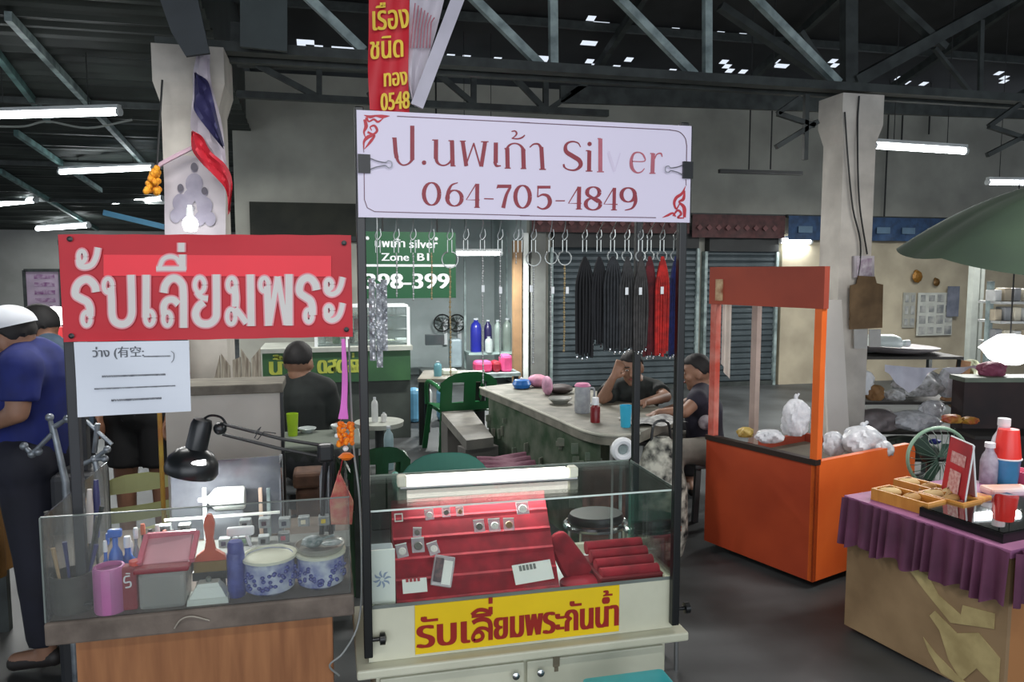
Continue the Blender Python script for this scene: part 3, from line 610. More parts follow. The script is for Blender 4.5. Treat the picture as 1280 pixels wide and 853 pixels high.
for px, py, w, h, c, lab, rz in [(536, 645, .028, .034, wh, 'zip bag with a pale amulet on the top velvet step', 4), (557, 642, .026, .032, dk, 'zip bag with a dark amulet beside the pale one on the top velvet step', 0), (574, 641, .024, .03, br, 'zip bag with a bronze amulet on the top velvet step', 0),
        (598, 659, .034, .04, dk, 'zip bag with a grey amulet in the row of three', 2), (617, 658, .036, .042, wh, 'zip bag with a white ring-shaped amulet, middle of the row of three', 0), (635, 657, .034, .04, br, 'zip bag with a bronze amulet, third in the row of three', -3), (652, 637, .04, .04, wh, 'wide pale zip bag at the top corner of the velvet steps', 0),
        (502, 690, .034, .042, wh, 'crumpled zip bag on the lower velvet step near the emblem card', 8), (521, 667, .026, .03, dk, 'small zip bag standing over the leaning pair', -5), (522, 683, .038, .046, dk, 'zip bag with a grey amulet at the middle of the cluster', 0), (541, 687, .032, .04, wh, 'tilted pale zip bag above the large plastic packet', 14)]:
    baggie(lab, px, py, w, h, c, rz)
p, n = onstep(553, 716); p = p+n*.016; R = SL @ Matrix.Rotation(math.radians(-14), 3, 'Z')
t = thing('packet', 'large plastic packet with a white slip tilted on the velvet', 'packet', p)
build('pouch', B().rbox(p, (.062, .09, .012), .004, R=R), M_zip, t); build('slip', B().box(p+R @ Vector((.012, -.005, .008)), (.026, .07, .002), R=R), M_card, t); build('contents', B().rbox(p+R @ Vector((-.014, 0, .008)), (.024, .07, .006), .002, R=R), mat('grey_brown_goods', (120, 92, 92), .5, rgb2=(70, 60, 66), scale=60), t)
for px, py, w, h, rz, lab in [(665, 717, .12, .058, 4, 'white card with grey printed marks lying on the velvet'), (518, 734, .07, .04, 0, 'small white card with a red edge at the foot of the velvet')]:
    p, n = onstep(px, py); p = p+n*.014; R = SL @ Matrix.Rotation(math.radians(rz), 3, 'Z'); t = thing('label_card', lab, 'card', p)
    build('card', B().box(p, (w, h, .002), R=R), M_card, t)
    b = B()
    for k in range(5 if w > .1 else 4): b.box(p+R @ Vector((-w*.3+k*.011, h*.28 if w > .1 else h*.42, .0016)), (.008, h*.28, .0008), R=R)
    build('printed_mark', b, mat('grey_ink', (112, 116, 112), .6) if w > .1 else mat('red_print', (170, 50, 60), .6), t)
p, n = onstep(498, 649); p = p+n*.012
b = B()
for dx, dy, w, h in ((-.011, 0, .003, .024), (.011, 0, .003, .024), (0, .011, .024, .003), (0, -.011, .024, .003)): b.box(p+SL @ Vector((dx, dy, 0)), (w, h, .004), R=SL)
one('square_pendant_frame', 'empty square white pendant frame at the top corner of the velvet steps', 'frame', b, M_card)
# white emblem card, mirror floor, bust and red tray
c = PZ(478, 742, zf+.01)
t = thing('emblem_card', 'upright white card with a pale blue emblem beside the velvet display', 'card', (c.x, V0+.03, zf))
cx0, cx1 = PV(461, 720, V0+.03).x, PV(494, 720, V0+.03).x; ct = PV(478, 688, V0+.03).z
build('card', B().bb((cx0+.004, V0+.03, zf), (cx1, V0+.036, ct)), M_card, t)
b = B()
pe = lambda x, y, l: Vector((x, V0+.0285-l, y)); ecx, ecz = (cx0+cx1)/2, (zf+ct)/2+.01
for k in range(8): ribbon(b, [(ecx+math.cos(k*.785)*.006, ecz+math.sin(k*.785)*.006), (ecx+math.cos(k*.785+.3)*.018, ecz+math.sin(k*.785+.3)*.018), (ecx+math.cos(k*.785+.1)*.026, ecz+math.sin(k*.785+.1)*.026)], [.004, .006, .001], place=pe, lift=k*.0001)
build('emblem', b, mat('pale_blue_ink', (150, 164, 190), .5), t)
one('phone_box', 'grey phone-sized box lying on top of the emblem card corner', 'box', B().rbox((ecx+.0, V0+.075, ct-.02), (.07, .06, .028), .004).bb((ecx-.03, V0+.05, zf), (ecx+.03, V0+.1, ct-.033)), mat('pale_grey_box', (150, 158, 164), .4))
zb2 = zf
# neck bust
pb = PZ(742, 728, zf+.01); bx, by = pb.x-.015, V0+.07
t = thing('necklace_bust', 'red velvet necklace bust on a small pink base inside the case', 'bust', (bx, by, zf))
R = Matrix.Rotation(math.radians(-14), 3, 'Y') @ Matrix.Rotation(math.radians(-16), 3, 'X')
R2 = Matrix.Rotation(math.radians(-30), 3, 'Y') @ Matrix.Rotation(math.radians(-12), 3, 'X')
pr_ = catmull([(-.034, 0, .03), (.034, 0, .03), (.044, 0, .06), (.04, 0, .12), (.032, 0, .175), (.012, 0, .192), (-.014, 0, .19), (-.034, 0, .172), (-.042, 0, .12), (-.046, 0, .06)], 4, True)
b = B(); OO = Vector((bx-.0, by+.04, zf-.01)); nn = len(pr_)
for dy, sc_ in ((-.012, .82), (-.02, 1), (-.004, 1.06)): pass
lay = [(-.021, .0), (-.021, .8), (-.014, .96), (0, 1), (.014, .96), (.021, .8), (.021, 0)]
cc_ = Vector((0, 0, .11))
b.add([OO+R2 @ (cc_+(q-cc_)*k_+Vector((0, d_, 0))) for d_, k_ in lay for q in pr_], [(i*nn+k, i*nn+(k+1) % nn, (i+1)*nn+(k+1) % nn, (i+1)*nn+k) for i in range(len(lay)-1) for k in range(nn)])
build('neck_form', b, M_redv, t, smooth=True)
build('base', B().lathe([(.001, 0), (.07, 0), (.07, .012), (.055, .022), (.03, .03), (.001, .03)], (bx-.02, by+.03, zf), 20, sy=.75), mat('pink_velvet', (206, 52, 72), .85), t, smooth=True)
ta, tb = PZ(748, 733, zf+.02), PZ(838, 722, zf+.02)
t = thing('red_tray', 'red velvet ring tray with ribbed rows beside the bust', 'tray', ((ta.x+tb.x)/2+.015, V0+.14, zf))
x0, x1 = ta.x+.01, min(tb.x+.005, xr-.012)
build('tray', B().rbox(((x0+x1)/2, V0+.14, zf+.02), (x1-x0, .2, .036), .006), mat('dark_red_tray', (120, 18, 30), .7), t)
for k in range(4): build('roll', B().tube([(x0+.01, V0+.07+k*.046, zf+.038+k*.012), (x1-.01, V0+.07+k*.046, zf+.038+k*.012)], .021, 12), M_redv, t, smooth=True)
# teal stool top in front of the case
c = PZ(785, 862, .36)
t = thing('plastic_stool', 'teal plastic stool top just in front of the case ledge', 'stool', (c.x, 1.9, 0))
cx, cy = PV(785, 846, 1.86).x, 1.86; zt = PV(785, 846, 1.86).z-.008
M_teal = mat('teal_plastic', (30, 176, 186), .35)
build('seat', B().rbox((cx, cy-.08, zt-.015), (.24, .24, .03), .012), M_teal, t, smooth=True)
for i in (-1, 1):
    for j in (-1, 1): build('leg', B().bar((cx+i*.13, cy-.08+j*.13, 0), (cx+i*.1, cy-.08+j*.1, zt-.03), .03, .02), M_teal, t)
t.location = (0, 0, 0) if False else t.location

# ================================================================ red banner, paper notice
vb_ = V0+.005
xb0, xb1 = PV(76, 360, vb_).x, PV(440, 360, vb_).x; zb0, zb1 = PV(76, 428, vb_).z, PV(76, 293, vb_).z
bn = thing('red_banner', 'red cloth banner with big white Thai letters over the workbench', 'banner', ((xb0+xb1)/2, vb_, zb0))
zt_b = lambda x: PV(76, 293, vb_).z+(PV(440, 294, vb_).z-PV(76, 293, vb_).z)*(x-xb0)/(xb1-xb0)
zb_b = lambda x: PV(76, 428, vb_).z+(PV(440, 421, vb_).z-PV(76, 428, vb_).z)*(x-xb0)/(xb1-xb0)
def bf(u, w):
    x = xb0+(xb1-xb0)*u; e = abs(w-.5)*2; return Vector((x, vb_+.003*math.sin(u*9)*e**4, zb_b(x)+(zt_b(x)-zb_b(x))*w+(.0006*math.sin(u*37+w*5)*e**6)))
M_red = mat('red_banner_cloth', (204, 26, 44), .55, rgb2=(186, 20, 38), scale=4)
build('cloth', B().grid(bf, 80, 12), M_red, bn)
hy = lambda px, py, l=0: (lambda p: Vector((p.x, vb_-.0045-l, p.z)))(PV(px, py, vb_))
build('painted_backlight', B().add([hy(130, 318.5), hy(414, 320), hy(414, 346), hy(130, 345)], [(0, 1, 2, 3)]), mat('backlit_red_paint', (250, 44, 62), .5, var=.04), bn)  # lighter red stands in for light passing through the cloth
k3 = .16995; c3 = lambda x, y, l: hy(70+x*k3, 285+y*k3, .0008+l)
c4 = lambda x, y, l: hy(250+x*.16992, 285+y*.16992, .0008+l)
L3 = [([(300,472),(292,430),(262,392),(225,378),(180,398),(152,440),(150,492),(190,520),(235,545),(255,590),(255,650)],62),('o',230,668,30,50),
      ('o',196,212,26,42),([(170,230),(180,275),(220,288),(270,270),(300,215),(314,145)],48),
      ('o',388,425,32,52),([(408,440),(414,540),(418,640),(440,690),(490,708),(535,690),(560,640),(562,560),(556,345)],60),
      ([(668,345),(666,660)],60),('o',692,662,32,52),
      ([(796,478),(806,425),(840,380),(885,372),(925,405),(940,470),(942,735)],60),('o',822,668,30,50),([(800,640),(796,575),(820,535),(865,528),(905,560)],56),
      ([(740,300),(960,300)],38,0),([(765,292),(790,235),(835,212),(885,222),(915,262)],38),([(932,196),(932,310)],56,0),([(925,110),(925,178)],56,0),('o',1060,420,36,56)]
L4 = [([(-22,470),(0,500),(30,516),(62,520)],46),([(30,545),(-10,580),(-30,630),(-15,680),(25,705),(80,700),(118,660),(124,590),(122,342)],60),
      ('o',236,418,30,50),([(256,430),(264,510),(262,580)],58),('o',232,652,30,55),([(262,590),(300,640),(345,700)],50,0),([(372,342),(378,722)],60,0),
      ('o',475,418,30,50),([(496,430),(506,720)],58,0),([(515,700),(572,358)],44,0),([(572,358),(635,712)],46,0),([(655,340),(655,718)],60,0),
      ([(858,458),(848,415),(820,378),(785,368),(748,392),(732,440),(738,480),(775,508),(812,535),(826,580),(826,640)],60),('o',800,646,26,46),
      ('o',948,416,24,36),([(925,432),(935,470),(970,488),(1010,470),(1035,425),(1050,362)],44),('o',948,608,24,36),([(925,625),(935,662),(970,680),(1010,662),(1035,617),(1050,552)],44)]
for nm, gr, lf, m in (('letter_outline', 13, 0, mat('pink_outline_print', (240, 150, 160), .5)), ('lettering', -8, .0006, mat('white_letter_print', (216, 212, 208), .5, var=.03))):
    b = B(); kk = 0
    for L, pc in ((L3, c3), (L4, c4)):
        for it in L:
            kk += 1
            if it[0] == 'o': ribbon(b, ell(it[1], it[2], it[3], it[4]), 40+gr, False, place=pc, lift=lf+kk*.000008)
            else: ribbon(b, it[0], it[1]+gr, len(it) < 3, place=pc, lift=lf+kk*.000008)
    build(nm, b, m, bn)
for k, (px, py) in enumerate(((88, 299), (430, 304), (433, 412), (90, 420))): build('eyelet', B().lathe([(.003, 0), (.007, .001), (.003, .002)], hy(px, py), 10, Matrix.Rotation(math.pi/2, 3, 'X')), M_black, bn)
b = B(); b.bar((xb0-.005, vb_+.016, zb1-.02), (xpL, vb_+.016, PV(440, 298, vb_).z), .012, .012)
one('banner_rod', 'thin dark rod the red banner is tied to', 'rod', b, M_steeld)
xq = PV(91, 500, V0+.03).x
t = thing('post', 'dark square post at the free end of the red banner', 'post', (xq, V0+.03, .74)); build('pole', B().rbox((xq, V0+.035, (.74+zb1)/2), (.026, .026, zb1-.74), .003), mat('dark_paint', (44, 46, 50), .5), t); build('foot_plate', B().rbox((xq, V0+.035, .745), (.06, .06, .008), .002), M_black, t)
pa = [PV(92, 428, vb_-.006), PV(236, 426, vb_-.006), PV(239, 514, vb_-.01), PV(97, 522, vb_-.01)]
t = thing('paper_notice', 'white printed paper notice hanging below the red banner', 'notice', (pa[0]+pa[2])/2)
build('sheet', B().grid(lambda u, w: (pa[3].lerp(pa[2], u)).lerp(pa[0].lerp(pa[1], u), w)+Vector((0, .003*math.sin(u*5+w*3), 0)), 16, 10), mat('white_paper', (214, 220, 230), .35, var=.02), t)
def ppn(x, y, l): # crop coordinates of the notice
    p = (pa[3].lerp(pa[2], x)).lerp(pa[0].lerp(pa[1], x), y); return Vector((p.x, p.y-.0042-l, p.z))
b = B(); typeset(b, 'ว่าง (有空:', ppn, .16, .60, .80, .16, bold=.002); ribbon(b, [(.84, .86), (.865, .82), (.86, .74), (.84, .70)], .006, place=ppn)
rr = random.Random(3)
for (x0_, x1_, y_, h_) in ((.60, .82, .78, .02), (.23, .78, .52, .03), (.16, .86, .36, .022), (.30, .73, .19, .032)):
    x_ = x0_
    while x_ < x1_:
        w_ = rr.uniform(.006, .016); ribbon(b, [(x_, y_+rr.uniform(0, .01)), (x_+w_*.5, y_+h_), (x_+w_, y_+.002), (x_+w_*1.1, y_+h_*.8)], .0045, place=ppn, lift=rr.random()*.0002); x_ += w_*1.5
build('print', b, mat('faint_grey_ink', (96, 100, 108), .6), t)

# ================================================================ workbench
M_slab = mat('worn_board_edge', (118, 106, 96), .8, rgb2=(88, 78, 70), scale=12, bump=.2)
M_wood = mat('orange_brown_plywood', (158, 106, 66), .55, rgb2=(132, 84, 50), scale=5, stretch=(6, 6, .6))
vw = 2.06; zw = PV(240, 763, vw).z; xw0, xw1 = PV(54, 780, vw).x, PV(443, 760, vw).x; yw1 = 2.78
wb = thing('workbench', 'orange-brown plywood workbench with a thick worn top beside the case', 'workbench', ((xw0+xw1)/2, 2.35, 0))
build('top', B().rbox(((xw0+xw1)/2, (vw+yw1)/2, zw-.03), (xw1-xw0, yw1-vw, .06), .006), M_slab, wb)
wx0, wx1 = PV(95, 810, vw+.03).x, PV(416, 810, vw+.03).x
build('cabinet', B().bb((wx0, vw+.03, .03), (wx1, yw1-.04, zw-.06)), M_wood, wb)
build('plinth', B().bb((wx0+.02, vw+.05, 0), (wx1-.02, yw1-.06, .03)), M_black, wb)
build('frayed_string', B().tube(catmull([PV(218, 786, vw-.004), PV(226, 775, vw-.012), PV(240, 771, vw-.01), PV(262, 776, vw-.004)], 5), .002, 5), mat('pale_string', (168, 160, 146), .8), wb)
zg1 = PV(50, 648, vw+.01).z
gx = thing('bench_glass_guard', 'low clear glass guard standing on the workbench top', 'glass guard', ((xw0+xw1)/2, 2.35, zw))
M_dirty = glassmat('dusty_glass', (.93, .95, .94), .08, .05, .07, (.5, .5, .48))
build('front_pane', B().bb((xw0+.004, vw+.008, zw), (xw1-.008, vw+.013, zg1)), M_dirty, gx); build('side_pane', B().bb((xw0+.004, vw+.014, zw), (xw0+.009, yw1-.14, zg1)), M_dirty, gx)
build('side_pane', B().bb((xw1-.013, vw+.014, zw), (xw1-.008, yw1-.14, zg1)), M_dirty, gx)
b = B(); b.bb((xw0+.003, vw+.007, zg1), (xw1-.007, vw+.014, zg1+.0025)); b.bb((xw0+.001, vw+.006, zw), (xw0+.005, vw+.014, zg1)); build('edge_strip', b, mat('dull_glass_edge', (118, 126, 122), .3), gx)
zz = zw
def W_(px, py, dv): # point on bench top plane by depth
    p = PV(px, py, vw+dv); return Vector((p.x, vw+dv, zw))
def H(py, dv, px=240): return PV(px, py, vw+dv).z
# pots
M_porc = mat('blue_white_porcelain', (214, 220, 232), .2, rgb2=(70, 84, 168), scale=22)
M_porw = mat('porcelain_rim', (226, 226, 206), .2, var=.03)
def pot(lab, x0, x1, ytop, ybot, dv, filled=True):
    p = W_((x0+x1)/2, ybot, dv); r = (x1-x0)/2/FPX*PV(x0, ybot, vw+dv).length*.97; h = H(ytop, dv, (x0+x1)/2)-zw
    t = thing('porcelain_pot', lab, 'pot', p, 'blue and white porcelain pots on the workbench')
    build('body', B().lathe([(.001, 0), (r*.7, 0), (r*.93, h*.12), (r*.98, h*.5), (r*.93, h*.85), (r*.97, h*.92), (r, h), (r*.88, h), (r*.85, h*.9), (.001, h*.86)], p, 32), M_porc, t, smooth=True)
    build('rim', B().lathe([(r*.9, h-.004), (r*1.03, h-.004), (r*1.04, h+.004), (r*.9, h+.005), (r*.88, h-.002)], p, 32), M_porw, t, smooth=True)
    b = B(); rr = random.Random(x0)
    for k in range(9):
        a = -2.8+k*.32; z = h*(.35+.25*rr.random())
        for q in range(5):
            a2 = a+rr.uniform(-.14, .14); zq = z+rr.uniform(-.02, .02); b.ball(p+Vector((r*.975*math.cos(a2), r*.975*math.sin(a2), zq)), (.006, .006, .005), 6)
    build('painted_flower', b, mat('cobalt_paint', (38, 54, 150), .25), t)
    if filled: build('powder', B().lathe([(r*.85, h*.9), (r*.5, h*.93), (.001, h*.95)], p, 20), mat('olive_powder', (132, 130, 86), .9, rgb2=(96, 96, 70), scale=30), t)
    return t, p, r, h
pot('blue and white porcelain pot filled with olive powder', 307, 369, 694, 748, .09)
_, pp, pr, ph = pot('blue and white porcelain pot with a cluttered dish on top, by the bench end', 372, 431, 689, 740, .10, False)
t = thing('metal_dish', 'pale dish with caps and a spoon resting on the second porcelain pot', 'dish', pp+ZU*(ph+.005))
build('dish', B().lathe([(.001, .001), (pr*.9, .001), (pr*1.02, .018), (pr*.98, .018), (pr*.85, .006), (.001, .006)], pp+ZU*(ph+.005), 24), mat('dull_aluminium', (170, 168, 160), .35, .4), t, smooth=True)
b = B(); b.ball(pp+Vector((-.02, 0, ph+.03)), (.03, .02, .018), 10).ball(pp+Vector((.03, -.01, ph+.026)), (.032, .02, .008), 10).tube([pp+Vector((-.05, -.02, ph+.03)), pp+Vector((.04, -.02, ph+.05))], .004, 6)
build('contents', b, mat('grey_scraps', (186, 190, 190), .35, rgb2=(90, 110, 110), scale=40), t, smooth=True)
# jars, tubs and tools: (builder by kind)
def cyl(name, lab, cat, x0, x1, ytop, ybot, dv, m, shape=None, cap=None, capm=None, n=18, square=False, group=None):
    p = W_((x0+x1)/2, ybot, dv); r = (x1-x0)/2/FPX*PV(x0, ybot, vw+dv).length*.95; h = H(ytop, dv, (x0+x1)/2)-zw
    t = thing(name, lab, cat, p, group); prof = shape or [(.001, 0), (.95, 0), (1, .04), (1, .96), (.92, 1), (.8, 1), (.8, .9), (.001, .88)]
    if square: build('body', B().rbox(p+ZU*h/2, (2*r, 2*r*.8, h), .006), m, t)
    else: build('body', B().lathe([(q*r if q > .01 else .001, z*h) for q, z in prof], p, n), m, t, smooth=True)
    if cap: build('cap', B().lathe([(.001, h), (cap*r, h), (cap*r, h+.022), (cap*r*.8, h+.03), (.001, h+.03)], p, 14), capm, t, smooth=True)
    return t, p, r, h
bottle = [(.001, 0), (.95, 0), (1, .05), (1, .62), (.85, .75), (.35, .86), (.35, 1), (.001, 1)]
M_blueb = mat('blue_plastic_translucent', (36, 104, 206), .25); M_white = mat('white_plastic', (232, 236, 238), .35, var=.02)
cyl('pink_tub', 'mauve pink plastic tub holding tools on the workbench', 'tub', 122, 156, 707, 766, .05, mat('mauve_plastic', (206, 116, 178), .4))
t, p, r, h = cyl('maroon_box', 'narrow maroon box with a white mark beside the pink tub', 'box', 154, 173, 706, 762, .05, mat('maroon_card', (150, 22, 44), .5), square=True)
b = B()
plm = lambda x, y, l: Vector((p.x+x, p.y-r*.8-.001-l, p.z+y))
ribbon(b, [(.006, h*.8), (-.006, h*.78), (-.007, h*.66), (.006, h*.66), (.006, h*.56), (-.006, h*.54)], .004, place=plm); ribbon(b, [(-.004, h*.86), (.007, h*.85)], .003, place=plm)
build('white_mark', b, M_white, t)
t, p, r, h = cyl('spray_bottle', 'blue plastic spray bottle with a white nozzle in the tool cluster', 'bottle', 138, 154, 672, 720, .11, M_blueb, bottle)
build('nozzle', B().rbox(p+Vector((0, 0, h+.012)), (.034, .018, .022), .004).box(p+Vector((-.018, 0, h-.002)), (.006, .012, .03)), M_blueb, t)
for i, (x0_, x1_, yt) in enumerate(((128, 138, 690), (152, 170, 684), (160, 170, 690))):
    cyl('small_bottle', ['slim blue bottle beside the upright blue spray bottle', 'round blue bottle with a pale cap behind the maroon box', 'small pale bottle in front of the blue bottles'][i], 'bottle', x0_, x1_, yt, 715, .10+i*.03, M_blueb if i < 2 else M_white, bottle, cap=.45, capm=M_white)
cyl('blue_jar', 'dark blue cylindrical jar beside the powder-filled pot', 'jar', 286, 307, 690, 752, .07, mat('navy_label', (34, 40, 120), .4, rgb2=(70, 80, 160), scale=30), cap=.9, capm=mat('cobalt_cap', (50, 60, 150), .4))
t, p, r, h = cyl('spray_bottle', 'white trigger spray bottle standing behind the dark blue jar', 'bottle', 286, 306, 672, 730, .2, M_white, bottle)
build('trigger_head', B().rbox(p+Vector((.015, 0, h+.018)), (.075, .02, .026), .006).bar(p+Vector((.03, 0, h+.008)), p+Vector((.042, 0, h-.03)), .008, .008), M_white, t)
# clear container with a pink lid
c = W_(208, 755, .07); t = thing('clear_tub', 'clear square tub with a pink and maroon lid', 'tub', c)
build('body', B().rbox(c+ZU*.05, (.115, .10, .10), .012), glassmat('frosted_plastic', (.85, .87, .85), .1, .2, .45, (.62, .62, .58)), t)
build('contents', B().rbox(c+Vector((.03, 0, .035)), (.045, .07, .05), .01).rbox(c+Vector((-.03, 0, .03)), (.03, .07, .045), .01), mat('brown_contents', (110, 88, 74), .7), t)
R = Matrix.Rotation(math.radians(34), 3, 'X') @ Matrix.Rotation(math.radians(-3), 3, 'Y')
build('lid', B().rbox(c+Vector((.002, -.005, .108)), (.135, .11, .014), .005), mat('maroon_plastic', (150, 22, 44), .4), t)
build('lid_tray', B().rbox(c+Vector((.008, .012, .138)), (.115, .085, .008), .004, R=R), mat('pale_pink_plastic', (232, 166, 178), .4), t)
b = B(); 
for sx in (-.056, .072): b.bar(c+Vector((sx, -.03, .118)), c+Vector((sx+.004, .05, .168)), .012, .014)
b.bar(c+Vector((-.05, .05, .168)), c+Vector((.072, .05, .168)), .012, .014); build('lid_rim', b, mat('rose_plastic', (214, 96, 120), .4), t)
one('orange_lid_cap', 'small orange-red bottle cap on the tub corner', 'cap', B().lathe([(.001, 0), (.014, 0), (.014, .012), (.001, .014)], c+Vector((-.068, -.02, .116)), 14), mat('orange_red_plastic', (224, 64, 44), .4))
# brush
c = W_(264, 718, .10); t = thing('wide_brush', 'wide brush with an orange handle standing bristles down', 'brush', c)
zb_ = H(720, .1)-zw; base = c+ZU*(.0)
b = B(); b.prism([c+Vector((-.045, -.012, zb_)), c+Vector((.045, -.012, zb_)), c+Vector((.05, -.012, zb_-.02)), c+Vector((-.05, -.012, zb_-.02))], (0, .024, 0)); 
build('bristles', B().bb(c+Vector((-.046, -.012, zb_-.012)), c+Vector((.046, .012, zb_+.012))), M_black, t)
build('ferrule', B().bb(c+Vector((-.042, -.014, zb_+.012)), c+Vector((.042, .014, zb_+.04))), mat('ferrule_brass', (140, 112, 54), .4, .5), t)
z_ = zb_+.04
pr_ = [(-.042, z_), (.042, z_), (.036, z_+.014), (.014, z_+.03), (.009, z_+.06), (.011, z_+.075), (.014, z_+.1), (.010, z_+.12), (.004, z_+.128), (-.004, z_+.128), (-.010, z_+.12), (-.014, z_+.1), (-.011, z_+.075), (-.009, z_+.06), (-.014, z_+.03), (-.036, z_+.014)]
build('handle', B().prism([c+Vector((x, -.008, z)) for x, z in pr_], (0, .016, 0)), mat('orange_handle', (206, 84, 44), .4, rgb2=(180, 60, 36), scale=20), t)
one('brush_stand_box', 'low grey tin under the wide brush', 'tin', B().rbox(c+ZU*(zb_-.012)/2, (.07, .05, zb_-.012), .005), mat('grey_tin', (100, 98, 92), .5))
# square dish
c = W_(262, 755, .055); t = thing('square_dish', 'white square porcelain dish with stepped rim in front of the brush', 'dish', c)
def frus(b, a1, z1, a2, z2): b.add([c+Vector((i*a, j*a*.6, z)) for a, z in ((a1, z1), (a2, z2)) for i, j in ((-1, -1), (1, -1), (1, 1), (-1, 1))], [(0, 1, 5, 4), (1, 2, 6, 5), (2, 3, 7, 6), (3, 0, 4, 7), (3, 2, 1, 0), (4, 5, 6, 7)])
b = B(); frus(b, .052, 0, .05, .016); frus(b, .046, .016, .032, .042); frus(b, .03, .042, .026, .052); build('body', b, mat('glazed_white', (216, 222, 214), .2, var=.03), t); build('knob', B().ball(c+ZU*.058, .008, 10), mat('grey_glaze', (110, 118, 110), .3), t)
# tool cluster at the end
M_tool = mat('dirty_steel_tool', (120, 118, 110), .5, .4, rgb2=(70, 68, 64), scale=30)
rr = random.Random(11)
c = W_(92, 765, .08); t = thing('tool_jar', 'grey jar crowded with pliers and files at the bench corner', 'jar', c)
build('jar', B().lathe([(.001, 0), (.045, 0), (.05, .01), (.05, .10), (.046, .10), (.046, .02), (.001, .015)], c, 20), mat('grey_jar', (84, 82, 76), .5, rgb2=(60, 58, 54), scale=14), t, smooth=True)
for k in range(9):
    a = rr.uniform(0, 6.28); q = c+Vector((math.cos(a)*.025, math.sin(a)*.025, .03)); e = c+Vector((math.cos(a)*.06+rr.uniform(-.02, .02), math.sin(a)*.04, rr.uniform(.16, .27)))
    build('tool', B().tube([q, q.lerp(e, .55), e], [.0025, .004, .006], 8), [M_tool, M_steeld, mat('tan_handle', (190, 160, 120), .5), mat('navy_handle', (50, 56, 110), .5)][k % 4], t, smooth=True)
for i, (px, py, col, lab) in enumerate([(112, 612, (214, 206, 200), 'white-handled long file leaning over the tool jar'), (120, 600, (60, 62, 110), 'navy-handled pliers upright behind the tool jar'), (104, 622, (186, 150, 110), 'tan wooden-handled tool leaning behind the tool jar')]):
    a, e = PV(px-2+i*3, 700, vw+.16), PV(px, py, vw+.16+.02*i); a.z = zw
    t = thing('hand_tool', lab, 'tool', a); build('blade', B().tube([a, a.lerp(e, .55)], .004, 8), M_tool, t); build('handle', B().tube([a.lerp(e, .5), a.lerp(e, .8), e], [.006, .010, .006], 10), mat('tool_col_%d' % i, col, .5), t, smooth=True)
# ring boxes with dark faces at the back of the bench
M_rb = mat('clear_ring_box', (150, 156, 156), .3, rgb2=(120, 126, 126), scale=30)
for i, (px, py, col, nm) in enumerate([(231, 661, (22, 22, 26), 'black'), (206, 662, (26, 28, 30), 'soot black'), (281, 678, (44, 18, 60), 'dark violet'), (307, 655, (24, 26, 34), 'blue black'), (331, 653, (60, 20, 40), 'wine'), (330, 675, (20, 20, 22), 'jet'), (356, 653, (34, 36, 60), 'indigo'), (380, 651, (230, 224, 196), 'cream'), (405, 650, (232, 206, 30), 'yellow'), (428, 647, (130, 24, 30), 'dark red'), (355, 671, (214, 116, 130), 'pink'), (306, 675, (110, 140, 110), 'sage')]):
    dv = .30+.03*(i % 3); p = PV(px, py, vw+dv); t = thing('ring_box', 'small clear ring box with a '+nm+' insert on the rear bench shelf', 'box', (p.x, p.y, p.z-.012), 'small ring boxes at the back of the workbench')
    build('box', B().rbox(p, (.034, .03, .03), .003), M_rb, t); build('insert', B().rbox(p+Vector((-.002, -.0152, 0)), (.014, .004, .013), .001), mat('insert_'+nm.replace(' ', '_'), col, .5), t)
b = B(); bz = PV(300, 684, vw+.34).z
one('bench_shelf', 'low grey shelf tier at the back of the workbench', 'shelf', b.bb((PV(196, 680, vw+.34).x, vw+.27, bz-.012), (PV(436, 670, vw+.34).x, vw+.42, bz)).bb((PV(196, 680, vw+.34).x, vw+.28, zw), (PV(200, 680, vw+.34).x, vw+.42, bz-.012)).bb((PV(430, 680, vw+.34).x, vw+.28, zw), (PV(435, 680, vw+.34).x, vw+.42, bz-.012)), mat('grey_shelf', (120, 122, 118), .4))
rr = random.Random(5)
for i in range(7):
    px = 168+i*9; m = [mat('clear_vial', (150, 156, 160), .2), mat('dark_vial', (46, 48, 50), .3), mat('brown_vial', (110, 80, 56), .3)][i % 3]
    cyl('vial', ['clear vial', 'dark vial', 'brown vial'][i % 3]+', '+['first', 'second', 'third', 'fourth', 'fifth', 'sixth', 'last'][i]+' in the row from the blue bottles towards the brush', 'vial', px, px+9, 672+rr.randint(-8, 6), 730, .18+.02*(i % 2), m, bottle, cap=.6, capm=[M_white, mat('orange_cap', (206, 100, 60), .4), M_black][i % 3], group='vials behind the clear tub')
# dark acrylic hood and white spray can inside, reflections come from the lamp
v3 = 2.62
hx0, hx1 = PV(213, 620, v3).x, PV(352, 620, v3).x; ht, hb = PV(280, 574, v3).z, zw
t = thing('acrylic_hood', 'dark glossy acrylic hood behind the desk lamp on the bench', 'hood', ((hx0+hx1)/2, v3, zw))
M_acr = mat('dark_acrylic', (120, 124, 130), .08, rgb2=(92, 96, 102), scale=10)
build('back_sheet', B().prism([PV(213, 580, v3), PV(352, 570, v3), Vector((hx1, v3, zw)), Vector((hx0, v3, zw))], (0, .006, 0)), M_acr, t)
build('side_sheet', B().bb((hx1, v3-.1, zw), (hx1+.005, v3, ht)), M_acr, t); build('edge_strip', B().bb((hx1-.004, v3-.004, zw), (hx1+.006, v3+.008, ht+.004)), mat('pale_edge', (176, 180, 180), .4), t)
build('front_lip', B().bb((hx0, v3-.11, PV(280, 646, v3-.1).z), (PV(350, 640, v3-.1).x, v3-.104, PV(280, 643, v3-.1).z)), M_card, t)
a, e = PV(260, 625, v3-.05), PV(304, 622, v3-.05)
t = thing('glue_bottle', 'white plastic bottle lying sideways under the desk lamp', 'bottle', (a.x, a.y, a.z-.03))
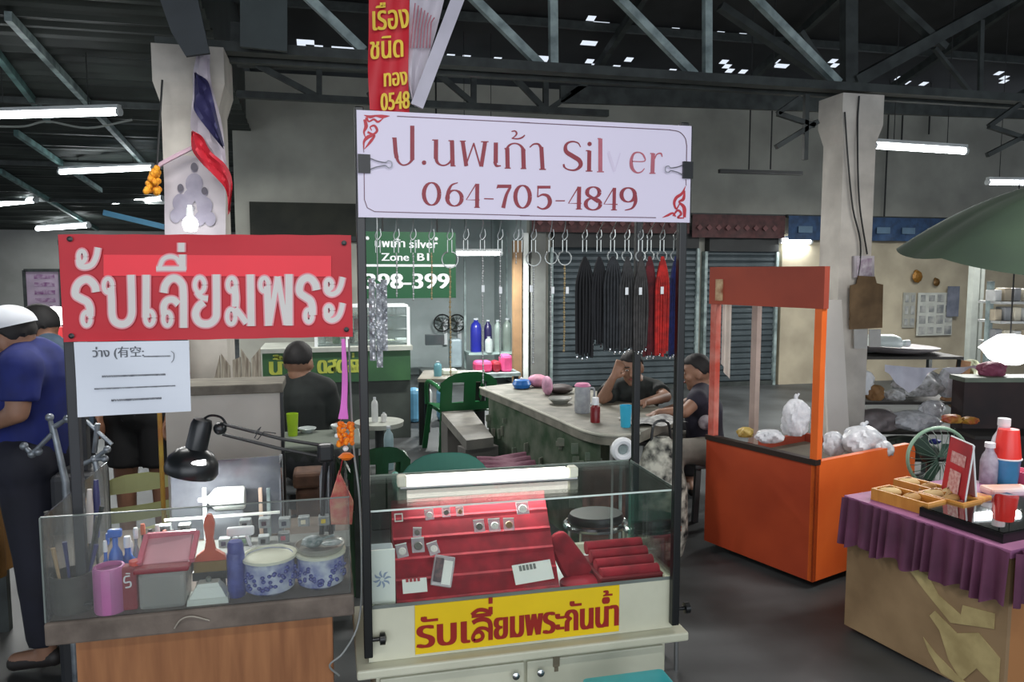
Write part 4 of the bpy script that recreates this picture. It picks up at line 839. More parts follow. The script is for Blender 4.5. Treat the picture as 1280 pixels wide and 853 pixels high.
Mx = Matrix.Rotation(math.pi/2, 3, 'Y')
L = (e-a).length; build('body', B().lathe([(.001, 0), (.010, 0), (.014, .012), (.034, .03), (.038, .04), (.038, L+.01), (.034, L+.016), (.001, L+.016)], a-Vector((.01, 0, 0)), 20, Mx), mat('lit_white_plastic', (240, 246, 240), .3, var=.01), t, smooth=True)
build('nozzle', B().lathe([(.001, -.02), (.007, -.02), (.009, 0)], a-Vector((.01, 0, 0)), 12, Mx), M_white, t); build('cradle', B().bb((a.x, a.y-.02, zw), (e.x, a.y+.02, a.z-.035)), M_acr, t)
for i, px in enumerate((256, 326, 336)): one('bench_peg', ['white plastic peg beside the lying bottle', 'pale wooden peg past the lying bottle', 'short grey peg past the lying bottle'][i], 'peg', B().rbox((PV(px, 630, v3-.06).x, v3-.06, (zw+PV(px, 610, v3-.06).z)/2), (.012, .012, PV(px, 610, v3-.06).z-zw), .002), [M_white, mat('tan_peg', (200, 176, 156), .6), M_steel][i])
# desk lamp
vL = 2.42
t = thing('desk_lamp', 'black double-arm desk lamp with its lit tube over the bench', 'lamp', PV(405, 640, vL)-ZU*.0)
t.location.z = zw
M_lb = mat('black_lamp_enamel', (26, 30, 32), .3)
sc = PV(242, 575, vL); ax = Matrix.Rotation(math.radians(14), 3, 'Y')
build('shade', B().lathe([(.074, -.045), (.078, -.03), (.072, 0), (.05, .028), (.032, .036), (.031, .11), (.026, .125), (.001, .13)], sc, 24, ax), M_lb, t, smooth=True)
build('lit_tube', B().tube([PV(229, 582, vL-.06), PV(257, 578, vL-.06)], .008, 10), glow('desk_tube', (255, 255, 255), 8), t, smooth=True)
l = bpy.data.lights.new('desk_light', 'AREA'); l.size = .1; l.energy = 5; lo = bpy.data.objects.new('desk_light', l); C.collection.objects.link(lo); lo.parent = t; lo.location = sc-ZU*.05-t.location
build('neck', B().tube(catmull([PV(250, 528, vL), PV(262, 520, vL), PV(276, 522, vL), PV(284, 532, vL)], 5), .004, 6).ball(PV(275, 536, vL), .02, 10), M_lb, t, smooth=True)
build('arm', B().tube([PV(278, 530, vL), PV(352, 549, vL), PV(408, 558, vL)], .0055, 8), M_lb, t); build('arm', B().tube([PV(278, 543, vL), PV(345, 560, vL), PV(404, 572, vL)], .0055, 8), M_lb, t)
build('spring', B().tube([PV(318, 542, vL-.01), PV(326, 534, vL-.01), PV(318, 548, vL-.01), PV(322, 550, vL-.01), PV(330, 540, vL-.01), PV(345, 542, vL-.01)], .0018, 5), mat('spring_wire', (90, 92, 92), .4, .6), t)
build('joint', B().rbox(PV(407, 566, vL), (.05, .03, .06), .01), M_lb, t)
jb = PV(407, 570, vL); build('lower_arm', B().tube([jb, Vector((jb.x-.02, vL, zw+.02))], .008, 8).tube([jb+Vector((.02, 0, 0)), Vector((jb.x+.01, vL, zw+.02))], .008, 8), M_lb, t); build('base', B().lathe([(.001, 0), (.06, 0), (.055, .02), (.001, .025)], (jb.x, vL, zw), 20), M_lb, t, smooth=True)
# two grey cylinders, red bag, garland string
for i, px in enumerate((404, 413)):
    p = PV(px, 605, 2.55); cz = PV(px, 583, 2.55).z
    one('spray_can', ['grey spray can beside the lamp base', 'grey spray can behind the pink ribbon, nearer the post'][i], 'can', B().lathe([(.001, 0), (.012, 0), (.012, .85*(cz-zw)), (.006, .95*(cz-zw)), (.005, cz-zw), (.001, cz-zw)], (p.x, 2.55, zw), 14), mat('grey_can', (140, 144, 150), .35, .4))
p = PV(425, 640, 2.3)
t = thing('red_pouch', 'red and tan pointed pouch hanging beside the black post', 'pouch', (p.x, 2.3, PV(425, 655, 2.3).z))
build('cloth', B().prism([PV(424, 592, 2.3), PV(412, 630, 2.3), PV(414, 656, 2.3), PV(440, 656, 2.3), PV(442, 630, 2.3)], (0, .04, 0)), mat('red_print_cloth', (190, 60, 74), .7, rgb2=(200, 150, 120), scale=26), t)
build('cord', B().tube([PV(428, 575, 2.3), PV(424, 594, 2.3)], .002, 5), M_redv, t)
# pink ribbon with marigold garland
vg = V0+.02
t = thing('ribbon_garland', 'pink ribbon with an orange marigold garland hanging from the banner end', 'garland', PV(432, 575, vg))
b = B()
for k in range(7):
    o = (k-3)*.8; b.tube(catmull([PV(429+o*.5, 424, vg), PV(431+o, 470, vg+.004*(k % 2)), PV(430+o*1.2, 505, vg), PV(429+o*2.2, 524, vg)], 4), .0028, 5)
build('ribbon', b, mat('pink_ribbon', (236, 120, 216), .5), t)
rr = random.Random(2); b = B()
for k in range(60):
    a = rr.uniform(0, 6.28); p = PV(432, 530+rr.uniform(0, 26), vg); b.ball(p+Vector((math.cos(a)*.018, math.sin(a)*.016, 0)), rr.uniform(.005, .008), 6)
build('marigolds', b, mat('marigold', (255, 148, 16), .7, rgb2=(226, 104, 10), scale=80), t)
b = B(); b.lathe([(.001, .01), (.012, .009), (.022, 0), (.012, -.008), (.001, -.009)], PV(433, 571, vg), 14); build('pendant_flower', b, mat('orange_bloom', (240, 120, 20), .6), t); build('white_beads', B().ball(PV(432, 561, vg), .008, 8).ball(PV(421, 545, vg), .006, 8), M_white, t)
one('power_cord', 'pale power cord dropping along the black post to the floor', 'cord', B().tube(catmull([PV(436, 424, V0+.06), PV(438, 480, V0+.06), PV(442, 560, V0+.05), PV(449, 620, V0+.03), PV(452, 700, V0+.02), PV(449, 775, V0-.0), PV(430, 815, V0-.03), PV(412, 832, V0-.03), PV(424, 845, V0)], 5), .0028, 6), mat('grey_cord', (150, 154, 152), .5))
# white wire/clips around the bench mid
M_vise = mat('silver_tool', (150, 158, 164), .35, .5, rgb2=(110, 116, 122), scale=16)
# ================================================================ middle: shop interior, tables, chairs
V3 = Vector
M_plast = mat('white_plastic', (232, 236, 238), .35, var=.02)
def boxpx(name, lab, cat, x0, y0, x1, y1, v, dep, m, r=.01, group=None, z0=None):
    a, c = PV(x0, y1, v), PV(x1, y1, v); zt = PV((x0+x1)/2, y0, v).z; zb = PV((x0+x1)/2, y1, v).z if z0 is None else z0
    return one(name, lab, cat, B().rbox(((a.x+c.x)/2, v+dep/2, (zt+zb)/2), (c.x-a.x, dep, zt-zb), r), m, group)
M_glz = glassmat('cabinet_glass', (.8, .86, .84), .12, .03, .15, (.4, .44, .42))
# green sign
v = 8.3; a, c = PV(456, 373, v), PV(570, 373, v); zt, zb = PV(513, 290, v).z, PV(513, 373, v).z
t = thing('green_sign', 'green hanging shop sign with white lettering and unit numbers', 'sign', ((a.x+c.x)/2, v, zb))
build('board', B().bb((a.x, v, zb), (c.x, v+.03, zt)), mat('sign_green', (8, 86, 46), .5, rgb2=(6, 70, 38), scale=1), t)
gp = lambda px, py, l: (lambda p: Vector((p.x, v-.002-l, p.z)))(PV(px, py, v))
gq = lambda x, y, l: Vector((x, v-.003-l, y))
b = B()
def gt(txt, x0, x1, ybase, hpx, bold=.0035): p0, p1 = PV(x0, ybase, v), PV(x1, ybase, v); typeset(b, txt, gq, p0.x, p1.x, p0.z, hpx/FPX*8.6/.7, bold=bold)
gt('นพเก้า', 469, 506, 309, 9); gt('silver', 512, 547, 310, 10); gt('Zone', 477, 511, 326, 9); gt('B1', 522, 536, 326, 9); gt('398-399', 457, 561, 361, 18, .010)
p0, p1 = PV(457, 332, v), PV(570, 334, v); b.bb((p0.x, v-.006, p0.z-.012), (p1.x, v-.002, p0.z+.012))
build('lettering', b, M_plast, t)
build('bolt', B().ball(gp(459, 298, 0), .022, 8), M_plast, t); build('bolt', B().ball(gp(545, 299, 0), .022, 8), M_plast, t)
build('hanger', B().tube([Vector((a.x+.2, v+.015, zt)), Vector((a.x+.2, v+.015, 4.4))], .01, 5).tube([Vector((c.x-.2, v+.015, zt)), Vector((c.x-.2, v+.015, 4.4))], .01, 5), M_cable, t)
# shop shelves
vS = 10.6
xs0, xs1 = PV(586, 440, vS).x, PV(651, 440, vS).x-.1
t = thing('shop_shelf', 'white wall shelf unit holding water jugs inside the silver shop', 'shelf', ((xs0+xs1)/2, vS, 0))
for y in (441, 470, 500): build('shelf_board', B().bb((xs0, vS, PV(610, y, vS).z-.03), (xs1, vS+.4, PV(610, y, vS).z)), mat('pale_shelf', (170, 190, 186), .5), t)
for x in (xs0, xs1-.03): build('upright', B().bb((x, vS+.37, 0), (x+.03, vS+.4, 2.2)), M_steel, t)
zs = PV(610, 441, vS).z
def jug(lab, x0, x1, ytop, col, sh=None, cap=None, v=vS+.15, group=None, z=None, nm='jug', rough=.3):
    z0 = zs if z is None else z; p = PV((x0+x1)/2, 430, v); r = (x1-x0)/2/FPX*p.length; h = PV((x0+x1)/2, ytop, v).z-z0
    t = thing(nm, lab, 'container', (p.x, v, z0), group); build('body', B().lathe([(.001, 0), (r*.95, 0), (r, h*.05), (r, h*.7), (r*.85, h*.82), (r*.4, h*.9), (r*.4, h*.96), (.001, h*.96)], (p.x, v, z0), 16), mat(lab.split()[0]+'_jug_%d' % x0, col, rough), t, smooth=True)
    build('lid', B().lathe([(r*.45, h*.95), (r*.45, h), (.001, h)], (p.x, v, z0), 12), mat('cap_%d' % x0, cap or (200, 206, 210), .4), t); return t
jug('deep blue water jug on the upper shop shelf', 588, 602, 398, (38, 44, 150)); jug('dark violet jug beside the deep blue one on the shop shelf', 605, 615, 400, (40, 34, 84)); jug('milky jug beside the violet jug on the shop shelf', 606, 616, 421, (196, 206, 204), v=vS+.02)
jug('clear glass storage jar in the shop shelf middle', 617, 627, 400, (150, 166, 160)); jug('wide banded glass jar at the shop shelf end', 628, 640, 398, (130, 142, 134))
boxpx('bag', 'bright pink plastic bag below the water jugs', 'bag', 594, 452, 616, 466, 9.2, .2, mat('hot_pink', (222, 70, 120), .5), .04, z0=None)
boxpx('bag', 'deep red bag between two pink bags', 'bag', 616, 452, 627, 466, 9.2, .2, mat('deep_red', (150, 24, 44), .5), .04)
boxpx('bag', 'pink upright plastic bag beside the wooden door trim', 'bag', 627, 444, 641, 466, 9.2, .2, mat('pink_bag', (232, 84, 140), .5), .04)
za = PV(616, 466, 9.2).z
t = thing('side_counter', 'low grey counter carrying the pink and red bags', 'counter', (PV(616, 466, 9.2).x, 9.3, 0)); xa, xb = PV(590, 466, 9.15).x, PV(650, 466, 9.15).x
build('top', B().bb((xa, 9.1, za-.04), (xb, 9.5, za)), M_steel, t)
for x in (xa+.03, xb-.07): build('leg', B().bb((x, 9.14, 0), (x+.05, 9.2, za-.04)), M_steeld, t)
# wall fans
for px, nm in ((553, 'white-backed wall fan on the grey shop wall'), (571, 'dark wall fan beside the white-backed one')):
    c_ = PV(px, 404, 11.72); t = thing('wall_fan', nm, 'fan', c_)
    b = B(); b.tube([c_+Vector((math.cos(k*math.pi/10)*.13, 0, math.sin(k*math.pi/10)*.13)) for k in range(20)], .012, 6, True)
    for k in range(12): b.tube([c_, c_+Vector((math.cos(k*math.pi/6)*.13, 0, math.sin(k*math.pi/6)*.13))], .004, 4)
    build('cage', b, M_cable, t)
    b = B()
    for k in range(3): a_ = k*2.09; b.prism([c_+Vector((0, .02, 0)), c_+Vector((math.cos(a_)*.11, .02, math.sin(a_)*.11)), c_+Vector((math.cos(a_+.7)*.11, .04, math.sin(a_+.7)*.11))], (0, .005, 0))
    build('blade', b, mat('fan_blade', (66, 74, 66), .4), t); build('motor', B().rbox(c_+Vector((.06, .1, 0)), (.1, .16, .1), .03).bb(c_+Vector((.03, .1, -.35)), c_+Vector((.09, .17, 0)), ), M_plast, t)
boxpx('mirror', 'tall dark-framed mirror leaning in the silver shop', 'mirror', 532, 418, 556, 466, 10.9, .05, mat('smoky_mirror', (74, 82, 84), .15), .01, z0=.55)
boxpx('low_cupboard', 'grey low cupboard below the mirror and fans', 'cupboard', 528, 464, 586, 500, 10.6, .4, mat('grey_cupboard', (92, 98, 96), .6), .01, z0=0)
boxpx('basin', 'pale plastic basin stack on the low cupboard', 'basin', 563, 424, 578, 460, 10.8, .2, mat('pale_basin', (150, 166, 172), .4), .03)
# glass counter and carton at the shop mouth
v = 8.6; xa, xb = PV(458, 440, v).x, PV(512, 440, v).x; zt = PV(485, 434, v).z
t = thing('glass_counter', 'dim glass counter full of stock beside the black post', 'counter', ((xa+xb)/2, v+.25, 0))
build('top', B().bb((xa, v, zt-.03), (xb, v+.5, zt)), M_steel, t); build('body', B().bb((xa+.02, v+.02, .08), (xb-.02, v+.48, zt-.03)), mat('packed_stock', (96, 100, 90), .6, rgb2=(30, 34, 32), scale=7), t)
build('base', B().bb((xa, v, 0), (xb, v+.5, .08)), M_black, t); xx = PV(497, 470, v).x; build('post', B().bb((xx-.03, v-.01, 0), (xx+.03, v+.02, zt-.03)), mat('pale_post', (176, 180, 170), .5), t)
boxpx('carton', 'small white carton on the dim glass counter', 'carton', 496, 424, 511, 434, v+.1, .2, M_plast, .01, z0=zt); boxpx('packet_stack', 'white and yellow packets on the glass counter', 'packets', 458, 426, 494, 434, v+.12, .2, mat('cream_packets', (222, 222, 170), .5, rgb2=(230, 234, 230), scale=5), .01, z0=zt)
# green lettered counter behind the man in black
v = 7.3; xa, xb = PV(328, 450, v).x, PV(513, 450, v).x; zt = PV(420, 437, v).z; zb = PV(420, 478, v).z
t = thing('food_counter', 'long counter with a green board of curly yellow lettering', 'counter', ((xa+xb)/2, v+.3, 0))
build('body', B().bb((xa, v+.03, 0), (xb, v+.6, zt)), mat('counter_grey_green', (78, 86, 80), .6, rgb2=(58, 64, 60), scale=3), t); build('sign_board', B().bb((xa, v-.01, zb), (xb, v+.03, zt-.02)), mat('counter_green', (60, 104, 64), .5, rgb2=(46, 84, 54), scale=3), t)
build('top', B().bb((xa-.02, v-.03, zt-.02), (xb+.02, v+.62, zt+.02)), mat('pale_counter_top', (186, 190, 180), .4), t)
b = B(); gq2 = lambda x, y, l: Vector((x, v-.013-l, y)); rr = random.Random(8)
typeset(b, 'น้ำ', gq2, PV(338, 468, v).x, PV(364, 468, v).x, zb+.09, .22, bold=.01); typeset(b, 'ดสด', gq2, PV(398, 468, v).x, PV(432, 468, v).x, zb+.09, .22, bold=.01); typeset(b, 'อร่อย', gq2, PV(436, 468, v).x, PV(450, 468, v).x, zb+.09, .22, bold=.008); 
build('lettering', b, mat('lime_yellow_paint', (196, 206, 84), .5), t)
# glass boxes on it
t = thing('glass_box', 'white-edged glass food box on the lettered counter', 'case', (PV(455, 430, v).x, v+.3, zt+.02))
x0_, x1_ = PV(395, 430, v).x, PV(512, 430, v).x; z1_ = PV(450, 385, v).z
build('pane', B().bb((x0_, v+.1, zt+.02), (x1_, v+.11, z1_)), M_glz, t); b = B(); b.bb((x0_, v+.09, z1_), (x1_, v+.5, z1_+.02)); 
for k in range(4): xk = x0_+(x1_-x0_)*k/3; b.bb((xk-.015, v+.09, zt+.02), (xk+.015, v+.12, z1_))
for k in range(3): z_ = zt+.02+(z1_-zt)*k/3; b.bb((x0_, v+.12, z_), (x1_, v+.4, z_+.015))
build('frame', b, M_plast, t)
rr = random.Random(4)
for k in range(6):
    p = PV(402+k*9, 410, v+.25); z_ = zt+.02+(z1_-zt)/3*(k % 2)+.016
    one('food_packet', ['white', 'yellow', 'pale green', 'cream', 'grey', 'pink'][k]+' packet on a shelf of the glass food box', 'packet', B().rbox((p.x, v+.25, z_+.06), (.07, .1, .12), .01), mat('packet_%d' % k, [(226, 228, 226), (220, 204, 110), (160, 200, 160), (220, 212, 184), (140, 146, 146), (226, 160, 170)][k], .5))
# small table with bottle, green chair, crates
v = 6.9; zt = PZ(560, 474, .62).z
ta, tb, tc, td = PZ(522, 474, .62), PZ(600, 474, .62), PZ(606, 463, .62), PZ(530, 463, .62)
t = thing('small_table', 'small grey-topped table with dark legs before the silver shop', 'table', ((ta.x+tc.x)/2, (ta.y+tc.y)/2, 0))
build('top', B().prism([ta, tb, tc, td], (0, 0, -.03)), mat('grey_table_top', (128, 124, 112), .6), t)
for p in (ta, tb, tc, td): q = p.lerp((ta+tc)/2, .1); build('leg', B().bar((q.x, q.y, 0), (q.x, q.y, .59), .05, .05), M_black, t)
jug('teal squeeze bottle on the small grey-topped table', 542, 552, 452, (96, 150, 160), v=ta.y+.15, z=.62, nm='bottle'); boxpx('food_tray', 'pale tray of wrapped food on the small grey-topped table', 'tray', 554, 463, 572, 468, ta.y+.2, .15, mat('pale_wrap', (196, 204, 188), .5), .01, z0=.62)
for x0_, x1_, lab in ((511, 527, 'light blue plastic bag on the floor beside the small table'), (530, 541, 'white plastic bag between the dark table legs'), (548, 566, 'sky blue plastic crate under the small table')):
    boxpx('plastic_bag', lab, 'bag', x0_, 487, x1_, 510, 8.0, .2, mat('bag_'+lab[:5].strip(), (96, 156, 190) if x0_ != 530 else (190, 196, 194), .5), .05, z0=0)
M_gch = mat('green_plastic', (22, 92, 48), .4, rgb2=(16, 76, 40), scale=3)
def plastic_chair(lab, px, py_top, D, yaw, m, w=.5, ht=.8, slots='oval', group=None):
    c_ = PD(px, py_top, D); ht = c_.z; o = Vector((c_.x, c_.y, 0)); F = Matrix.Translation(o) @ Matrix.Rotation(yaw, 4, 'Z')
    t = thing('plastic_chair', lab, 'chair', o, group); sh = .42 if ht > .6 else ht*.55
    def pt(x, y, z): return F @ Vector((x, y, z))
    b = B()   # local: back at y=0, seat towards +y
    b.grid(lambda u, q: pt((u-.5)*w*.92, .04+q*w*.86, sh-.015*math.sin(u*math.pi)), 10, 6); n0 = len(b.v); b.grid(lambda u, q: pt((u-.5)*w*.92, .04+q*w*.86, sh-.03), 10, 6)
    build('seat', b, m, t, smooth=True)
    # back: frame with openings
    bt = B(); H_ = ht-sh
    def bk(x, z): return pt(x*w/2, -.05*(z/H_)-.03*(1-(x)**2), sh+z)
    def strip(x0, x1, f0, f1, n=8):
        for s_ in (0, .018):
            bt.add([bk(x0+(x1-x0)*i/n, z)+F.to_3x3() @ Vector((0, s_, 0)) for i in range(n+1) for z in (f0(x0+(x1-x0)*i/n), f1(x0+(x1-x0)*i/n))], [(2*i, 2*i+1, 2*i+3, 2*i+2) for i in range(n)])
    topf = lambda x: H_*(1-.28*abs(x)**3)
    if slots == 'oval':
        strip(-1, 1, lambda x: H_*.74, topf); strip(-1, 1, lambda x: 0, lambda x: H_*.2); strip(-1, -.62, lambda x: H_*.2, lambda x: H_*.74, 3); strip(.62, 1, lambda x: H_*.2, lambda x: H_*.74, 3); strip(-.2, .2, lambda x: H_*.2, lambda x: H_*.74, 3)
    elif slots == 'solid': strip(-1, 1, lambda x: 0, topf, 12)
    else:
        strip(-1, 1, lambda x: H_*.78, topf); strip(-1, 1, lambda x: H_*.42, lambda x: H_*.6); strip(-1, 1, lambda x: 0, lambda x: H_*.16); strip(-1, -.78, lambda x: 0, topf, 3); strip(.78, 1, lambda x: 0, topf, 3)
    build('backrest', bt, m, t)
    for s_ in (-1, 1):
        build('armrest', B().tube(catmull([pt(s_*w/2, -.02, sh+H_*.55), pt(s_*w*.54, .12, sh+.22), pt(s_*w*.54, w*.7, sh+.2), pt(s_*w*.5, w*.86, sh)], 4), .018, 8), m, t, smooth=True)
        for y in (.02, w*.86): build('leg', B().bar(pt(s_*w*.52, y+(.06 if y > .1 else -.06), 0), pt(s_*w*.44, y, sh-.01), .045, .03), m, t)
    return t
plastic_chair('dark green plastic armchair with its back turned beside the concrete table', 585, 464, 6.5, math.radians(8), M_gch)
# concrete table and bench
def slab(name, lab, cat, pts, th, z, m, mleg, base=None, group=None):
    P_ = [PZ(x, y, z) for x, y in pts]; cx = sum((p for p in P_), Vector())/len(P_)
    t = thing(name, lab, cat, (cx.x, cx.y, 0), group); build('top', B().prism(P_, (0, 0, -th)), m, t)
    Q = [Vector((p.x+(cx.x-p.x)*.16, p.y+(cx.y-p.y)*.16, 0)) for p in P_]
    return t, P_, cx, Q
M_conc = mat('terrazzo_top', (138, 136, 124), .6, rgb2=(104, 104, 94), scale=9); M_moss = mat('mossy_mosaic', (96, 104, 90), .8, rgb2=(26, 60, 30), scale=5, bump=.2)
edge = catmull([PZ(600, 484, .7), PZ(640, 500, .7), PZ(690, 521, .7), PZ(730, 538, .7), PZ(765, 544, .7), PZ(800, 541, .7)], 5)
rear = [PZ(848, 520, .7), PZ(812, 504, .7), PZ(740, 488, .7), PZ(660, 477, .7)]
P_ = edge+rear; cx = sum(P_, Vector())/len(P_)
t = thing('concrete_table', 'long terrazzo-topped concrete table with mossy green mosaic side', 'table', (cx.x, cx.y, 0)); CT = t
build('top', B().prism(P_, (0, 0, -.06)), M_conc, t)
Q = [Vector((p.x+(cx.x-p.x)*(.12 if i < len(edge)-6 else .6), p.y+(cx.y-p.y)*(.12 if i < len(edge)-6 else .6), 0)) for i, p in enumerate(P_)]
build('side_panel', B().prism([q for q in Q], (0, 0, .64)), M_moss, t)
build('pale_edge_line', B().tube([p+Vector((0, 0, -.005)) for p in edge], .009, 6), mat('pale_chipped_edge', (190, 190, 176), .7), t)
b = B(); rr = random.Random(6)
for k in range(46):
    i = rr.randint(0, len(edge)-2); q = Q[i].lerp(Q[i+1], rr.random()); n_ = (Q[i]-cx); n_.z = 0; n_.normalize(); b.rbox(q+n_*.004+ZU*rr.uniform(.1, .58), (rr.uniform(.03, .08), .012, rr.uniform(.03, .08)), .003, rz=math.degrees(math.atan2(n_.y, n_.x))-90)
o = build('mosaic_chip', b, mat('mosaic_chips', (130, 128, 116), .7, rgb2=(90, 110, 92), scale=4), t); o['kind'] = 'stuff'
p = PV(766, 590, 4.0)
t, P_, cx, Q = slab('concrete_bench', 'grey concrete bench slab beside the long table', 'bench', [(552, 515), (590, 512), (617, 547), (583, 551)], .07, .42, mat('grey_bench', (124, 122, 114), .7, rgb2=(98, 97, 92), scale=6), None)
for q in (Q[0].lerp(Q[1], .5), Q[2].lerp(Q[3], .5)): build('leg', B().box(q+ZU*.175, (.26, .14, .35), 14), mat('grey_bench_leg', (100, 98, 94), .8), t)
# small round table with thermos and bucket
c_ = PZ(474, 527, .6); t = thing('round_table', 'small round table behind the black post', 'table', (c_.x, c_.y, 0)); build('top', B().lathe([(.001, .57), (.16, .57), (.165, .6), (.001, .6)], (c_.x, c_.y, 0), 24), mat('pale_round_top', (166, 170, 160), .5), t); build('pedestal', B().lathe([(.001, 0), (.14, 0), (.13, .03), (.03, .06), (.03, .57)], (c_.x, c_.y, 0), 16), M_steeld, t, smooth=True)
jug('white flask standing on the small round table', 463, 471, 497, (214, 218, 216), v=c_.y, z=.6, nm='flask'); jug('short white cup beside the flask on the round table', 475, 482, 516, (220, 222, 220), v=c_.y-.02, z=.6, nm='cup')
jug('grey-blue bucket in front of the small round table', 478, 490, 533, (150, 176, 182), v=c_.y-.35, z=.36, nm='bucket')
one('crate', 'dark crate supporting the grey-blue bucket', 'crate', B().rbox((PV(482, 560, c_.y-.35).x, c_.y-.35, .18), (.2, .2, .36), .01), mat('dark_crate', (48, 54, 50), .7))
# chairs right behind the glass case
plastic_chair('aqua plastic chair directly behind the glass case', 556, 562, 3.35, math.radians(-4), mat('aqua_plastic', (96, 164, 148), .4, rgb2=(84, 148, 134), scale=2), w=.40, slots='solid')
plastic_chair('dark green plastic chair behind the black post and glass case', 474, 556, 3.75, math.radians(10), mat('bottle_green_plastic', (40, 80, 50), .45, rgb2=(30, 64, 40), scale=6), w=.30, slots='oval')
c_ = PZ(632, 578, .4); t = thing('cloth_stool', 'low stool with a folded purple striped cloth beside the aqua chair', 'stool', (c_.x, c_.y, 0))
build('seat', B().rbox((c_.x, c_.y, .37), (.32, .3, .04), .01), M_steeld, t); build('cloth', B().grid(lambda u, w: Vector((c_.x+(u-.5)*.34, c_.y+(w-.5)*.32, .405+.02*math.sin(w*18)*math.cos(u*3))), 12, 24), mat('purple_stripe_cloth', (124, 78, 96), .8, rgb2=(92, 52, 68), scale=30, stretch=(1, 8, 1)), t)
for i in (-1, 1):
    for j in (-1, 1): build('leg', B().bar((c_.x+i*.14, c_.y+j*.13, 0), (c_.x+i*.13, c_.y+j*.12, .35), .03, .03), M_steeld, t)
# chrome stool whose hoops show through the glass
def hoop_stool(lab, px, py, D, r):
    c_ = PD(px, py, D); t = thing('chrome_stool', lab, 'stool', (c_.x, c_.y, 0))
    build('hoop', B().tube([Vector((c_.x+r*math.cos(k*math.pi/12), c_.y+r*.8*math.sin(k*math.pi/12), c_.z)) for k in range(24)], .012, 8, True), M_chrome, t, smooth=True)
    build('seat', B().lathe([(.001, 0), (r*.9, 0), (r*.92, .02), (r*.85, .035), (.001, .035)], (c_.x, c_.y, c_.z+.012), 20, sy=.8), M_black, t, smooth=True)
    for k in range(4): a_ = .78+k*1.57; build('leg', B().tube([Vector((c_.x+r*math.cos(a_)*1.1, c_.y+r*.8*math.sin(a_)*1.1, 0)), Vector((c_.x+r*math.cos(a_), c_.y+r*.8*math.sin(a_), c_.z))], .01, 8), M_chrome, t)
hoop_stool('round black chrome-legged stool seen through the glass case end', 815, 660, 3.0, .11); hoop_stool('round chrome stool behind the necklace bust', 745, 655, 3.1, .13)
# things on the concrete table
def ontab(px, py, z=.7): return PZ(px, py, z)
def vessel(name, lab, cat, px, py, w, h, prof, m, z=.7, n=20, group=None):
    p = ontab(px, py, z); d = (p-EYEP).length; r = w/2/FPX*d; hh = h/FPX*d; t = thing(name, lab, cat, p, group); build('body', B().lathe([(q*r if q > .01 else .001, zz_*hh) for q, zz_ in prof], p, n), m, t, smooth=True); return t, p, r, hh
cup = [(.001, 0), (.75, 0), (.8, .02), (1, 1), (.93, 1), (.74, .06), (.001, .05)]
vessel('cup', 'bright cyan plastic tumbler on the table edge before the men', 'cup', 782, 534, 15, 27, cup, mat('cyan_plastic', (64, 190, 226), .3))
t, p, r, hh = vessel('pitcher', 'clear plastic pitcher with a pink lid on the concrete table', 'pitcher', 728, 516, 20, 34, [(.001, 0), (.9, 0), (1, .05), (.95, 1), (.001, 1)], mat('milky_clear_plastic', (176, 180, 184), .25, rgb2=(150, 154, 160), scale=20))
build('lid', B().lathe([(.001, hh*1.1), (r*.8, hh*1.08), (r*1.02, hh*1.0), (r*1.0, hh*.97)], p, 18), mat('pink_lid', (240, 150, 190), .35), t, smooth=True); build('handle', B().tube(catmull([p+Vector((r*.9, 0, hh*.9)), p+Vector((r*1.5, 0, hh*.85)), p+Vector((r*1.45, 0, hh*.4)), p+Vector((r*.9, 0, hh*.25))], 4), .007, 7), mat('milky_clear_plastic', (176, 180, 184), .25), t, smooth=True)
t, p, r, hh = vessel('sauce_bottle', 'dark red bottle with a white cap in front of the pitcher', 'bottle', 744, 528, 12, 22, [(.001, 0), (1, 0), (1, .85), (.6, 1), (.001, 1)], mat('dark_red_sauce', (120, 20, 26), .3)); build('cap', B().lathe([(.001, hh), (r*.75, hh), (r*.7, hh*1.4), (.001, hh*1.42)], p, 12), M_plast, t, smooth=True)
vessel('bowl', 'pale wrapped bowl on the table behind the pitcher', 'bowl', 700, 505, 30, 8, [(.001, 0), (.5, 0), (1, .8), (.95, 1), (.5, .3), (.001, .2)], mat('pale_bowl', (150, 152, 146), .5))
t, p, r, hh = vessel('toy', 'blue rounded plastic toy on a small stand on the table', 'toy', 652, 486, 24, 12, [(.001, .2), (.8, .1), (1, .5), (.8, .9), (.001, 1)], mat('toy_blue', (36, 108, 186), .35)); build('stand', B().lathe([(r*.3, -.02), (r*.3, hh*.2)], p, 10).ball(p+ZU*hh, r*.2, 8), M_plast, t)
for i, (px, py, w, h, col, lab) in enumerate([(672, 484, 26, 16, (222, 150, 178), 'soft pink bag on the far end of the concrete table'), (684, 494, 12, 24, (218, 160, 190), 'narrow pale pink bag beside the soft pink bag'), (700, 492, 34, 12, (70, 60, 58), 'dark bundle behind the pitcher on the concrete table')]):
    p = ontab(px, py); d = (p-EYEP).length; one('soft_bag', lab, 'bag', B().ball(p+ZU*h/2/FPX*d, (w/2/FPX*d, .09, h/2/FPX*d), 12), mat('softbag_%d' % i, col, .6, rgb2=tuple(c*.75 for c in col), scale=14), smooth=True)
p = ontab(815, 528); one('newspaper', 'rumpled newspaper under the forearm at the table end', 'paper', B().grid(lambda u, w: p+Vector(((u-.5)*.34, (w-.5)*.26, .012+.012*math.sin(u*9)*math.cos(w*7))), 12, 10), mat('newsprint', (190, 192, 188), .8, rgb2=(120, 120, 120), scale=24))
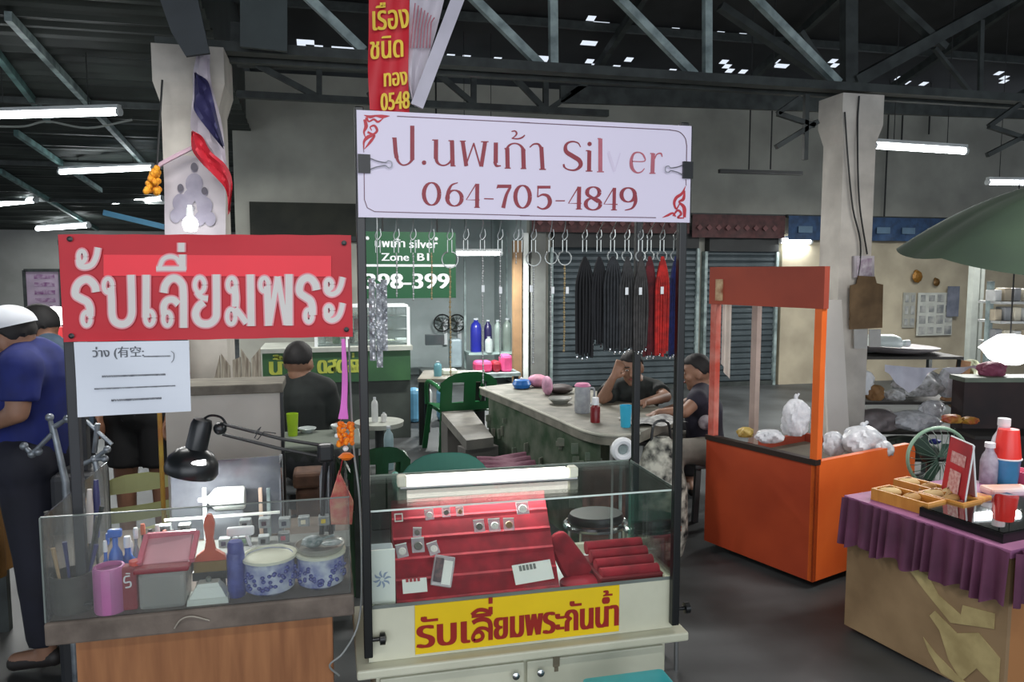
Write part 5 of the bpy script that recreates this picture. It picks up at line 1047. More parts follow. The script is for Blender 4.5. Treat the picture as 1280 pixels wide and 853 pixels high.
# clutter below the table end
p = PD(778, 562, 3.9)
t = thing('tape_roll', 'white round roll hanging at the table end on a pole', 'roll', (p.x, p.y, 0)); build('roll', B().tube([p+Vector((.045*math.cos(k*math.pi/10), 0, .045*math.sin(k*math.pi/10))) for k in range(20)], .02, 8, True), M_plast, t, smooth=True); build('hub', B().lathe([(.001, -.01), (.025, -.01), (.025, .01), (.001, .01)], p, 12, Matrix.Rotation(math.pi/2, 3, 'X')), M_steel, t); build('pole', B().tube([Vector((p.x, p.y+.02, 0)), p+Vector((0, .02, 0))], .009, 8), M_steel, t)
p = PD(755, 580, 4.0); one('clay_block', 'reddish brown block standing under the table end', 'block', B().rbox((p.x, p.y, .28), (.2, .16, .56), .02), mat('reddish_block', (106, 72, 62), .8, rgb2=(70, 50, 44), scale=12))
p = PD(826, 560, 4.2)
t = thing('cloth_bag', 'black and white patterned cloth bag beside the seated man', 'bag', (p.x, p.y, 0)); build('body', B().lathe([(.001, 0), (.14, 0), (.17, .12), (.16, .4), (.1, .62), (.05, .68), (.001, .66)], (p.x, p.y, 0), 18, sy=.6), mat('black_white_print', (196, 196, 182), .8, rgb2=(24, 28, 28), scale=18), t, smooth=True); build('handle', B().tube(catmull([(p.x-.06, p.y, .64), (p.x-.04, p.y, .76), (p.x+.04, p.y, .76), (p.x+.06, p.y, .64)], 4), .008, 6), M_black, t)
# off-white desk panel behind the lamp, shelf ledge, wooden stump, lime cup table
v = 3.02; xa, xb = PV(206, 500, v).x, PV(350, 500, v).x; z1 = PV(280, 491, v).z
t = thing('desk_partition', 'off-white partition board with a weathered wooden ledge behind the lamp', 'partition', ((xa+xb)/2, v, 0))
build('board', B().bb((xa, v, 0), (xb, v+.03, z1)), mat('offwhite_board', (196, 192, 182), .6, rgb2=(178, 174, 164), scale=3), t); build('ledge', B().rbox(((xa+xb)/2, v+.05, z1+.018), (xb-xa+.03, .22, .036), .005), mat('weathered_ledge', (124, 120, 108), .8, rgb2=(90, 86, 76), scale=12, stretch=(1, 6, 1)), t)
build('dark_edge', B().bb((xb, v-.004, 0), (xb+.012, v+.034, z1)), M_black, t)
xk = PV(205, 560, v-.1).x; one('bamboo_stick', 'thin yellow and red stick standing beside the partition board', 'stick', B().tube([(xk, v-.15, 0), (xk, v-.15, PV(205, 515, v-.15).z)], .008, 8), mat('yellow_stick', (186, 170, 60), .5, rgb2=(160, 60, 40), scale=5))
rr = random.Random(12)
for k in range(5):
    x = PV(262+k*13, 470, 4.4).x; one('plank_scrap', ['first', 'second', 'middle', 'fourth', 'last'][k]+' of the weathered splintered boards leaning on the flag column, counted from the notice', 'board', B().prism([(x, 4.42, 0), (x+.056, 4.42, 0), (x+.05+rr.uniform(0, .005), 4.42, rr.uniform(1.0, 1.22)), (x+rr.uniform(0, .02), 4.42, rr.uniform(.95, 1.2))], (0, .02, 0)), mat('splintered_board', (170, 164, 148), .8, rgb2=(110, 100, 88), scale=10, stretch=(5, 1, .6)), 'splintered boards on the flag column')
p = PD(386, 600, 3.3); one('wooden_stump', 'brown cut wooden stump behind the lamp base', 'stump', B().rbox((p.x, p.y, .33), (.11, .12, .66), .02).rbox((p.x, p.y, .70), (.13, .14, .07), .015), mat('brown_stump', (104, 76, 60), .8, rgb2=(70, 50, 40), scale=14))
c_ = PZ(392, 547, .78); t = thing('side_table', 'small grey metal table with the lime green tumbler', 'table', (c_.x, c_.y, 0)); build('top', B().rbox((c_.x, c_.y, .765), (.46, .36, .03), .008), mat('grey_green_top', (112, 120, 110), .5), t)
for i in (-1, 1):
    for j in (-1, 1): build('leg', B().bar((c_.x+i*.2, c_.y+j*.15, 0), (c_.x+i*.2, c_.y+j*.15, .75), .025, .025), M_steeld, t)
vessel('cup', 'lime green plastic tumbler on the small metal table', 'cup', 366, 545, 14, 27, cup, mat('lime_plastic', (168, 206, 44), .3), z=.78); vessel('glass_bowl', 'pale glass bowl beside the lime green tumbler', 'bowl', 384, 541, 22, 6, [(.001, 0), (.5, 0), (1, .9), (.95, 1), (.001, .2)], mat('pale_glassware', (176, 186, 184), .2), z=.78); vessel('glass_bowl', 'small white dish near the marigold garland', 'bowl', 424, 541, 20, 10, [(.001, 0), (.5, 0), (1, .9), (.95, 1), (.001, .2)], mat('white_dish_b', (206, 212, 210), .3), z=.78)

# ================================================================ left edge: yellow table, chair, vise, poster
plastic_chair('yellow-green plastic armchair seen below the paper notice', 168, 588, 3.15, math.radians(20), mat('olive_yellow_plastic', (190, 194, 140), .45, rgb2=(170, 174, 124), scale=3), w=.36, slots='bars')
c_ = PZ(-10, 590, .72); t = thing('goods_table', 'yellow-clothed table heaped with small goods beside the man in the white cap', 'table', (c_.x-.25, c_.y, 0))
ya, yb = c_.y-.3, c_.y+.25; xe = PZ(25, 582, .72).x
build('top', B().bb((xe-.9, ya, .69), (xe, yb, .72)), mat('yellow_cloth', (206, 160, 36), .7, rgb2=(170, 120, 30), scale=8), t); build('skirt', B().grid(lambda u, w: Vector((xe+.004+.012*math.sin(u*30), ya+(yb-ya)*u, .3+.39*w)), 40, 4), mat('ochre_cloth', (110, 76, 30), .8), t)
for x in (xe-.85, xe-.05): build('leg', B().bar((x, (ya+yb)/2, 0), (x, (ya+yb)/2, .69), .04, .04), M_steeld, t)
rr = random.Random(9)
for k in range(10):
    x = xe-.04-rr.random()*.22; y = ya+.05+rr.random()*(yb-ya-.1)
    one('trinket_packet', ['pale grey', 'dull green-grey', 'leaf green', 'cream'][k % 4]+' packet on the yellow-clothed table, '+['first', 'second', 'third', 'fourth', 'fifth', 'sixth', 'seventh', 'eighth', 'ninth', 'last'][k]+' of the heap', 'packet', B().rbox((x, y, .731+.0*k), (.05, .07, .022), .006, rz=rr.uniform(0, 90)), mat('trinket_%d' % (k % 4), [(200, 204, 190), (150, 160, 150), (96, 130, 90), (214, 208, 180)][k % 4], .4), 'small packets heaped on the yellow-clothed table')
def vise(lab, pts, joints, D, r0):
    P_ = [PD(x, y, D) for x, y in pts]; base = Vector((P_[-1].x, P_[-1].y, 0)); t = thing('tool_stand', lab, 'tool', base)
    build('upright', B().tube([base, P_[-1], P_[0]], [r0*1.3, r0*1.3, r0], 10), M_vise, t, smooth=True)
    for k, (a_, c__) in enumerate(joints): pa_, pc_ = PD(*a_, D), PD(*c__, D); build('arm', B().tube([pa_, pa_.lerp(pc_, .8), pc_], [r0, r0*.8, r0*1.25], 10).ball(pc_, r0*1.5, 10), M_vise, t, smooth=True)
    return t
vise('silver metal clamp stand beside the man in the blue shirt', [(66, 532), (74, 560), (82, 603)], [((66, 540), (62, 522)), ((68, 534), (84, 524)), ((66, 542), (40, 568)), ((40, 568), (30, 558)), ((40, 568), (48, 565))], 2.75, .010)
vise('small silver ball-headed clamp on the shop counter post side'.replace('on the shop counter post side', 'below the corner of the paper notice'), [(118, 572), (122, 590), (124, 600)], [((100, 582), (118, 574)), ((118, 574), (131, 574)), ((118, 574), (134, 562))], 2.7, .009)
c_ = PD(103, 640, 2.9); t = thing('machine_stand', 'dark workshop stand under the silver clamps', 'stand', (c_.x, c_.y, 0)); build('body', B().rbox((c_.x, c_.y, .42), (.16, .2, .84), .02), mat('dark_machine', (38, 40, 44), .6), t); build('lever', B().tube([PD(100, 520, 2.9), PD(140, 556, 2.9)], .008, 8).tube([PD(122, 530, 2.9), PD(118, 566, 2.9)], .01, 8), M_vise, t); build('column', B().bar(PD(100, 520, 2.9), Vector((PD(100, 520, 2.9).x, PD(100, 520, 2.9).y, .8)), .05, .05), mat('dark_machine', (38, 40, 44), .6), t)
v = 12; pa_, pc_ = PV(30, 338, v), PV(78, 386, v)
t = thing('wall_notice', 'framed purple lettered notice on the far wall', 'notice', ((pa_.x+pc_.x)/2, v, 0)); build('sheet', B().bb((pa_.x, v, pc_.z), (pc_.x, v+.02, pa_.z)), mat('lilac_sheet', (168, 150, 170), .6), t)
b = B()
for k in range(5): b.bb((pa_.x+.12, v-.004, pa_.z-.12-k*.11), (pc_.x-.08, v-.001, pa_.z-.06-k*.11))
build('print', b, mat('purple_print', (112, 66, 112), .6, rgb2=(168, 150, 170), scale=14), t); b = B(); b.bar((pa_.x, v, 0), (pa_.x, v, pa_.z), .04, .04); b.bar((pa_.x, v, pa_.z), (pc_.x, v, pa_.z), .04, .04); b.bar((pc_.x, v, 0), (pc_.x, v, pa_.z), .04, .04); build('frame', b, M_steeld, t)
p = PV(68, 396, 9); t = thing('lit_lantern', 'bright white lantern with a red base beside the banner corner', 'lamp', (p.x, 9, p.z-.2)); build('globe', B().lathe([(.001, -.1), (.07, -.09), (.085, 0), (.07, .1), (.001, .11)], p, 14), glow('lantern', (255, 255, 255), 5), t, smooth=True); build('base', B().lathe([(.001, -.24), (.1, -.23), (.1, -.11), (.001, -.1)], p, 14), mat('red_base', (224, 60, 66), .5), t, smooth=True); build('stand', B().tube([Vector((p.x, 9, 0)), p-ZU*.24], .02, 8), M_steeld, t)
# flag, poster, bulb and garlands on the left column
vF = 4.5
t = thing('national_flag', 'folded red, white and navy flag hanging on the pale column', 'flag', PV(262, 270, vF))
def flagstrip(nm, La, Lb, m, dy):
    La = catmull([PV(x, y, vF-dy) for x, y in La], 4); Lb = catmull([PV(x, y, vF-dy) for x, y in Lb], 4); n = min(len(La), len(Lb))
    b = B(); k_ = 5
    b.add([La[i].lerp(Lb[i], j/k_)+Vector((0, .025*math.sin(j*1.7+i*.4), 0)) for i in range(n) for j in range(k_+1)], [(i*(k_+1)+j, i*(k_+1)+j+1, (i+1)*(k_+1)+j+1, (i+1)*(k_+1)+j) for i in range(n-1) for j in range(k_)])
    build(nm, b, m, t, smooth=True)
flagstrip('navy_band', [(243, 90), (242, 118), (243, 138), (262, 165), (279, 186)], [(246, 91), (260, 102), (266, 120), (272, 150), (280, 182)], mat('navy_cloth', (40, 38, 82), .7), .09)
flagstrip('white_band', [(246, 66), (240, 92), (241, 120), (240, 142), (240, 165), (260, 190), (284, 226)], [(262, 66), (263, 92), (268, 118), (276, 150), (280, 180), (283, 200), (287, 222)], mat('flag_white', (196, 188, 198), .7), .0)
flagstrip('red_band', [(239, 164), (239, 186), (252, 204), (270, 222), (283, 240), (284, 274)], [(243, 164), (254, 172), (264, 190), (282, 206), (290, 228), (288, 262)], mat('flag_red', (188, 34, 52), .7), .09)
build('pole', B().tube([PV(245, 100, vF+.03), PV(250, 20, vF+.03)], .008, 8), M_steel, t)
one('cloth_tie', 'pale pink cloth tie stretched from the flag to the marigold garland', 'cloth', B().tube(catmull([PV(240, 185, vF-.01), PV(218, 196, vF-.01), PV(197, 208, vF-.01), PV(193, 216, vF-.02)], 4), .012, 6), mat('pale_pink_cloth', (206, 176, 190), .7))
t = thing('marigold_garland', 'orange marigold garland hanging at the corner of the flag column', 'garland', PV(193, 243, vF-.02)); b = B(); rr = random.Random(13)
for k in range(44): q = rr.random(); b.ball(PV(194-8*q*(1 if k % 2 else -.2)+rr.uniform(-3, 3), 211+31*q, vF-.03)+Vector((0, rr.uniform(-.03, .03), 0)), .017, 6)
build('flowers', b, mat('marigold_yellow', (232, 166, 34), .7, rgb2=(206, 124, 22), scale=40), t); build('string', B().tube([PV(196, 212, vF-.02), PV(203, 100, vF+.02)], .006, 5).tube([PV(196, 205, vF-.02), PV(201, 130, vF+.0)], .005, 5), M_cable, t)
v = 4.58; t = thing('column_poster', 'pale grey poster of seated figures in mourning tones on the column', 'poster', PV(245, 290, v))
pq = [PV(206, 300, v), PV(282, 300, v), PV(282, 214, v), PV(262, 196, v), PV(222, 194, v), PV(205, 204, v)]
build('sheet', B().prism(pq, (0, .008, 0)), mat('poster_paper', (186, 180, 184), .6, rgb2=(170, 164, 170), scale=5), t)
def sil(b, cx_, cy_, s, l=0):
    for (dx, dy, rx, ry) in ((0, 0, 4.2, 5.4), (0, 18, 10, 12), (-6, 34, 7, 9), (7, 34, 7, 9)):
        l += .0012
        b.add([(lambda p: Vector((p.x, v-.004-l, p.z)))(PV(cx_+s*(dx+rx*math.cos(a*math.pi/8)), cy_+s*(dy+ry*math.sin(a*math.pi/8)), v)) for a in range(16)], [tuple(range(16))])
b = B(); sil(b, 243, 210, 1.1); sil(b, 226, 236, 1.0, .001); sil(b, 256, 240, 1.0, .002)
b2 = B()
for cx_, cy_, s_ in ((243, 210, 1.1), (226, 236, 1.0), (256, 240, 1.0)): b2.add([(lambda p: Vector((p.x, v-.0125, p.z)))(PV(cx_+s_*3.8*math.cos(a*math.pi/8), cy_-1+s_*4.8*math.sin(a*math.pi/8), v)) for a in range(16)], [tuple(range(16))])
build('printed_heads', b2, mat('dark_grey_print', (84, 80, 92), .6), t)
build('printed_figures', b, mat('grey_violet_print', (124, 120, 136), .6, rgb2=(150, 146, 160), scale=9), t)
p = PV(238, 283, 4.48); t = thing('led_bulb', 'bright white LED bulb just above the red banner', 'bulb', p); build('globe', B().lathe([(.001, -.03), (.03, -.025), (.042, .01), (.036, .035), (.022, .05), (.001, .05)], p, 16), glow('bulb_white', (255, 255, 255), 7), t, smooth=True); build('socket', B().lathe([(.02, .05), (.018, .1), (.001, .1)], p, 12), M_plast, t); build('bracket', B().bb(p+V3((-.012, 0, .095)), p+V3((.012, .11, .115))), M_plast, t)
# hanging banners above the sign
vH = 2.25
def vban(name, lab, cat, L, R_, m, extra=None):
    t = thing(name, lab, cat, PV(L[-1][0], L[-1][1], vH)); La = [PV(x, y, vH) for x, y in L]; Lb = [PV(x, y, vH) for x, y in R_]
    La, Lb = catmull(La, 5), catmull(Lb, 5); n = len(La); k_ = 8
    build('cloth', B().add([La[i].lerp(Lb[i], j/k_)+Vector((0, .008*math.sin(j*1.1+i*.3), 0)) for i in range(n) for j in range(k_+1)], [(i*(k_+1)+j, i*(k_+1)+j+1, (i+1)*(k_+1)+j+1, (i+1)*(k_+1)+j) for i in range(n-1) for j in range(k_)]), m, t, smooth=True); return t
t = vban('vertical_banner', 'narrow red vertical banner with yellow Thai words above the white sign', 'banner', [(461, -20), (461, 40), (460, 90), (462, 138)], [(512, -20), (511, 40), (510, 90), (512, 141)], M_red)
b = B(); 
def vt(txt, x0, x1, yb_, h): typeset(b, txt, lambda x, y, l: Vector((x, vH-.016-l, y+(x-PV(x0, yb_, vH).x)*.14)), PV(x0, yb_, vH).x, PV(x1, yb_, vH).x, PV(x0, yb_, vH).z, h/FPX*2.3/.62, bold=.0016)
vt('เรือง', 466, 510, 40, 24); vt('ชนิด', 463, 503, 76, 22); vt('ทอง', 480, 508, 110, 17); vt('0548', 476, 511, 140, 18)
build('lettering', b, mat('banner_yellow', (240, 204, 40), .5), t)
t = vban('cloth_banner', 'white vertical cloth banner with faint red print, turned edge-on', 'banner', [(513, -20), (511, 40), (509, 90), (516, 132)], [(560, -20), (545, 40), (530, 90), (524, 134)], mat('white_banner_cloth', (206, 200, 208), .6, rgb2=(184, 178, 188), scale=5))
b = B(); rr = random.Random(3)
for k in range(7): x0_ = 517+k*4; b.tube([PV(x0_+2, 4+k*3, vH-.02), PV(x0_-2, 40-k*2, vH-.02), PV(x0_-4, 60, vH-.02)], .0022, 4)
build('faint_print', b, mat('faded_red_print', (170, 92, 108), .6), t)
one('banner_pole', 'flat pale lavender strip slanting down to the white sign top', 'pole', B().bar(PV(574, -6, vH-.04), PV(521, 133, vH-.04), .036, .01, up=(0, 1, 0)), mat('lavender_strip', (190, 186, 200), .4))

# ================================================================ right side: orange cart, shelf, parasol, purple table
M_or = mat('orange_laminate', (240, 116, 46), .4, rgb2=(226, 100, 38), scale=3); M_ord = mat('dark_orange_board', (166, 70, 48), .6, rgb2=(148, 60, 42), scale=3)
A = PZ(1015, 738, 0); Bf = PZ(880, 684, 0); ax_ = (Bf-A); LC = ax_.length; ax_.normalize(); ang = math.atan2(ax_.y, ax_.x)-math.pi/2
CF = frame(A, math.degrees(ang)); px_ = CF.to_3x3() @ Vector((1, 0, 0))
# width from the far corner of the end face
tW = 1.0
for i in range(200):
    q = A+px_*(i*.01); r = q-EYEP; xx = 640+FPX*(r.dot(RT)/r.dot(FW))
    if xx >= 1137: tW = i*.01; break
zc = PP(1013, 578, A, px_.cross(ZU)).z
def cart_z(px, py): return PP(px, py, A, Vector((px_.x, px_.y, 0))).z
zc = cart_z(1015, 579); zt1, zt0 = cart_z(1026, 333), cart_z(1018, 386)
t = thing('food_cart', 'orange vendor cart with a framed opening and signboard', 'cart', A)
ZR = .035
M_oe = M_or
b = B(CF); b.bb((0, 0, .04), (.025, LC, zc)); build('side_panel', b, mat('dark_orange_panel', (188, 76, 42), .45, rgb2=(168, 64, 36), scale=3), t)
b = B(CF)   # end panel with a rounded far top corner
pr_ = [(0, .04), (tW, .04), (tW, zc-.06)]+[(tW-.06+.06*math.cos(a), zc-.06+.06*math.sin(a)) for a in (.3, .6, .9, 1.2, 1.57)]+[(0, zc+.01)]
b.prism([(x, 0, z) for x, z in pr_], (0, .03, 0)); build('end_panel', b, M_or, t)
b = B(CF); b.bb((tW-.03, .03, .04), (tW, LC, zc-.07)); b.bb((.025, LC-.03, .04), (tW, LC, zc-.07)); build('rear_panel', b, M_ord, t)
b = B(CF); b.bb((.02, .03, zc-.14), (tW-.03, LC-.03, zc-.12)); build('counter_board', b, mat('cart_inner', (110, 104, 92), .6), t)
b = B(CF); b.bb((-.012, -.002, zc-.008), (.03, LC, zc+.02)); build('rim', b, mat('dark_rim', (46, 34, 28), .5), t)
for (x, y, m, w) in ((0, 0, M_or, .040), (0, LC-.05, mat('worn_red_post', (190, 76, 60), .5, rgb2=(206, 130, 116), scale=10), .04)):
    b = B(CF); b.bb((x, y, zc), (x+w, y+w, zt1)); build('corner_post', b, m, t)
for (x, y) in ((.62, .0), (.62, LC-.05)):
    pass
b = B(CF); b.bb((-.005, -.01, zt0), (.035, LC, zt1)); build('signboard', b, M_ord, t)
for yy in (LC-.04,): b = B(CF); b.bb((.36, yy, zc-.12), (.40, yy+.04, zt1-.06)); build('rear_post', b, mat('pinkish_post', (178, 160, 150), .6), t)
b = B(CF); b.bb((.03, LC-.03, zt1-.08), (.40, LC, zt1-.04)); build('rear_rail', b, M_ord, t)
b = B(CF); b.bb((-.007, .30, zt0+.03), (-.005, .36, zt1-.06)) if False else b.bb((-.012, LC-.1, zt0+.02), (-.005, LC-.05, zt0+.14)); build('sticker', b, mat('pale_sticker', (206, 180, 140), .5, rgb2=(150, 90, 60), scale=20), t)
for (x, y) in ((.1, .12), (tW-.12, .12), (.1, LC-.12), (tW-.12, LC-.12)): b = B(CF); b.lathe([(.001, -.015), (.035, -.015), (.035, .015), (.001, .015)], (x, y, .036), 14, Matrix.Rotation(math.pi/2, 3, 'Y')); build('caster', b, M_black, t)
# white curtain strip / board leaning at the column
one('white_board_strip', 'tall narrow white board leaning against the shrine column', 'board', B().prism([PV(1029, 375, 4.5), PV(1052, 375, 4.5), PV(1062, 545, 4.45), PV(1036, 560, 4.45)], (0, .02, 0)), mat('white_board', (214, 210, 202), .6, var=.03))
cux = .05
for i in range(100):
    r = CF @ Vector((i*.005, LC, 1.3))-EYEP
    if 640+FPX*(r.dot(RT)/r.dot(FW)) >= 998: cux = i*.005; break
one('curtain_strip', 'pale curtain strip hanging inside the orange cart opening', 'curtain', B().grid(lambda u, w: CF @ Vector((cux+.07*u, LC-.05-.012*math.sin(u*9), zt1-.05-(.50+.1*u)*w)), 8, 6), mat('pale_curtain', (206, 196, 184), .7))
M_bag = mat('white_plastic_bag', (224, 228, 232), .25, rgb2=(196, 200, 206), scale=24, bump=.4)
def blob_bag(lab, px, py, w, h, D, m, knot=False, zb=None, seed=0, group=None, cat='bag', nm='plastic_bag'):
    c_ = PD(px, py, D); rx = w/2/FPX*D; rz = h/2/FPX*D; rr = random.Random(seed or px); b = B()
    ph = [rr.uniform(0, 6) for _ in range(6)]
    def f(u, q):
        a = u*2*math.pi; e = q*math.pi; k = 1+.12*math.sin(3*a+ph[0]+2*e)+.09*math.sin(5*a+ph[1]-3*e)+.06*math.sin(9*a+ph[2]+7*e)+.04*math.sin(14*a+ph[3]+5*e)
        zz_ = -math.cos(e); return c_+Vector((rx*k*math.sin(e)**.8*math.cos(a), rx*.8*k*math.sin(e)**.8*math.sin(a), rz*zz_ if zz_ > -.8 else -rz*.8))
    t = thing(nm, lab, cat, c_-ZU*rz*.8, group); b.grid(f, 36, 18); build('bag', b, m, t, smooth=True)
    if knot: build('knot', B().ball(c_+ZU*rz*1.05, (rx*.15, rx*.15, rz*.2), 8).tube([c_+ZU*rz, c_+ZU*rz*1.25+Vector((rx*.25, 0, 0))], rx*.08, 6), m, t, smooth=True)
    return t
for i, (px, py, w, h, D, lab) in enumerate([(994, 524, 34, 52, 4.25, 'tall knotted white bag inside the orange cart'), (962, 546, 34, 18, 4.2, 'flat crumpled white bag inside the cart near its rim'), (932, 541, 20, 14, 4.35, 'small yellowish bag at the cart rim'), (1042, 556, 26, 34, 4.2, 'grey-white bag squeezed behind the cart corner post'), (1078, 552, 52, 40, 4.15, 'big clear knotted bag over the orange end panel'), (1104, 562, 26, 22, 4.1, 'small clear bag at the rounded corner of the end panel')]):
    blob_bag(lab, px, py, w, h, D, mat('yellowish_bag', (196, 170, 90), .5) if i == 2 else M_bag, i in (0, 4))
# small niche and hardboard on the shrine column, wall posters
v = 4.57; t = thing('shrine_picture', 'small framed purple-grey picture pinned on the shrine column', 'picture', PV(1080, 345, v)); build('frame', B().prism([PV(1068, 347, v), PV(1093, 347, v), PV(1093, 320, v), PV(1068, 320, v)], (0, .02, 0)), mat('picture_paper', (196, 190, 196), .6), t); build('image', B().add([PV(1071, 345, v-.004), PV(1090, 345, v-.004), PV(1090, 323, v-.004), PV(1071, 323, v-.004)], [(0, 1, 2, 3)]), mat('picture_print', (150, 130, 150), .6, rgb2=(206, 200, 206), scale=22), t)
v = 4.55; one('hardboard_sheet', 'brown hardboard piece tied on the shrine column', 'board', B().prism([PV(1063, 412, v), PV(1103, 410, v), PV(1104, 356, v), PV(1096, 354, v), (PV(1094, 346, v)), PV(1074, 345, v), PV(1072, 355, v), PV(1064, 357, v)], (0, .015, 0)), mat('hardboard', (138, 112, 80), .7, rgb2=(110, 88, 62), scale=8))
one('paper_sheet', 'pale paper sheet below the hardboard, at the middle of the column', 'paper', B().prism([PV(1068, 436, v), PV(1084, 436, v), PV(1084, 412, v), PV(1068, 412, v)], (0, .01, 0)), mat('pale_sheet', (206, 206, 200), .7))
one('paper_sheet', 'pale paper sheet below the hardboard, at the column edge nearer the rack', 'paper', B().prism([PV(1087, 434, v-.01), PV(1101, 434, v-.01), PV(1101, 412, v-.01), PV(1087, 412, v-.01)], (0, .01, 0)), mat('pale_sheet', (206, 206, 200), .7))
v = 9.55
def poster(lab, x0, y0, x1, y1, m, v=9.55, inner=None): 
    a, c = PV(x0, y1, v), PV(x1, y0, v); t = thing('wall_poster', lab, 'poster', ((a.x+c.x)/2, v, a.z)); build('sheet', B().bb((a.x, v, a.z), (c.x, v+.02, c.z)), m, t)
    if inner:
        b = B(); rr = random.Random(x0)
        for i in range(inner[0]):
            for j in range(inner[1]):
                w = (c.x-a.x)/inner[0]; h = (c.z-a.z)/inner[1]; b.rbox((a.x+w*(i+.5), v-.006, a.z+h*(j+.5)), (w*rr.uniform(.5, .8), .008, h*rr.uniform(.5, .8)), .002)
        build('photo', b, mat('printed_photo', (112, 116, 118), .5, rgb2=(176, 176, 170), scale=6), t)
    return t
poster('large price poster with rows of grey photos on the beige wall', 1146, 366, 1192, 420, mat('poster_white', (190, 192, 184), .6), inner=(4, 4)); poster('narrow photo poster beside the large price poster', 1128, 366, 1145, 410, mat('poster_grey', (160, 160, 150), .6), v=9.57, inner=(2, 3)); poster('dark blue portrait poster over the large price poster', 1184, 358, 1200, 396, mat('poster_dark', (84, 90, 104), .6, rgb2=(120, 124, 136), scale=5), v=9.5)
for px, py, w, lab, col in ((1145, 346, .09, 'gilt wall ornament on the beige wall', (150, 104, 40)), (1169, 353, .06, 'small dark gilt figure on the beige wall', (104, 74, 34))):
    p = PV(px, py, 9.56); one('wall_ornament', lab, 'ornament', B().lathe([(.001, 0), (w*.5, .01), (w, .03), (w*.6, .05), (.001, .06)], p, 9, Matrix.Rotation(math.pi/2, 3, 'X')).ball(p+ZU*w*.8, w*.35, 8), mat('gilt_%d' % px, col, .4, .4))
one('steel_upright', 'wide pale steel upright beside the bright lamp', 'upright', B().bb((PV(1214, 400, 6.8).x, 6.8, 0), (PV(1222, 400, 6.8).x, 6.87, 2.3)), mat('pale_steel', (150, 156, 150), .5, .2))
one('steel_upright', 'thin pale steel upright between the wide one and the bright lamp', 'upright', B().bb((PV(1226, 400, 6.8).x, 6.82, 0), (PV(1230, 400, 6.8).x, 6.85, 2.3)), mat('pale_steel', (150, 156, 150), .5, .2))
# shelf unit with tray and bags
DS = 5.6
sh0, sh1 = PD(1046, 500, DS), PD(1202, 500, DS); dirx = RT
t = thing('storage_rack', 'dark storage rack crammed with bags behind the orange cart', 'rack', (sh0+sh1)/2*1.0)
t.location.z = 0
def onD(px, py, D=DS): return PD(px, py, D)
for y in (447, 503, 540, 574): a, c = onD(1050, y+1), onD(1200, y-1); z_ = (a.z+c.z)/2; build('shelf_board', B().bar(Vector((a.x, a.y, z_))+FH*.2, Vector((c.x, c.y, z_))+FH*.2, .5, .02), mat('dark_shelf', (58, 56, 52), .7), t)
for px, dd in ((1051, 0), (1198, 0), (1051, .42), (1198, .42)): p = onD(px, 500)+FH*dd; build('upright', B().bar((p.x, p.y, 0), (p.x, p.y, onD(1100, 446).z), .03, .03), M_steeld, t)
p = onD(1122, 443); t = thing('round_tray', 'wide round grey metal tray on top of the storage rack', 'tray', p)
R = Matrix.Rotation(math.radians(3), 3, 'Y'); build('tray', B().lathe([(.001, 0), (.3, .0), (.40, .035), (.415, .05), (.405, .052), (.3, .012), (.001, .012)], p+FH*.28+ZU*.0, 36, R), mat('dull_tray_metal', (150, 146, 148), .45, .3, rgb2=(120, 116, 118), scale=6), t, smooth=True)
p = onD(1118, 438)+FH*.1; t = thing('plastic_jug', 'translucent white plastic jug lying on the round tray', 'jug', p); Mx = Matrix.Rotation(YAW*-1, 3, 'Z') @ Matrix.Rotation(math.pi/2, 3, 'Y')
q = onD(1090, 431)+FH*.1; build('body', B().lathe([(.001, 0), (.055, .0), (.068, .02), (.07, .2), (.05, .25), (.024, .27), (.024, .30), (.001, .30)], q, 20, Mx), mat('translucent_white', (214, 226, 224), .3, var=.03), t, smooth=True); build('cap', B().lathe([(.027, .29), (.027, .325), (.001, .325)], q, 14, Mx), M_plast, t)
t = thing('white_cloth', 'white cloth hanging in a point from under the round tray', 'cloth', onD(1105, 455)-FH*.03)
def cf(u, w):
    x = 1078+118*u; top_ = 449+4*math.sin(u*3.1); bot = 457+30*max(0, 1-abs(u-.24)/.2)+4*math.sin(u*20); return onD(x, top_+(bot-top_)*w)-FH*(.34+.012*math.sin(u*26))
build('cloth', B().grid(cf, 60, 10), mat('white_linen', (214, 216, 226), .8, rgb2=(190, 192, 204), scale=8), t, smooth=True)
M_cl = mat('clear_bag_grey', (222, 226, 230), .22, rgb2=(186, 190, 196), scale=30, bump=.4); M_cl2 = mat('clear_bag_full', (210, 212, 214), .25, rgb2=(146, 148, 144), scale=26, bump=.4)
for i, (px, py, w, h, m, lab) in enumerate([(1064, 480, 30, 40, mat('brown_bag', (112, 90, 78), .6, rgb2=(70, 58, 50), scale=12), 'brown filled bag at the rack upright by the column'), (1080, 480, 24, 34, M_plast, 'white parcel under the hanging cloth point'), (1094, 492, 22, 22, mat('kraft', (150, 112, 70), .7), 'crumpled kraft paper parcel on the upper rack shelf'), (1148, 480, 58, 36, M_cl2, 'large bulging clear bag in the middle of the upper shelf'), (1186, 480, 26, 42, M_cl, 'tall clear bag of cups at the end of the upper shelf'), (1120, 494, 26, 16, M_cl2, 'small grey bag at the front of the upper shelf')]):
    blob_bag(lab, px, py, w, h, DS-.12-.03*(i % 3), m)
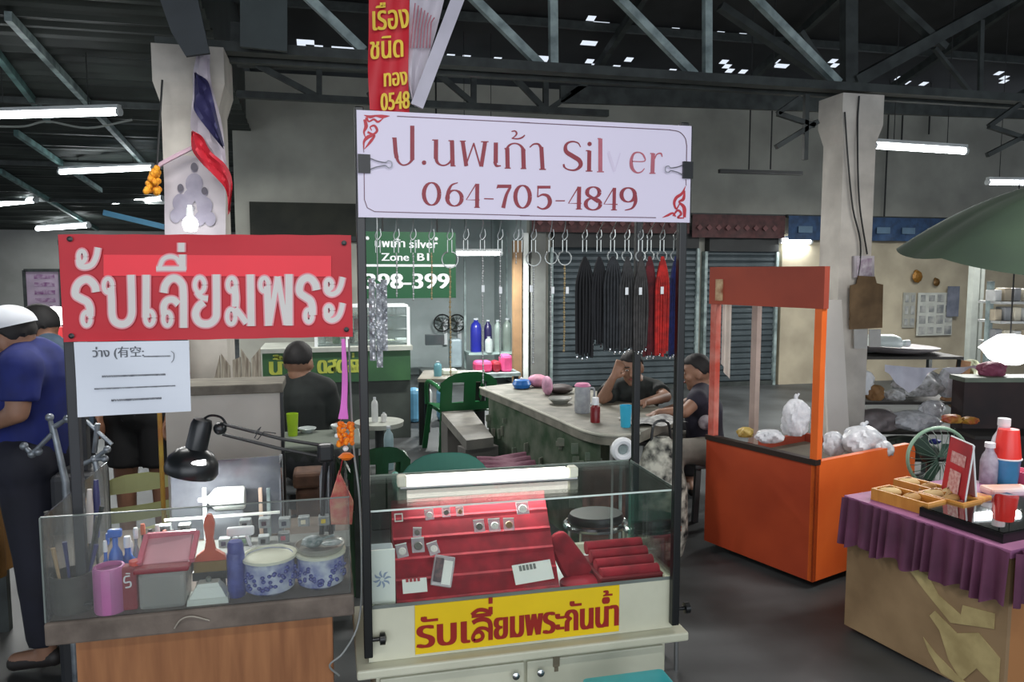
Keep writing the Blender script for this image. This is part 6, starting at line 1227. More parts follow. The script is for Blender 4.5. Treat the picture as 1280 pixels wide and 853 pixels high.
for i, (px, py, w, h, m, lab) in enumerate([(1098, 526, 54, 30, mat('grey_sack', (150, 142, 142), .5, rgb2=(116, 110, 110), scale=8), 'grey sack spread on the middle rack shelf'), (1142, 526, 60, 26, M_cl, 'flat shiny clear bag on the middle rack shelf'), (1165, 512, 30, 24, M_cl, 'upright clear bag above the flat shiny one'), (1062, 516, 22, 14, M_cl2, 'small grey bag on the middle shelf by the column'), (1080, 558, 46, 24, M_cl2, 'dark filled bag on the lowest visible shelf'), (1130, 556, 50, 22, mat('greenish_sack', (70, 84, 72), .6, rgb2=(40, 48, 42), scale=10), 'greenish sack on the lowest visible shelf')]):
    blob_bag(lab, px, py, w, h, DS-.14-.03*(i % 3), m)
p = onD(1141, 541)-FH*.3; one('blue_lid', 'small blue plastic lid at the edge of the middle shelf', 'lid', B().ball(p, (.045, .03, .02), 12), mat('royal_blue', (44, 54, 150), .4), smooth=True)  # a loose plastic lid
one('brown_carton', 'tall flattened brown carton standing beside the storage rack', 'carton', B().prism([onD(1178, 500)-FH*.02, onD(1204, 520)-FH*.02, onD(1212, 452)-FH*.02, onD(1200, 450)-FH*.02, onD(1196, 476)-FH*.02], FH*.06), mat('brown_carton', (150, 108, 68), .7, rgb2=(128, 90, 56), scale=7))
# dark cabinet, lamp, pink bag
DD = 5.0; c0, c1_ = PD(1206, 475, DD), PD(1330, 475, DD)
t = thing('dark_cabinet', 'dark brown cabinet behind the bottles with a greenish ledge', 'cabinet', (c0+c1_)/2); t.location.z = 0
FR = frame(c0, -math.degrees(YAW)); w_ = (c1_-c0).length; zc_ = PD(1240, 472, DD).z
b = B(FR); FR2 = Matrix.Translation(Vector((c0.x, c0.y, 0))) @ Matrix.Rotation(-YAW, 4, 'Z'); b = B(FR2); b.bb((0, 0, 0), (w_, .14, zc_-.03)); build('body', b, mat('dark_umber', (58, 40, 38), .6, rgb2=(38, 28, 28), scale=4), t); b = B(FR2); b.bb((-.01, -.02, zc_-.03), (w_, .16, zc_)); build('top', b, mat('greenish_ledge', (128, 140, 122), .5), t)
zz_ = PD(1240, 536, DD).z; b = B(FR2); b.bb((-.06, -.24, zz_-.02), (.5, -.001, zz_)); build('shelf', b, mat('dark_shelf', (58, 56, 52), .7), t)
p = PD(1262, 436, 5.6); t = thing('bright_lamp', 'glaring white shaded lamp over the dark cabinet', 'lamp', p); build('shade', B().lathe([(.001, .11), (.08, .1), (.16, .04), (.2, .0), (.19, -.0), (.13, -.08), (.07, -.115), (.001, -.12)], p, 24), glow('glaring_white', (255, 255, 255), 6), t, smooth=True); build('cord', B().tube([p+ZU*.07, p+ZU*1.2], .006, 6), M_cable, t)
l = bpy.data.lights.new('bulb_light', 'POINT'); l.energy = 22; l.shadow_soft_size = .15; lo = bpy.data.objects.new('bulb_light', l); C.collection.objects.link(lo); lo.parent = t; lo.location = (0, 0, -.14)
blob_bag('dim pink bag on the cabinet ledge beside the lamp', 1240, 462, 34, 20, 5.1, mat('dim_pink', (160, 84, 110), .6)); blob_bag('olive cloth bundle beside the steel uprights', 1212, 464, 26, 30, 5.7, mat('olive_bundle', (112, 116, 84), .7, rgb2=(84, 88, 62), scale=10))
blob_bag('yellow snack packet on the shelf in front of the dark cabinet', 1190, 524, 24, 12, 4.75, mat('snack_yellow', (206, 160, 70), .5, rgb2=(170, 60, 50), scale=12), nm='snack_packet'); blob_bag('red and yellow snack packet beside the dark cabinet shelf edge', 1212, 526, 22, 10, 4.75, mat('snack_red', (180, 70, 50), .5, rgb2=(200, 160, 60), scale=12), nm='snack_packet')
DB = 6.4
t = thing('supply_shelf', 'pale shelf of packed supplies on the wall behind the lamp', 'shelf', PD(1260, 420, DB)); t.location.z = 0
for y in (378, 402, 428): a, c = PD(1236, y, DB), PD(1330, y, DB); z_ = a.z; build('shelf_board', B().bar(Vector((a.x, a.y, z_)), Vector((c.x, c.y, z_)), .3, .02), mat('pale_supply', (176, 178, 176), .5), t)
p = PD(1236, 400, DB); build('upright', B().bar((p.x, p.y, 0), (p.x, p.y, PD(1236, 352, DB).z), .04, .04), M_steel, t)
rr = random.Random(21)
for j, y in enumerate((378, 402, 428)):
    for k in range(4):
        px = 1242+k*12; p = PD(px, y-8, DB-.02); h = rr.uniform(.09, .12); z_ = PD(1236, y, DB).z+.01
        one('supply_box', ['white', 'beige', 'grey', 'cream'][(k+j) % 4]+' supply box, '+['first', 'second', 'third', 'fourth'][k]+' along the '+['top', 'middle', 'bottom'][j]+' supply shelf', 'box', B().rbox((p.x, p.y, z_+h/2), (.07, .1, h), .008), mat('supply_%d' % ((k+j) % 4), [(206, 208, 206), (180, 168, 146), (140, 142, 144), (212, 206, 186)][(k+j) % 4], .5))
# parasol
cP = PD(1362, 326, 4.4); Rr = 1.0; nn = 8
t = thing('parasol', 'big dark green parasol jutting in above the storage rack', 'parasol', (cP.x, cP.y, 0))
tilt = Matrix.Rotation(math.radians(5), 3, FH) @ Matrix.Rotation(math.radians(6.5), 3, RT)
apex_h = .52
def par(u, w):
    a = u*2*math.pi; seg = (a % (2*math.pi/nn))/(2*math.pi/nn)-.5; R_ = Rr*w*(1-.05*(1-abs(seg)*2)*w); z_ = apex_h*(1-w**1.9)-.03*w*(1-4*seg*seg)*1.0; return cP+tilt @ Vector((R_*math.cos(a), R_*math.sin(a), z_-.05))
build('canopy', B().grid(par, 96, 14), mat('green_canvas', (46, 64, 48), .85, rgb2=(38, 54, 42), scale=3), t, smooth=True)
build('pole', B().tube([Vector((cP.x, cP.y, .06)), cP+tilt @ Vector((0, 0, apex_h-.05))], .02, 10), M_steel, t); build('base', B().lathe([(.001, 0), (.24, 0), (.24, .05), (.05, .08), (.001, .08)], (cP.x, cP.y, 0), 20), mat('concrete_grey', (120, 120, 116), .8), t)
for k in range(nn): a = k*2*math.pi/nn; build('rib', B().tube([cP+tilt @ Vector((0, 0, apex_h*.7)), cP+tilt @ Vector((Rr*.97*math.cos(a), Rr*.97*math.sin(a), -.05))], .006, 6), M_steel, t)

# purple table
T0 = PZ(1055, 786, 0); a12 = math.atan2(T0.x*0+math.cos(math.radians(12)), -math.sin(math.radians(12)))
e1 = PZ(1181, 853, 0)-T0; LT = 1.75; e1.normalize(); angT = math.atan2(e1.y, e1.x)
TF = Matrix.Translation(T0) @ Matrix.Rotation(angT, 4, 'Z')   # x towards the visitor, y to the right-rear
nT = TF.to_3x3() @ Vector((0, 1, 0)); zT = PP(1060, 622, T0-nT*.03, nT).z; dT = .75; LT = 1.32
# keep the table inside what the photograph shows: corner of the front face at x 1250
for i in range(400):
    q = T0+e1*(i*.01); r = q-EYEP
    if r.dot(FW) > .1 and 640+FPX*(r.dot(RT)/r.dot(FW)) >= 1251: LT = i*.01; break
t = thing('draped_table', 'low stall table with purple pleated skirt and peeling plywood sides', 'table', T0); PT = t
M_ply = mat('faded_plywood', (150, 124, 92), .6, rgb2=(122, 98, 70), scale=4)
b = B(TF); b.bb((0, 0, .02), (LT, .02, zT-.03)); build('front_board', b, M_ply, t)
for xx_ in (0, LT-.02): b = B(TF); b.bb((xx_, .02, .02), (xx_+.02, dT, zT-.03)); build('end_board', b, mat('warm_plywood', (176, 122, 74), .6, rgb2=(150, 100, 60), scale=4), t)
b = B(TF); b.bb((-.01, -.02, zT-.03), (LT+.01, dT, zT)); build('top', b, mat('pale_purple_cloth', (170, 110, 150), .6, rgb2=(140, 84, 124), scale=7), t)
b = B(TF); rr = random.Random(31); ph = [rr.uniform(.7, 1.3) for _ in range(60)]
def sk(u, w): return Vector((-.015+u*(LT+.03), -.028-.016*(1-w*.5)*math.sin(u*46*2+2*math.sin(u*23))-.012*(1-w), zT-.005-(.20+.015*math.sin(u*31))*(1-w)))
b.grid(sk, 260, 8); build('skirt', b, mat('plum_cloth', (104, 52, 82), .7, rgb2=(78, 36, 60), scale=5), t, smooth=True)
b = B(TF); b.grid(lambda u, w: Vector((LT+.028+.014*math.sin(u*60), -.02+u*dT, zT-.005-.2*(1-w))), 90, 6); build('side_skirt', b, mat('plum_cloth', (112, 44, 86), .7), t, smooth=True)
b = B(TF)
for pts in ([(.50, .42), (.72, .40), (.80, .34), (.97, .30), (.98, .34), (1.2, .36), (1.2, .30), (.9, .25), (.7, .33)], [(.78, .27), (.95, .22), (1.1, .26), (1.25, .2), (1.25, .08), (1.1, .12), (1.0, .04), (.9, .1), (.82, .2), (.74, .24)], [(.7, .14), (.8, .1), (.95, .06), (1.1, .03), (1.05, .02), (.85, .03), (.75, .09)]):
    s_ = LT/1.28; b.prism([(x*s_, -.004, z*zT/.62) for x, z in pts], (0, .003, 0))
build('peeled_patch', b, mat('bare_chipboard', (186, 168, 118), .8, rgb2=(160, 142, 96), scale=12), t)
def ont(px, py, dz=0): return PZ(px, py, zT+dz)
# black glass tray
M_bg = mat('black_tray_edge', (20, 20, 22), .3)
q1, q2, q3 = ont(1149, 645), ont(1247, 678), ont(1300, 640)
u_ = (q2-q1); L1 = u_.length*1.06; u_.normalize(); BF = Matrix.Translation(q1) @ Matrix.Rotation(math.atan2(u_.y, u_.x), 4, 'Z')
t = thing('display_tray', 'black-edged glass display tray of small jewellery on the purple table', 'tray', q1); Wd = .52
b = B(BF); b.bb((0, 0, 0), (L1, .02, .036)); b.bb((0, Wd-.02, 0), (L1, Wd, .036)); b.bb((0, .02, 0), (.02, Wd-.02, .036)); b.bb((L1-.02, .02, 0), (L1, Wd-.02, .036)); build('rim', b, M_bg, t)
b = B(BF); b.bb((.02, .02, 0), (L1-.02, Wd-.02, .015)); build('velvet_floor', b, mat('black_velvet', (44, 48, 52), .8), t); b = B(BF); b.bb((.004, .004, .0362), (L1-.004, Wd-.004, .040)); build('lid_glass', b, glassmat('lid_glass', (.8, .84, .84), .3, .02), t)
rr = random.Random(17)
for i in range(6):
    for j in range(5):
        o = BF @ Vector((.07+i*(L1-.14)/5+rr.uniform(-.01, .01), .08+j*.088, .016)); tt = thing('jewellery_piece', 'silver piece in the black-edged tray, '+['first', 'second', 'third', 'fourth', 'fifth', 'sixth'][i]+' from the honey boxes, '+['front', 'second', 'middle', 'fourth', 'rear'][j]+' row', 'jewellery', o, 'small silver pieces in the black-edged tray')
        build('stone', B().lathe([(.001, 0), (.014, 0), (.016, .004), (.009, .009), (.001, .011)], o, 10), mat('bright_silver', (220, 224, 226), .25, .5), tt)
# orange wooden boxes
M_ow = mat('honey_wood', (206, 146, 66), .5, rgb2=(186, 124, 50), scale=5, stretch=(1, 6, 1)); M_cs = mat('cream_shoes', (226, 196, 140), .6)
for i, (px, py, L_, W__, lab) in enumerate([(1134, 632, .26, .12, 'longer honey wooden box with cream sandals at the table corner'), (1186, 634, .2, .13, 'second honey wooden box beside the display tray'), (1156, 619, .24, .1, 'rear honey wooden box behind the two front boxes')]):
    o = ont(px, py); F_ = Matrix.Translation(o) @ Matrix.Rotation(math.atan2(u_.y, u_.x)+.1, 4, 'Z'); t = thing('wooden_box', lab, 'box', o, )
    for nm, a, c in (('side', (-L_/2, -W__/2, 0), (L_/2, -W__/2+.01, .05)), ('side', (-L_/2, W__/2-.01, 0), (L_/2, W__/2, .05)), ('side', (-L_/2, -W__/2+.01, 0), (-L_/2+.01, W__/2-.01, .05)), ('side', (L_/2-.01, -W__/2+.01, 0), (L_/2, W__/2-.01, .05))): b = B(F_); b.bb(a, c); build(nm, b, M_ow, t)
    b = B(F_); b.bb((-L_/2+.01, -W__/2+.01, 0), (L_/2-.01, W__/2-.01, .01)); build('bottom', b, M_ow, t)
    for k in range(2 if i < 2 else 3):
        oo = F_ @ Vector((-L_/4+k*L_/2.6-.02, .0, .052)); R = Matrix.Rotation(.4*(k-.5), 3, 'Z')
        s_ = thing('cream_pouch', ['pale cream pouch lying in the longer honey box', 'tan pouch lying across the longer honey box', 'cream pouch in the second honey box', 'tan pouch in the second honey box', 'cream pouch at the rear honey box end', 'tan pouch in the rear honey box middle', 'small cream pouch in the rear honey box'][min(6, i*2+k)], 'pouch', oo-ZU*.04)
        build('body', B().ball(oo-ZU*.018, (.055, .026, .024), 12, R), M_cs if k % 2 == 0 else mat('tan_pouch', (190, 146, 86), .6), s_, smooth=True); build('seam', B().tube([oo+R @ Vector((-.045, 0, -.006)), oo+R @ Vector((0, 0, .008)), oo+R @ Vector((.045, 0, -.006))], .0025, 5), mat('seam_brown', (130, 90, 50), .7), s_)
o = ont(1222, 634); one('red_box', 'small red printed box with a gold top beside the honey boxes', 'box', B().rbox(o+ZU*.025, (.09, .07, .05), .004, rz=20), mat('red_printed', (170, 40, 40), .5, rgb2=(206, 150, 60), scale=26))
# tent card
o1, o2 = ont(1180, 604), ont(1200, 612)
t = thing('tent_card', 'red and pink folding tent card with white panels on the purple table', 'tent card', o1)
tp0, tp1 = PD(1190, 537, 3.25), PD(1221, 550, 3.15)
za_ = zT+.0
f0, f1 = PD(1177, 598, 3.28), PD(1205, 610, 3.1); f0.z = f1.z = za_; g0 = f1+FH*.02+RT*.07; g0.z = za_; g1 = f0+FH*.02+RT*.08; g1.z = za_
top0 = Vector(((f0.x+g1.x)/2, (f0.y+g1.y)/2, za_+.27)); top1 = Vector(((f1.x+g0.x)/2, (f1.y+g0.y)/2, za_+.27))
nf = (f1-f0).cross(top0-f0).normalized()*.004
build('front_leaf', B().prism([f0, f1, top1, top0], nf), mat('tent_red', (196, 36, 48), .45, rgb2=(160, 26, 40), scale=8), t); build('back_leaf', B().prism([g1, g0, top1, top0], nf), mat('tent_pink', (232, 176, 176), .5), t)
def tl_(u, w, l=0): return (f0.lerp(f1, u)).lerp(top0.lerp(top1, u), w)-(nf.normalized() if nf.normalized().dot(EYEP-f0) < 0 else -nf.normalized())*(.006+l)
b = B(); b.add([tl_(.25, .12), tl_(.75, .12), tl_(.75, .52), tl_(.25, .52)], [(0, 1, 2, 3)]); b.add([tl_(.2, .62), tl_(.85, .62), tl_(.85, .8), tl_(.2, .8)], [(0, 1, 2, 3)]); build('print_panel', b, mat('pale_pink_print', (226, 190, 186), .5, rgb2=(196, 120, 120), scale=60), t)
b = B(); b.tube([f1-nf, top1-nf], .004, 5); b.tube([top0, top1], .005, 5); b.tube([g0, top1], .004, 5); build('white_edge', b, M_plast, t)
# bottles and cups
def tb(name, lab, cat, px, py, w, h, prof, m, cap=None): 
    p = ont(px, py); d = (p-EYEP).length; r = w/2/FPX*d; hh = h/FPX*d; t = thing(name, lab, cat, p); build('body', B().lathe([(q*r if q > .01 else .001, z*hh) for q, z in prof], p, 20), m, t, smooth=True)
    if cap: build('cap', B().lathe([(.001, hh), (r*cap[0], hh), (r*cap[0], hh*1.13), (.001, hh*1.14)], p, 14), cap[1], t, smooth=True)
    return t, p, r, hh
bt_ = [(.001, 0), (.9, 0), (1, .05), (1, .6), (.8, .78), (.5, .9), (.45, 1), (.001, 1)]
tb('bottle', 'tall milky plastic bottle behind the stacked cups', 'bottle', 1251, 601, 24, 58, bt_, mat('milky_bottle', (214, 212, 222), .3, var=.03), (.5, M_plast)); tb('bottle', 'shorter cloudy plastic bottle beside the tent card', 'bottle', 1235, 604, 17, 38, bt_, mat('cloudy_bottle', (176, 170, 184), .3, rgb2=(146, 138, 152), scale=30), (.6, M_plast))
t, p, r, hh = tb('cup', 'blue cup standing under an upturned red cup', 'cup', 1257, 604, 25, 27, [(.001, 0), (.8, 0), (.84, .04), (1, .92), (1.06, .95), (1.06, 1), (.001, 1)], mat('sky_blue_cup', (84, 160, 210), .3)); build('rim', B().lathe([(r*1.0, hh*.94), (r*1.1, hh*.96), (r*1.1, hh), (r, hh*1.01)], p, 20), M_plast, t, smooth=True)
t = thing('cup', 'red cup upturned on the blue cup', 'cup', p+ZU*(hh*1.005)); build('body', B().lathe([(.001, 0), (r*1.02, 0), (r*1.02, hh*.06), (r*.78, hh*1.05), (r*.74, hh*1.1), (.001, hh*1.1)], p+ZU*(hh*1.005), 20), mat('signal_red_cup', (240, 60, 52), .3, var=.03), t, smooth=True)
o = ont(1258, 618, 0); one('tissue_packet', 'flat white packet with an orange corner beside the cups', 'packet', B().rbox(o+ZU*.018, (.2, .09, .035), .012, rz=-10), mat('white_packet', (226, 226, 232), .4, rgb2=(240, 180, 150), scale=3))
o = ont(1280, 604); one('pink_bowl', 'pink bowl at the edge of the purple table', 'bowl', B().lathe([(.001, 0), (.04, 0), (.06, .06), (.055, .06), (.035, .01), (.001, .01)], o, 18), mat('pink_bowl', (232, 96, 130), .35), smooth=True)
# big fan behind the tent card
c_ = PD(1172, 572, 3.75); t = thing('floor_fan', 'round green-rimmed fan behind the tent card', 'fan', (c_.x, c_.y, 0)); Rf = .15; M_mint = mat('mint_rim', (140, 176, 150), .4)
build('rim', B().tube([c_+(RT*math.cos(k*math.pi/18)+ZU*math.sin(k*math.pi/18))*Rf for k in range(36)], .009, 8, True), M_mint, t, smooth=True)
b = B(); 
for k in range(24): a = k*math.pi/12; d_ = RT*math.cos(a)+ZU*math.sin(a); b.tube([c_-FH*.03+d_*.02, c_-FH*.03+d_*Rf*.8, c_+d_*Rf], .0018, 4)
build('guard_wires', b, mat('wire_green', (70, 96, 82), .4), t); b = B()
for k in range(3): a = k*2.094; d_ = RT*math.cos(a)+ZU*math.sin(a); d2 = RT*math.cos(a+1)+ZU*math.sin(a+1); b.prism([c_, c_+d_*Rf*.85+FH*.01, c_+(d_+d2).normalized()*Rf*.85+FH*.03, c_+d2*Rf*.5+FH*.03], FH*.003)
build('blade', b, mat('fan_green', (52, 84, 70), .4), t); build('motor', B().ball(c_+FH*.07, .05, 12), M_steeld, t, smooth=True); build('pole', B().tube([Vector((c_.x, c_.y, .02))+FH*.07, c_+FH*.07], .016, 8), M_steeld, t); build('base', B().lathe([(.001, 0), (.16, 0), (.15, .03), (.001, .04)], Vector((c_.x, c_.y, 0))+FH*.07, 20), M_steeld, t)
# stool seat far beyond the cart
b = B(); 
# ================================================================ people
def skinmat(n, c): return mat('skin_'+n, c, .55, rgb2=tuple(x*.86 for x in c), scale=8)
def hand(b, w, d, pal, curl=.5, s=1.0, side=1):
    """palm, four fingers and a thumb: w wrist, d pointing direction, pal palm normal"""
    d = d.normalized(); n = (pal-d*pal.dot(d)).normalized(); x = d.cross(n)*side
    k = w+d*.085*s
    b.cap(w, w+d*.03*s, .022*s, .024*s, 8)
    for f in (-1.4, -.5, .5, 1.4): b.cap(w+d*.02*s+x*f*.008*s, k+x*f*.017*s, .014*s, .0125*s, 8)
    for i, f in enumerate((-1.5, -.5, .5, 1.5)):
        L = (.036, .043, .041, .032)[i]*s; p = k+x*f*.018*s; d1 = (d*math.cos(curl*.7)+n*math.sin(curl*.7)+x*f*.06).normalized(); p2 = p+d1*L; d2 = (d*math.cos(curl*1.7)+n*math.sin(curl*1.7)).normalized(); p3 = p2+d2*L*.62
        b.cap(p, p2, .0105*s, .0095*s, 8); b.cap(p2, p3, .0095*s, .0082*s, 8)
    t0 = w+d*.028*s+x*.026*s; t1 = t0+(d*.6+x*.7+n*.3).normalized()*.034*s; t2 = t1+(d*.85+x*.25+n*.35).normalized()*.028*s; b.cap(t0, t1, .014*s, .012*s, 8); b.cap(t1, t2, .0115*s, .0095*s, 8)
def person(lab, J, face, skin, shirt, trousers, hair=(22, 20, 20), cap_=None, sleeve=.55, shorts=False, up=ZU, name='person', headtilt=0, origin=None, glasses=False, group=None, bulk=1.0, curl=.5):
    """J: pelvis chest neck head, sh/el/wr + L/R, hp/kn/an + L/R ; face = direction the head looks"""
    f = face.normalized(); u = (up-f*up.dot(f)).normalized(); r = f.cross(u)
    base = origin or Vector((J['pelvis'].x, J['pelvis'].y, 0)); t = thing(name, lab, 'person', base, group)
    Mh = Matrix((r, f, u)).transposed(); h = J['head']; b = B(); K = bulk
    b.ball(h+u*.02, (.076, .094, .098), 16, Mh); b.ball(h-u*.045+f*.018, (.058, .07, .065), 14, Mh); b.cap(h-u*.085+f*.045, h-u*.09+f*.055, .028, .026)
    b.cap(h+f*.088+u*.012, h+f*.108-u*.02, .011, .016, 8); b.cap(h+f*.075+u*.034+r*.032, h+f*.075+u*.034-r*.032, .017, .017, 8)
    for s in (-1, 1): b.ball(h+r*s*.076-u*.006, (.013, .024, .034), 8, Mh); b.ball(h+r*s*.04+f*.06-u*.02, .028, 8)
    b.cap(h-u*.06-f*.02, J['neck'], .05, .056*K)
    b.cap(J['neck'], J['chest'], .07*K, .125*K); b.cap(J['chest'], J['chest'].lerp(J['pelvis'], .5), .13*K, .12*K); b.cap(J['chest'].lerp(J['pelvis'], .5), J['pelvis'], .12*K, .135*K)
    for s in 'LR':
        b.cap(J['neck'].lerp(J['sh'+s], .25), J['sh'+s], .062, .06*K); b.cap(J['sh'+s], J['el'+s], .052*K, .04); b.cap(J['el'+s], J['wr'+s], .04, .026); b.cap(J['chest'], J['sh'+s], .11*K, .055)
        d = (J['hd'+s]-J['wr'+s]); hand(b, J['wr'+s], d, J.get('pal'+s, Vector((0, 0, -1))+f*.2), curl, side=1 if s == 'L' else -1)
        b.cap(J['pelvis'], J['hp'+s], .12*K, .10*K); b.cap(J['hp'+s], J['kn'+s], .088*K, .058); b.cap(J['kn'+s], J['an'+s], .056, .038); e = J.get('toe'+s, J['an'+s]+f*.14); b.cap(J['an'+s]-ZU*.02, e, .036, .028)
    o = build('body', b, skinmat(name+lab[:6], skin), t); remesh(o, .0085, 3)
    # shirt
    b = B(); g = .016
    b.cap(J['neck']-(J['neck']-J['chest']).normalized()*.03, J['chest'], .072*K+g, .125*K+g); b.cap(J['chest'], J['chest'].lerp(J['pelvis'], .5), .13*K+g, .122*K+g); b.cap(J['chest'].lerp(J['pelvis'], .5), J['pelvis'], .122*K+g, .135*K+g)
    for s in 'LR':
        b.cap(J['neck'].lerp(J['sh'+s], .35), J['sh'+s], .058+g, .06*K+g); b.cap(J['chest'], J['sh'+s], .11*K+g, .055+g); e = J['sh'+s].lerp(J['el'+s], min(1, sleeve)); b.tube([J['sh'+s], e], [.055*K+g, .05*K+g], 14)
    m = mat('shirt_'+lab[:14].replace(' ', '_'), shirt, .8, rgb2=tuple(x*.75 for x in shirt), scale=7)
    remesh(build('shirt', b, m, t), .012, 3)
    b = B()
    b.cap(J['pelvis']+(J['chest']-J['pelvis']).normalized()*.03, J['pelvis'], .135*K+.01, .14*K+.012)
    for s in 'LR':
        b.cap(J['pelvis'], J['hp'+s], .12*K+g, .1*K+g)
        if shorts: b.tube([J['hp'+s], J['hp'+s].lerp(J['kn'+s], .75)], [.09*K+g, .085*K+g], 14)
        else: b.cap(J['hp'+s], J['kn'+s], .088*K+g, .062+g); b.tube([J['kn'+s], J['an'+s].lerp(J['kn'+s], .1)], [.062+g, .05+g], 14)
        
    m = mat('trousers_'+lab[:14].replace(' ', '_'), trousers, .8, rgb2=tuple(x*.75 for x in trousers), scale=7); remesh(build('trousers', b, m, t), .014, 3)
    for s in 'LR':
        e = J.get('toe'+s, J['an'+s]+f*.14); b = B(); b.cap(J['an'+s]-ZU*.035-(e-J['an'+s]).normalized()*.03, e-ZU*.012, .036, .032, 10); build('shoe', b, mat('dark_sandal', (36, 32, 30), .6), t, smooth=True)
    # hair: shell over skull
    if hair:
        b = B(); c = h+u*.024; R3 = (.083, .101, .104)
        def hr(a, q):
            an = a*2*math.pi; ff = math.cos(an); lim = (1.1 if ff > .45 else 1.1+(.45-ff)*.95+.06*math.sin(an*13)) if ff > -.35 else 1.86+.05*math.sin(an*17); e = q*lim
            return c+Mh @ Vector((math.sin(an)*math.sin(e)*R3[0], math.cos(an)*math.sin(e)*R3[1], math.cos(e)*R3[2]))*(1+(.022*math.sin(an*11+e*9)+.012*math.sin(an*23-e*17))*math.sin(e)-(.05 if q > .95 else 0))
        b.grid(hr, 36, 12); n = len(b.v); b.grid(lambda a, q: c+(hr(a, q)-c)*.93, 36, 12); build('hair', b, mat('black_hair' if hair[0] < 40 else 'grey_hair', hair, .7), t, smooth=True)
    for s in (-1, 1):
        p = h+r*s*.031+f*.0885+u*.012; build('eye', B().ball(p, (.013, .008, .007), 8, Mh), mat('eye_white', (190, 180, 170), .4), t); build('pupil', B().ball(p+f*.005, (.006, .005, .006), 8, Mh), M_black, t); build('eyebrow', B().cap(h+r*s*.045+f*.086+u*.033, h+r*s*.018+f*.095+u*.036, .004, .004, 6), mat('black_hair', (22, 20, 20), .7), t)
    build('mouth', B().ball(h+f*.090-u*.052, (.022, .008, .006), 8, Mh), mat('lips', (124, 66, 60), .5), t)
    if cap_:
        b = B(); c = h+u*.045; b.add([c+Mh @ Vector((.092*math.sin(e)*math.cos(a), .11*math.sin(e)*math.sin(a), .085*math.cos(e))) for e in [i*math.pi/20 for i in range(11)] for a in [k*math.pi/12 for k in range(24)]], [(i*24+k, i*24+(k+1) % 24, (i+1)*24+(k+1) % 24, (i+1)*24+k) for i in range(10) for k in range(24)])
        c_ = build('cap', b, mat('white_cap', cap_, .7, var=.04), t, smooth=True); build('brim', B().grid(lambda a, q: c+Mh @ Vector(((a-.5)*.16*(1-.3*q*q), .085+.075*q*(1-(2*a-1)**2*.45), -.004-.02*q-.03*(2*a-1)**2)), 12, 5), mat('white_cap', cap_, .7), c_)
    return t
def stoolfor(lab, c, z=.40):
    t = thing('plastic_stool', lab, 'stool', (c.x, c.y, 0)); build('seat', B().rbox((c.x, c.y, z-.015), (.28, .28, .03), .01), mat('stool_plastic_grey', (84, 88, 90), .5), t)
    for i in (-1, 1):
        for j in (-1, 1): build('leg', B().bar((c.x+i*.14, c.y+j*.14, 0), (c.x+i*.11, c.y+j*.11, z-.03), .035, .03), mat('stool_plastic_grey', (84, 88, 90), .5), t)
V = Vector
# A: man in a black T-shirt behind the concrete table, hand raised to his brow
D = 5.35
hd = PD(789, 460, D-.12); toC = -FH
J = {'head': hd, 'neck': PD(793, 479, D-.02), 'chest': PD(795, 499, D+.02), 'pelvis': PD(797, 538, D+.2)}
J['pelvis'].z = .53
J.update(shL=PD(819, 489, D), elL=PD(832, 512, D-.16), wrL=PD(806, 513, D-.38), hdL=PD(796, 514, D-.42), shR=PD(765, 489, D), elR=PD(753, 513, D-.22), wrR=PD(766, 473, D-.28), hdR=PD(771, 464, D-.27))
J['palR'] = FH; J['elR'].z = max(J['elR'].z, .745); J['elL'].z = max(J['elL'].z, .745); J['wrL'].z = .745; J['hdL'].z = .74
for s, k in (('L', .1), ('R', -.1)):
    J['hp'+s] = J['pelvis']+RT*k-ZU*.02; J['kn'+s] = J['hp'+s]+toC*.1+RT*k*1.2-ZU*.1+V((0, 0, 0)); J['kn'+s] = V((J['hp'+s].x, J['hp'+s].y, .46))+FH*.02+RT*k*2.6-FH*.12; J['an'+s] = V((J['kn'+s].x, J['kn'+s].y, .09)); J['toe'+s] = J['an'+s]-FH*.12-ZU*.04
person('man in a black T-shirt resting his brow on his hand behind the concrete table', J, (-FH*1+RT*-.12-ZU*.22), (150, 112, 90), (30, 36, 34), (40, 42, 46), sleeve=.62, curl=.7, bulk=1.14)
stoolfor('grey stool under the man in the black T-shirt', J['pelvis'], .38)
# B: man in a dark printed vest, seen from the side, reaching over the table end
D = 4.95; hd = PD(872, 466, D); lf = (-RT*1.0+FH*.15-ZU*.15)
J = {'head': hd, 'neck': PD(880, 488, D), 'chest': PD(879, 512, D), 'pelvis': PD(882, 560, D)}
J.update(shL=PD(872, 500, D-.16), elL=PD(856, 515, D-.22), wrL=PD(824, 516, D-.2), hdL=PD(812, 520, D-.2), shR=PD(876, 498, D+.16), elR=PD(846, 511, D+.2), wrR=PD(816, 520, D+.12), hdR=PD(806, 521, D+.1))
for s, k in (('L', -.1), ('R', .1)):
    J['hp'+s] = J['pelvis']+FH*k-RT*.04; J['kn'+s] = J['hp'+s]-RT*.12+FH*k*.6; J['kn'+s].z = .46; J['kn'+s] = J['kn'+s]-RT*.1; J['an'+s] = V((J['kn'+s].x+.03, J['kn'+s].y, .09)); J['toe'+s] = J['an'+s]-RT*.12-ZU*.04
tB = person('man in a dark printed vest seated sideways beside the cart post', J, lf, (170, 122, 98), (40, 38, 54), (150, 146, 136), sleeve=.2, bulk=.86)
b = B(); c = J['chest']
for dx, dz, rr_, m in ((-.045, .03, .02, 0), (-.03, -.06, .05, 0)):
    b.ball(PD(882, 512, D-.01)-FH*.135+RT*dx+ZU*dz, (rr_, .02, rr_), 12, Matrix.Rotation(-YAW, 3, 'Z'))
build('shirt_print', b, mat('vest_print', (176, 170, 174), .7, rgb2=(90, 80, 90), scale=16), tB)
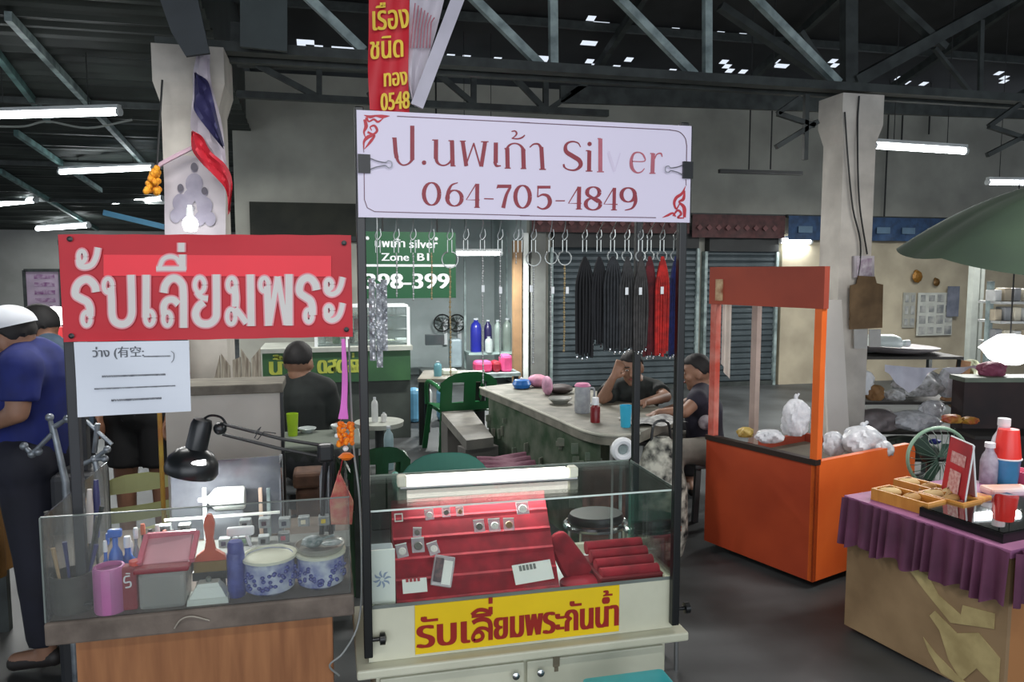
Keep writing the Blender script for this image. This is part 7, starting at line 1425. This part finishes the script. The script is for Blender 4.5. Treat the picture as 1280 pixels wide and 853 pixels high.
stoolfor('grey stool under the man in the printed vest', J['pelvis'], .37)
# C: man in black seen from behind
D = 4.35; J = {'head': PD(373, 454, D), 'neck': PD(376, 476, D), 'chest': PD(380, 502, D), 'pelvis': PD(382, 582, D)}
J.update(shL=PD(353, 488, D), elL=PD(346, 528, D-.02), wrL=PD(352, 545, D+.2), hdL=PD(354, 545, D+.28), shR=PD(405, 488, D), elR=PD(418, 524, D+.05), wrR=PD(424, 520, D+.28), hdR=PD(422, 519, D+.36))
J['pelvis'].z = .54
for s, k in (('L', -.1), ('R', .1)):
    J['hp'+s] = J['pelvis']+RT*k; J['kn'+s] = J['hp'+s]+FH*.32+RT*k*.5; J['kn'+s].z = .48; J['an'+s] = V((J['kn'+s].x, J['kn'+s].y, .09)); J['toe'+s] = J['an'+s]+FH*.12-ZU*.04
person('man in a black shirt seen from behind before the green lettered counter', J, FH*1+RT*.15-ZU*.1, (110, 80, 62), (20, 20, 24), (30, 30, 34), sleeve=1.0, bulk=1.05)
stoolfor('grey stool under the man in black seen from behind', J['pelvis'], .38)
# D: man in a white cap and royal blue shirt bending over the yellow table
D = 2.95; J = {'head': PD(12, 424, D-.05), 'neck': PD(30, 442, D), 'chest': PD(37, 468, D), 'pelvis': PD(50, 560, D+.05)}
J.update(shL=PD(26, 462, D-.17), elL=PD(22, 516, D-.2), wrL=PD(-12, 532, D-.18), hdL=PD(-26, 538, D-.15), shR=PD(26, 452, D+.17), elR=PD(-6, 500, D+.2), wrR=PD(-34, 532, D+.1), hdR=PD(-44, 538, D+.08))
for s, k in (('L', -.1), ('R', .1)): J['hp'+s] = J['pelvis']+FH*k-ZU*.04; J['kn'+s] = V((J['hp'+s].x+.02, J['hp'+s].y, .48)); J['an'+s] = V((J['hp'+s].x+.03, J['hp'+s].y+.03, .09)); J['toe'+s] = J['an'+s]-RT*.13-ZU*.04
person('man in a white cap and royal blue shirt bending over the yellow table', J, (-RT*1.0-FH*.22-ZU*.25), (140, 98, 76), (24, 38, 112), (26, 28, 42), hair=(26, 24, 24), cap_=(220, 224, 230), sleeve=.75, bulk=1.05)
# E: person behind him in a grey-blue shirt
D = 3.75; J = {'head': PD(50, 412, D), 'neck': PD(60, 430, D), 'chest': PD(68, 455, D), 'pelvis': PD(80, 530, D+.05)}
J.update(shL=PD(64, 444, D-.16), elL=PD(58, 490, D-.18), wrL=PD(40, 508, D-.2), hdL=PD(30, 512, D-.2), shR=PD(66, 440, D+.16), elR=PD(40, 480, D+.2), wrR=PD(22, 500, D+.2), hdR=PD(12, 504, D+.2))
for s, k in (('L', -.1), ('R', .1)): J['hp'+s] = J['pelvis']+FH*k-ZU*.04; J['kn'+s] = V((J['hp'+s].x, J['hp'+s].y, .46)); J['an'+s] = V((J['hp'+s].x+.02, J['hp'+s].y+.02, .09)); J['toe'+s] = J['an'+s]-RT*.13-ZU*.04
person('dark-haired person in a grey-blue shirt behind the man in the white cap', J, (-RT*1.0+FH*.2-ZU*.2), (150, 108, 84), (78, 100, 122), (34, 36, 44), sleeve=.6, bulk=.9)
# F: person in dark shorts standing behind the paper notice
D = 4.15; J = {'pelvis': PD(176, 508, D)}; P0 = J['pelvis']; J['chest'] = P0+ZU*.32; J['neck'] = P0+ZU*.5; J['head'] = P0+ZU*.66
for s, k in (('L', -1), ('R', 1)):
    J['sh'+s] = P0+ZU*.45+RT*.18*k; J['el'+s] = P0+ZU*.18+RT*.24*k; J['wr'+s] = P0-ZU*.02+RT*(.2*k)-FH*.08; J['hd'+s] = P0-ZU*.1+RT*(.17*k)-FH*.1
    J['hp'+s] = P0+RT*.09*k-ZU*.05; J['kn'+s] = V((P0.x, P0.y, .44))+RT*.1*k; J['an'+s] = V((P0.x, P0.y, .09))+RT*.1*k; J['toe'+s] = J['an'+s]-FH*.12-ZU*.04
person('person in black shorts standing behind the paper notice', J, -FH, (146, 104, 82), (60, 62, 70), (22, 22, 24), shorts=True, sleeve=.6)
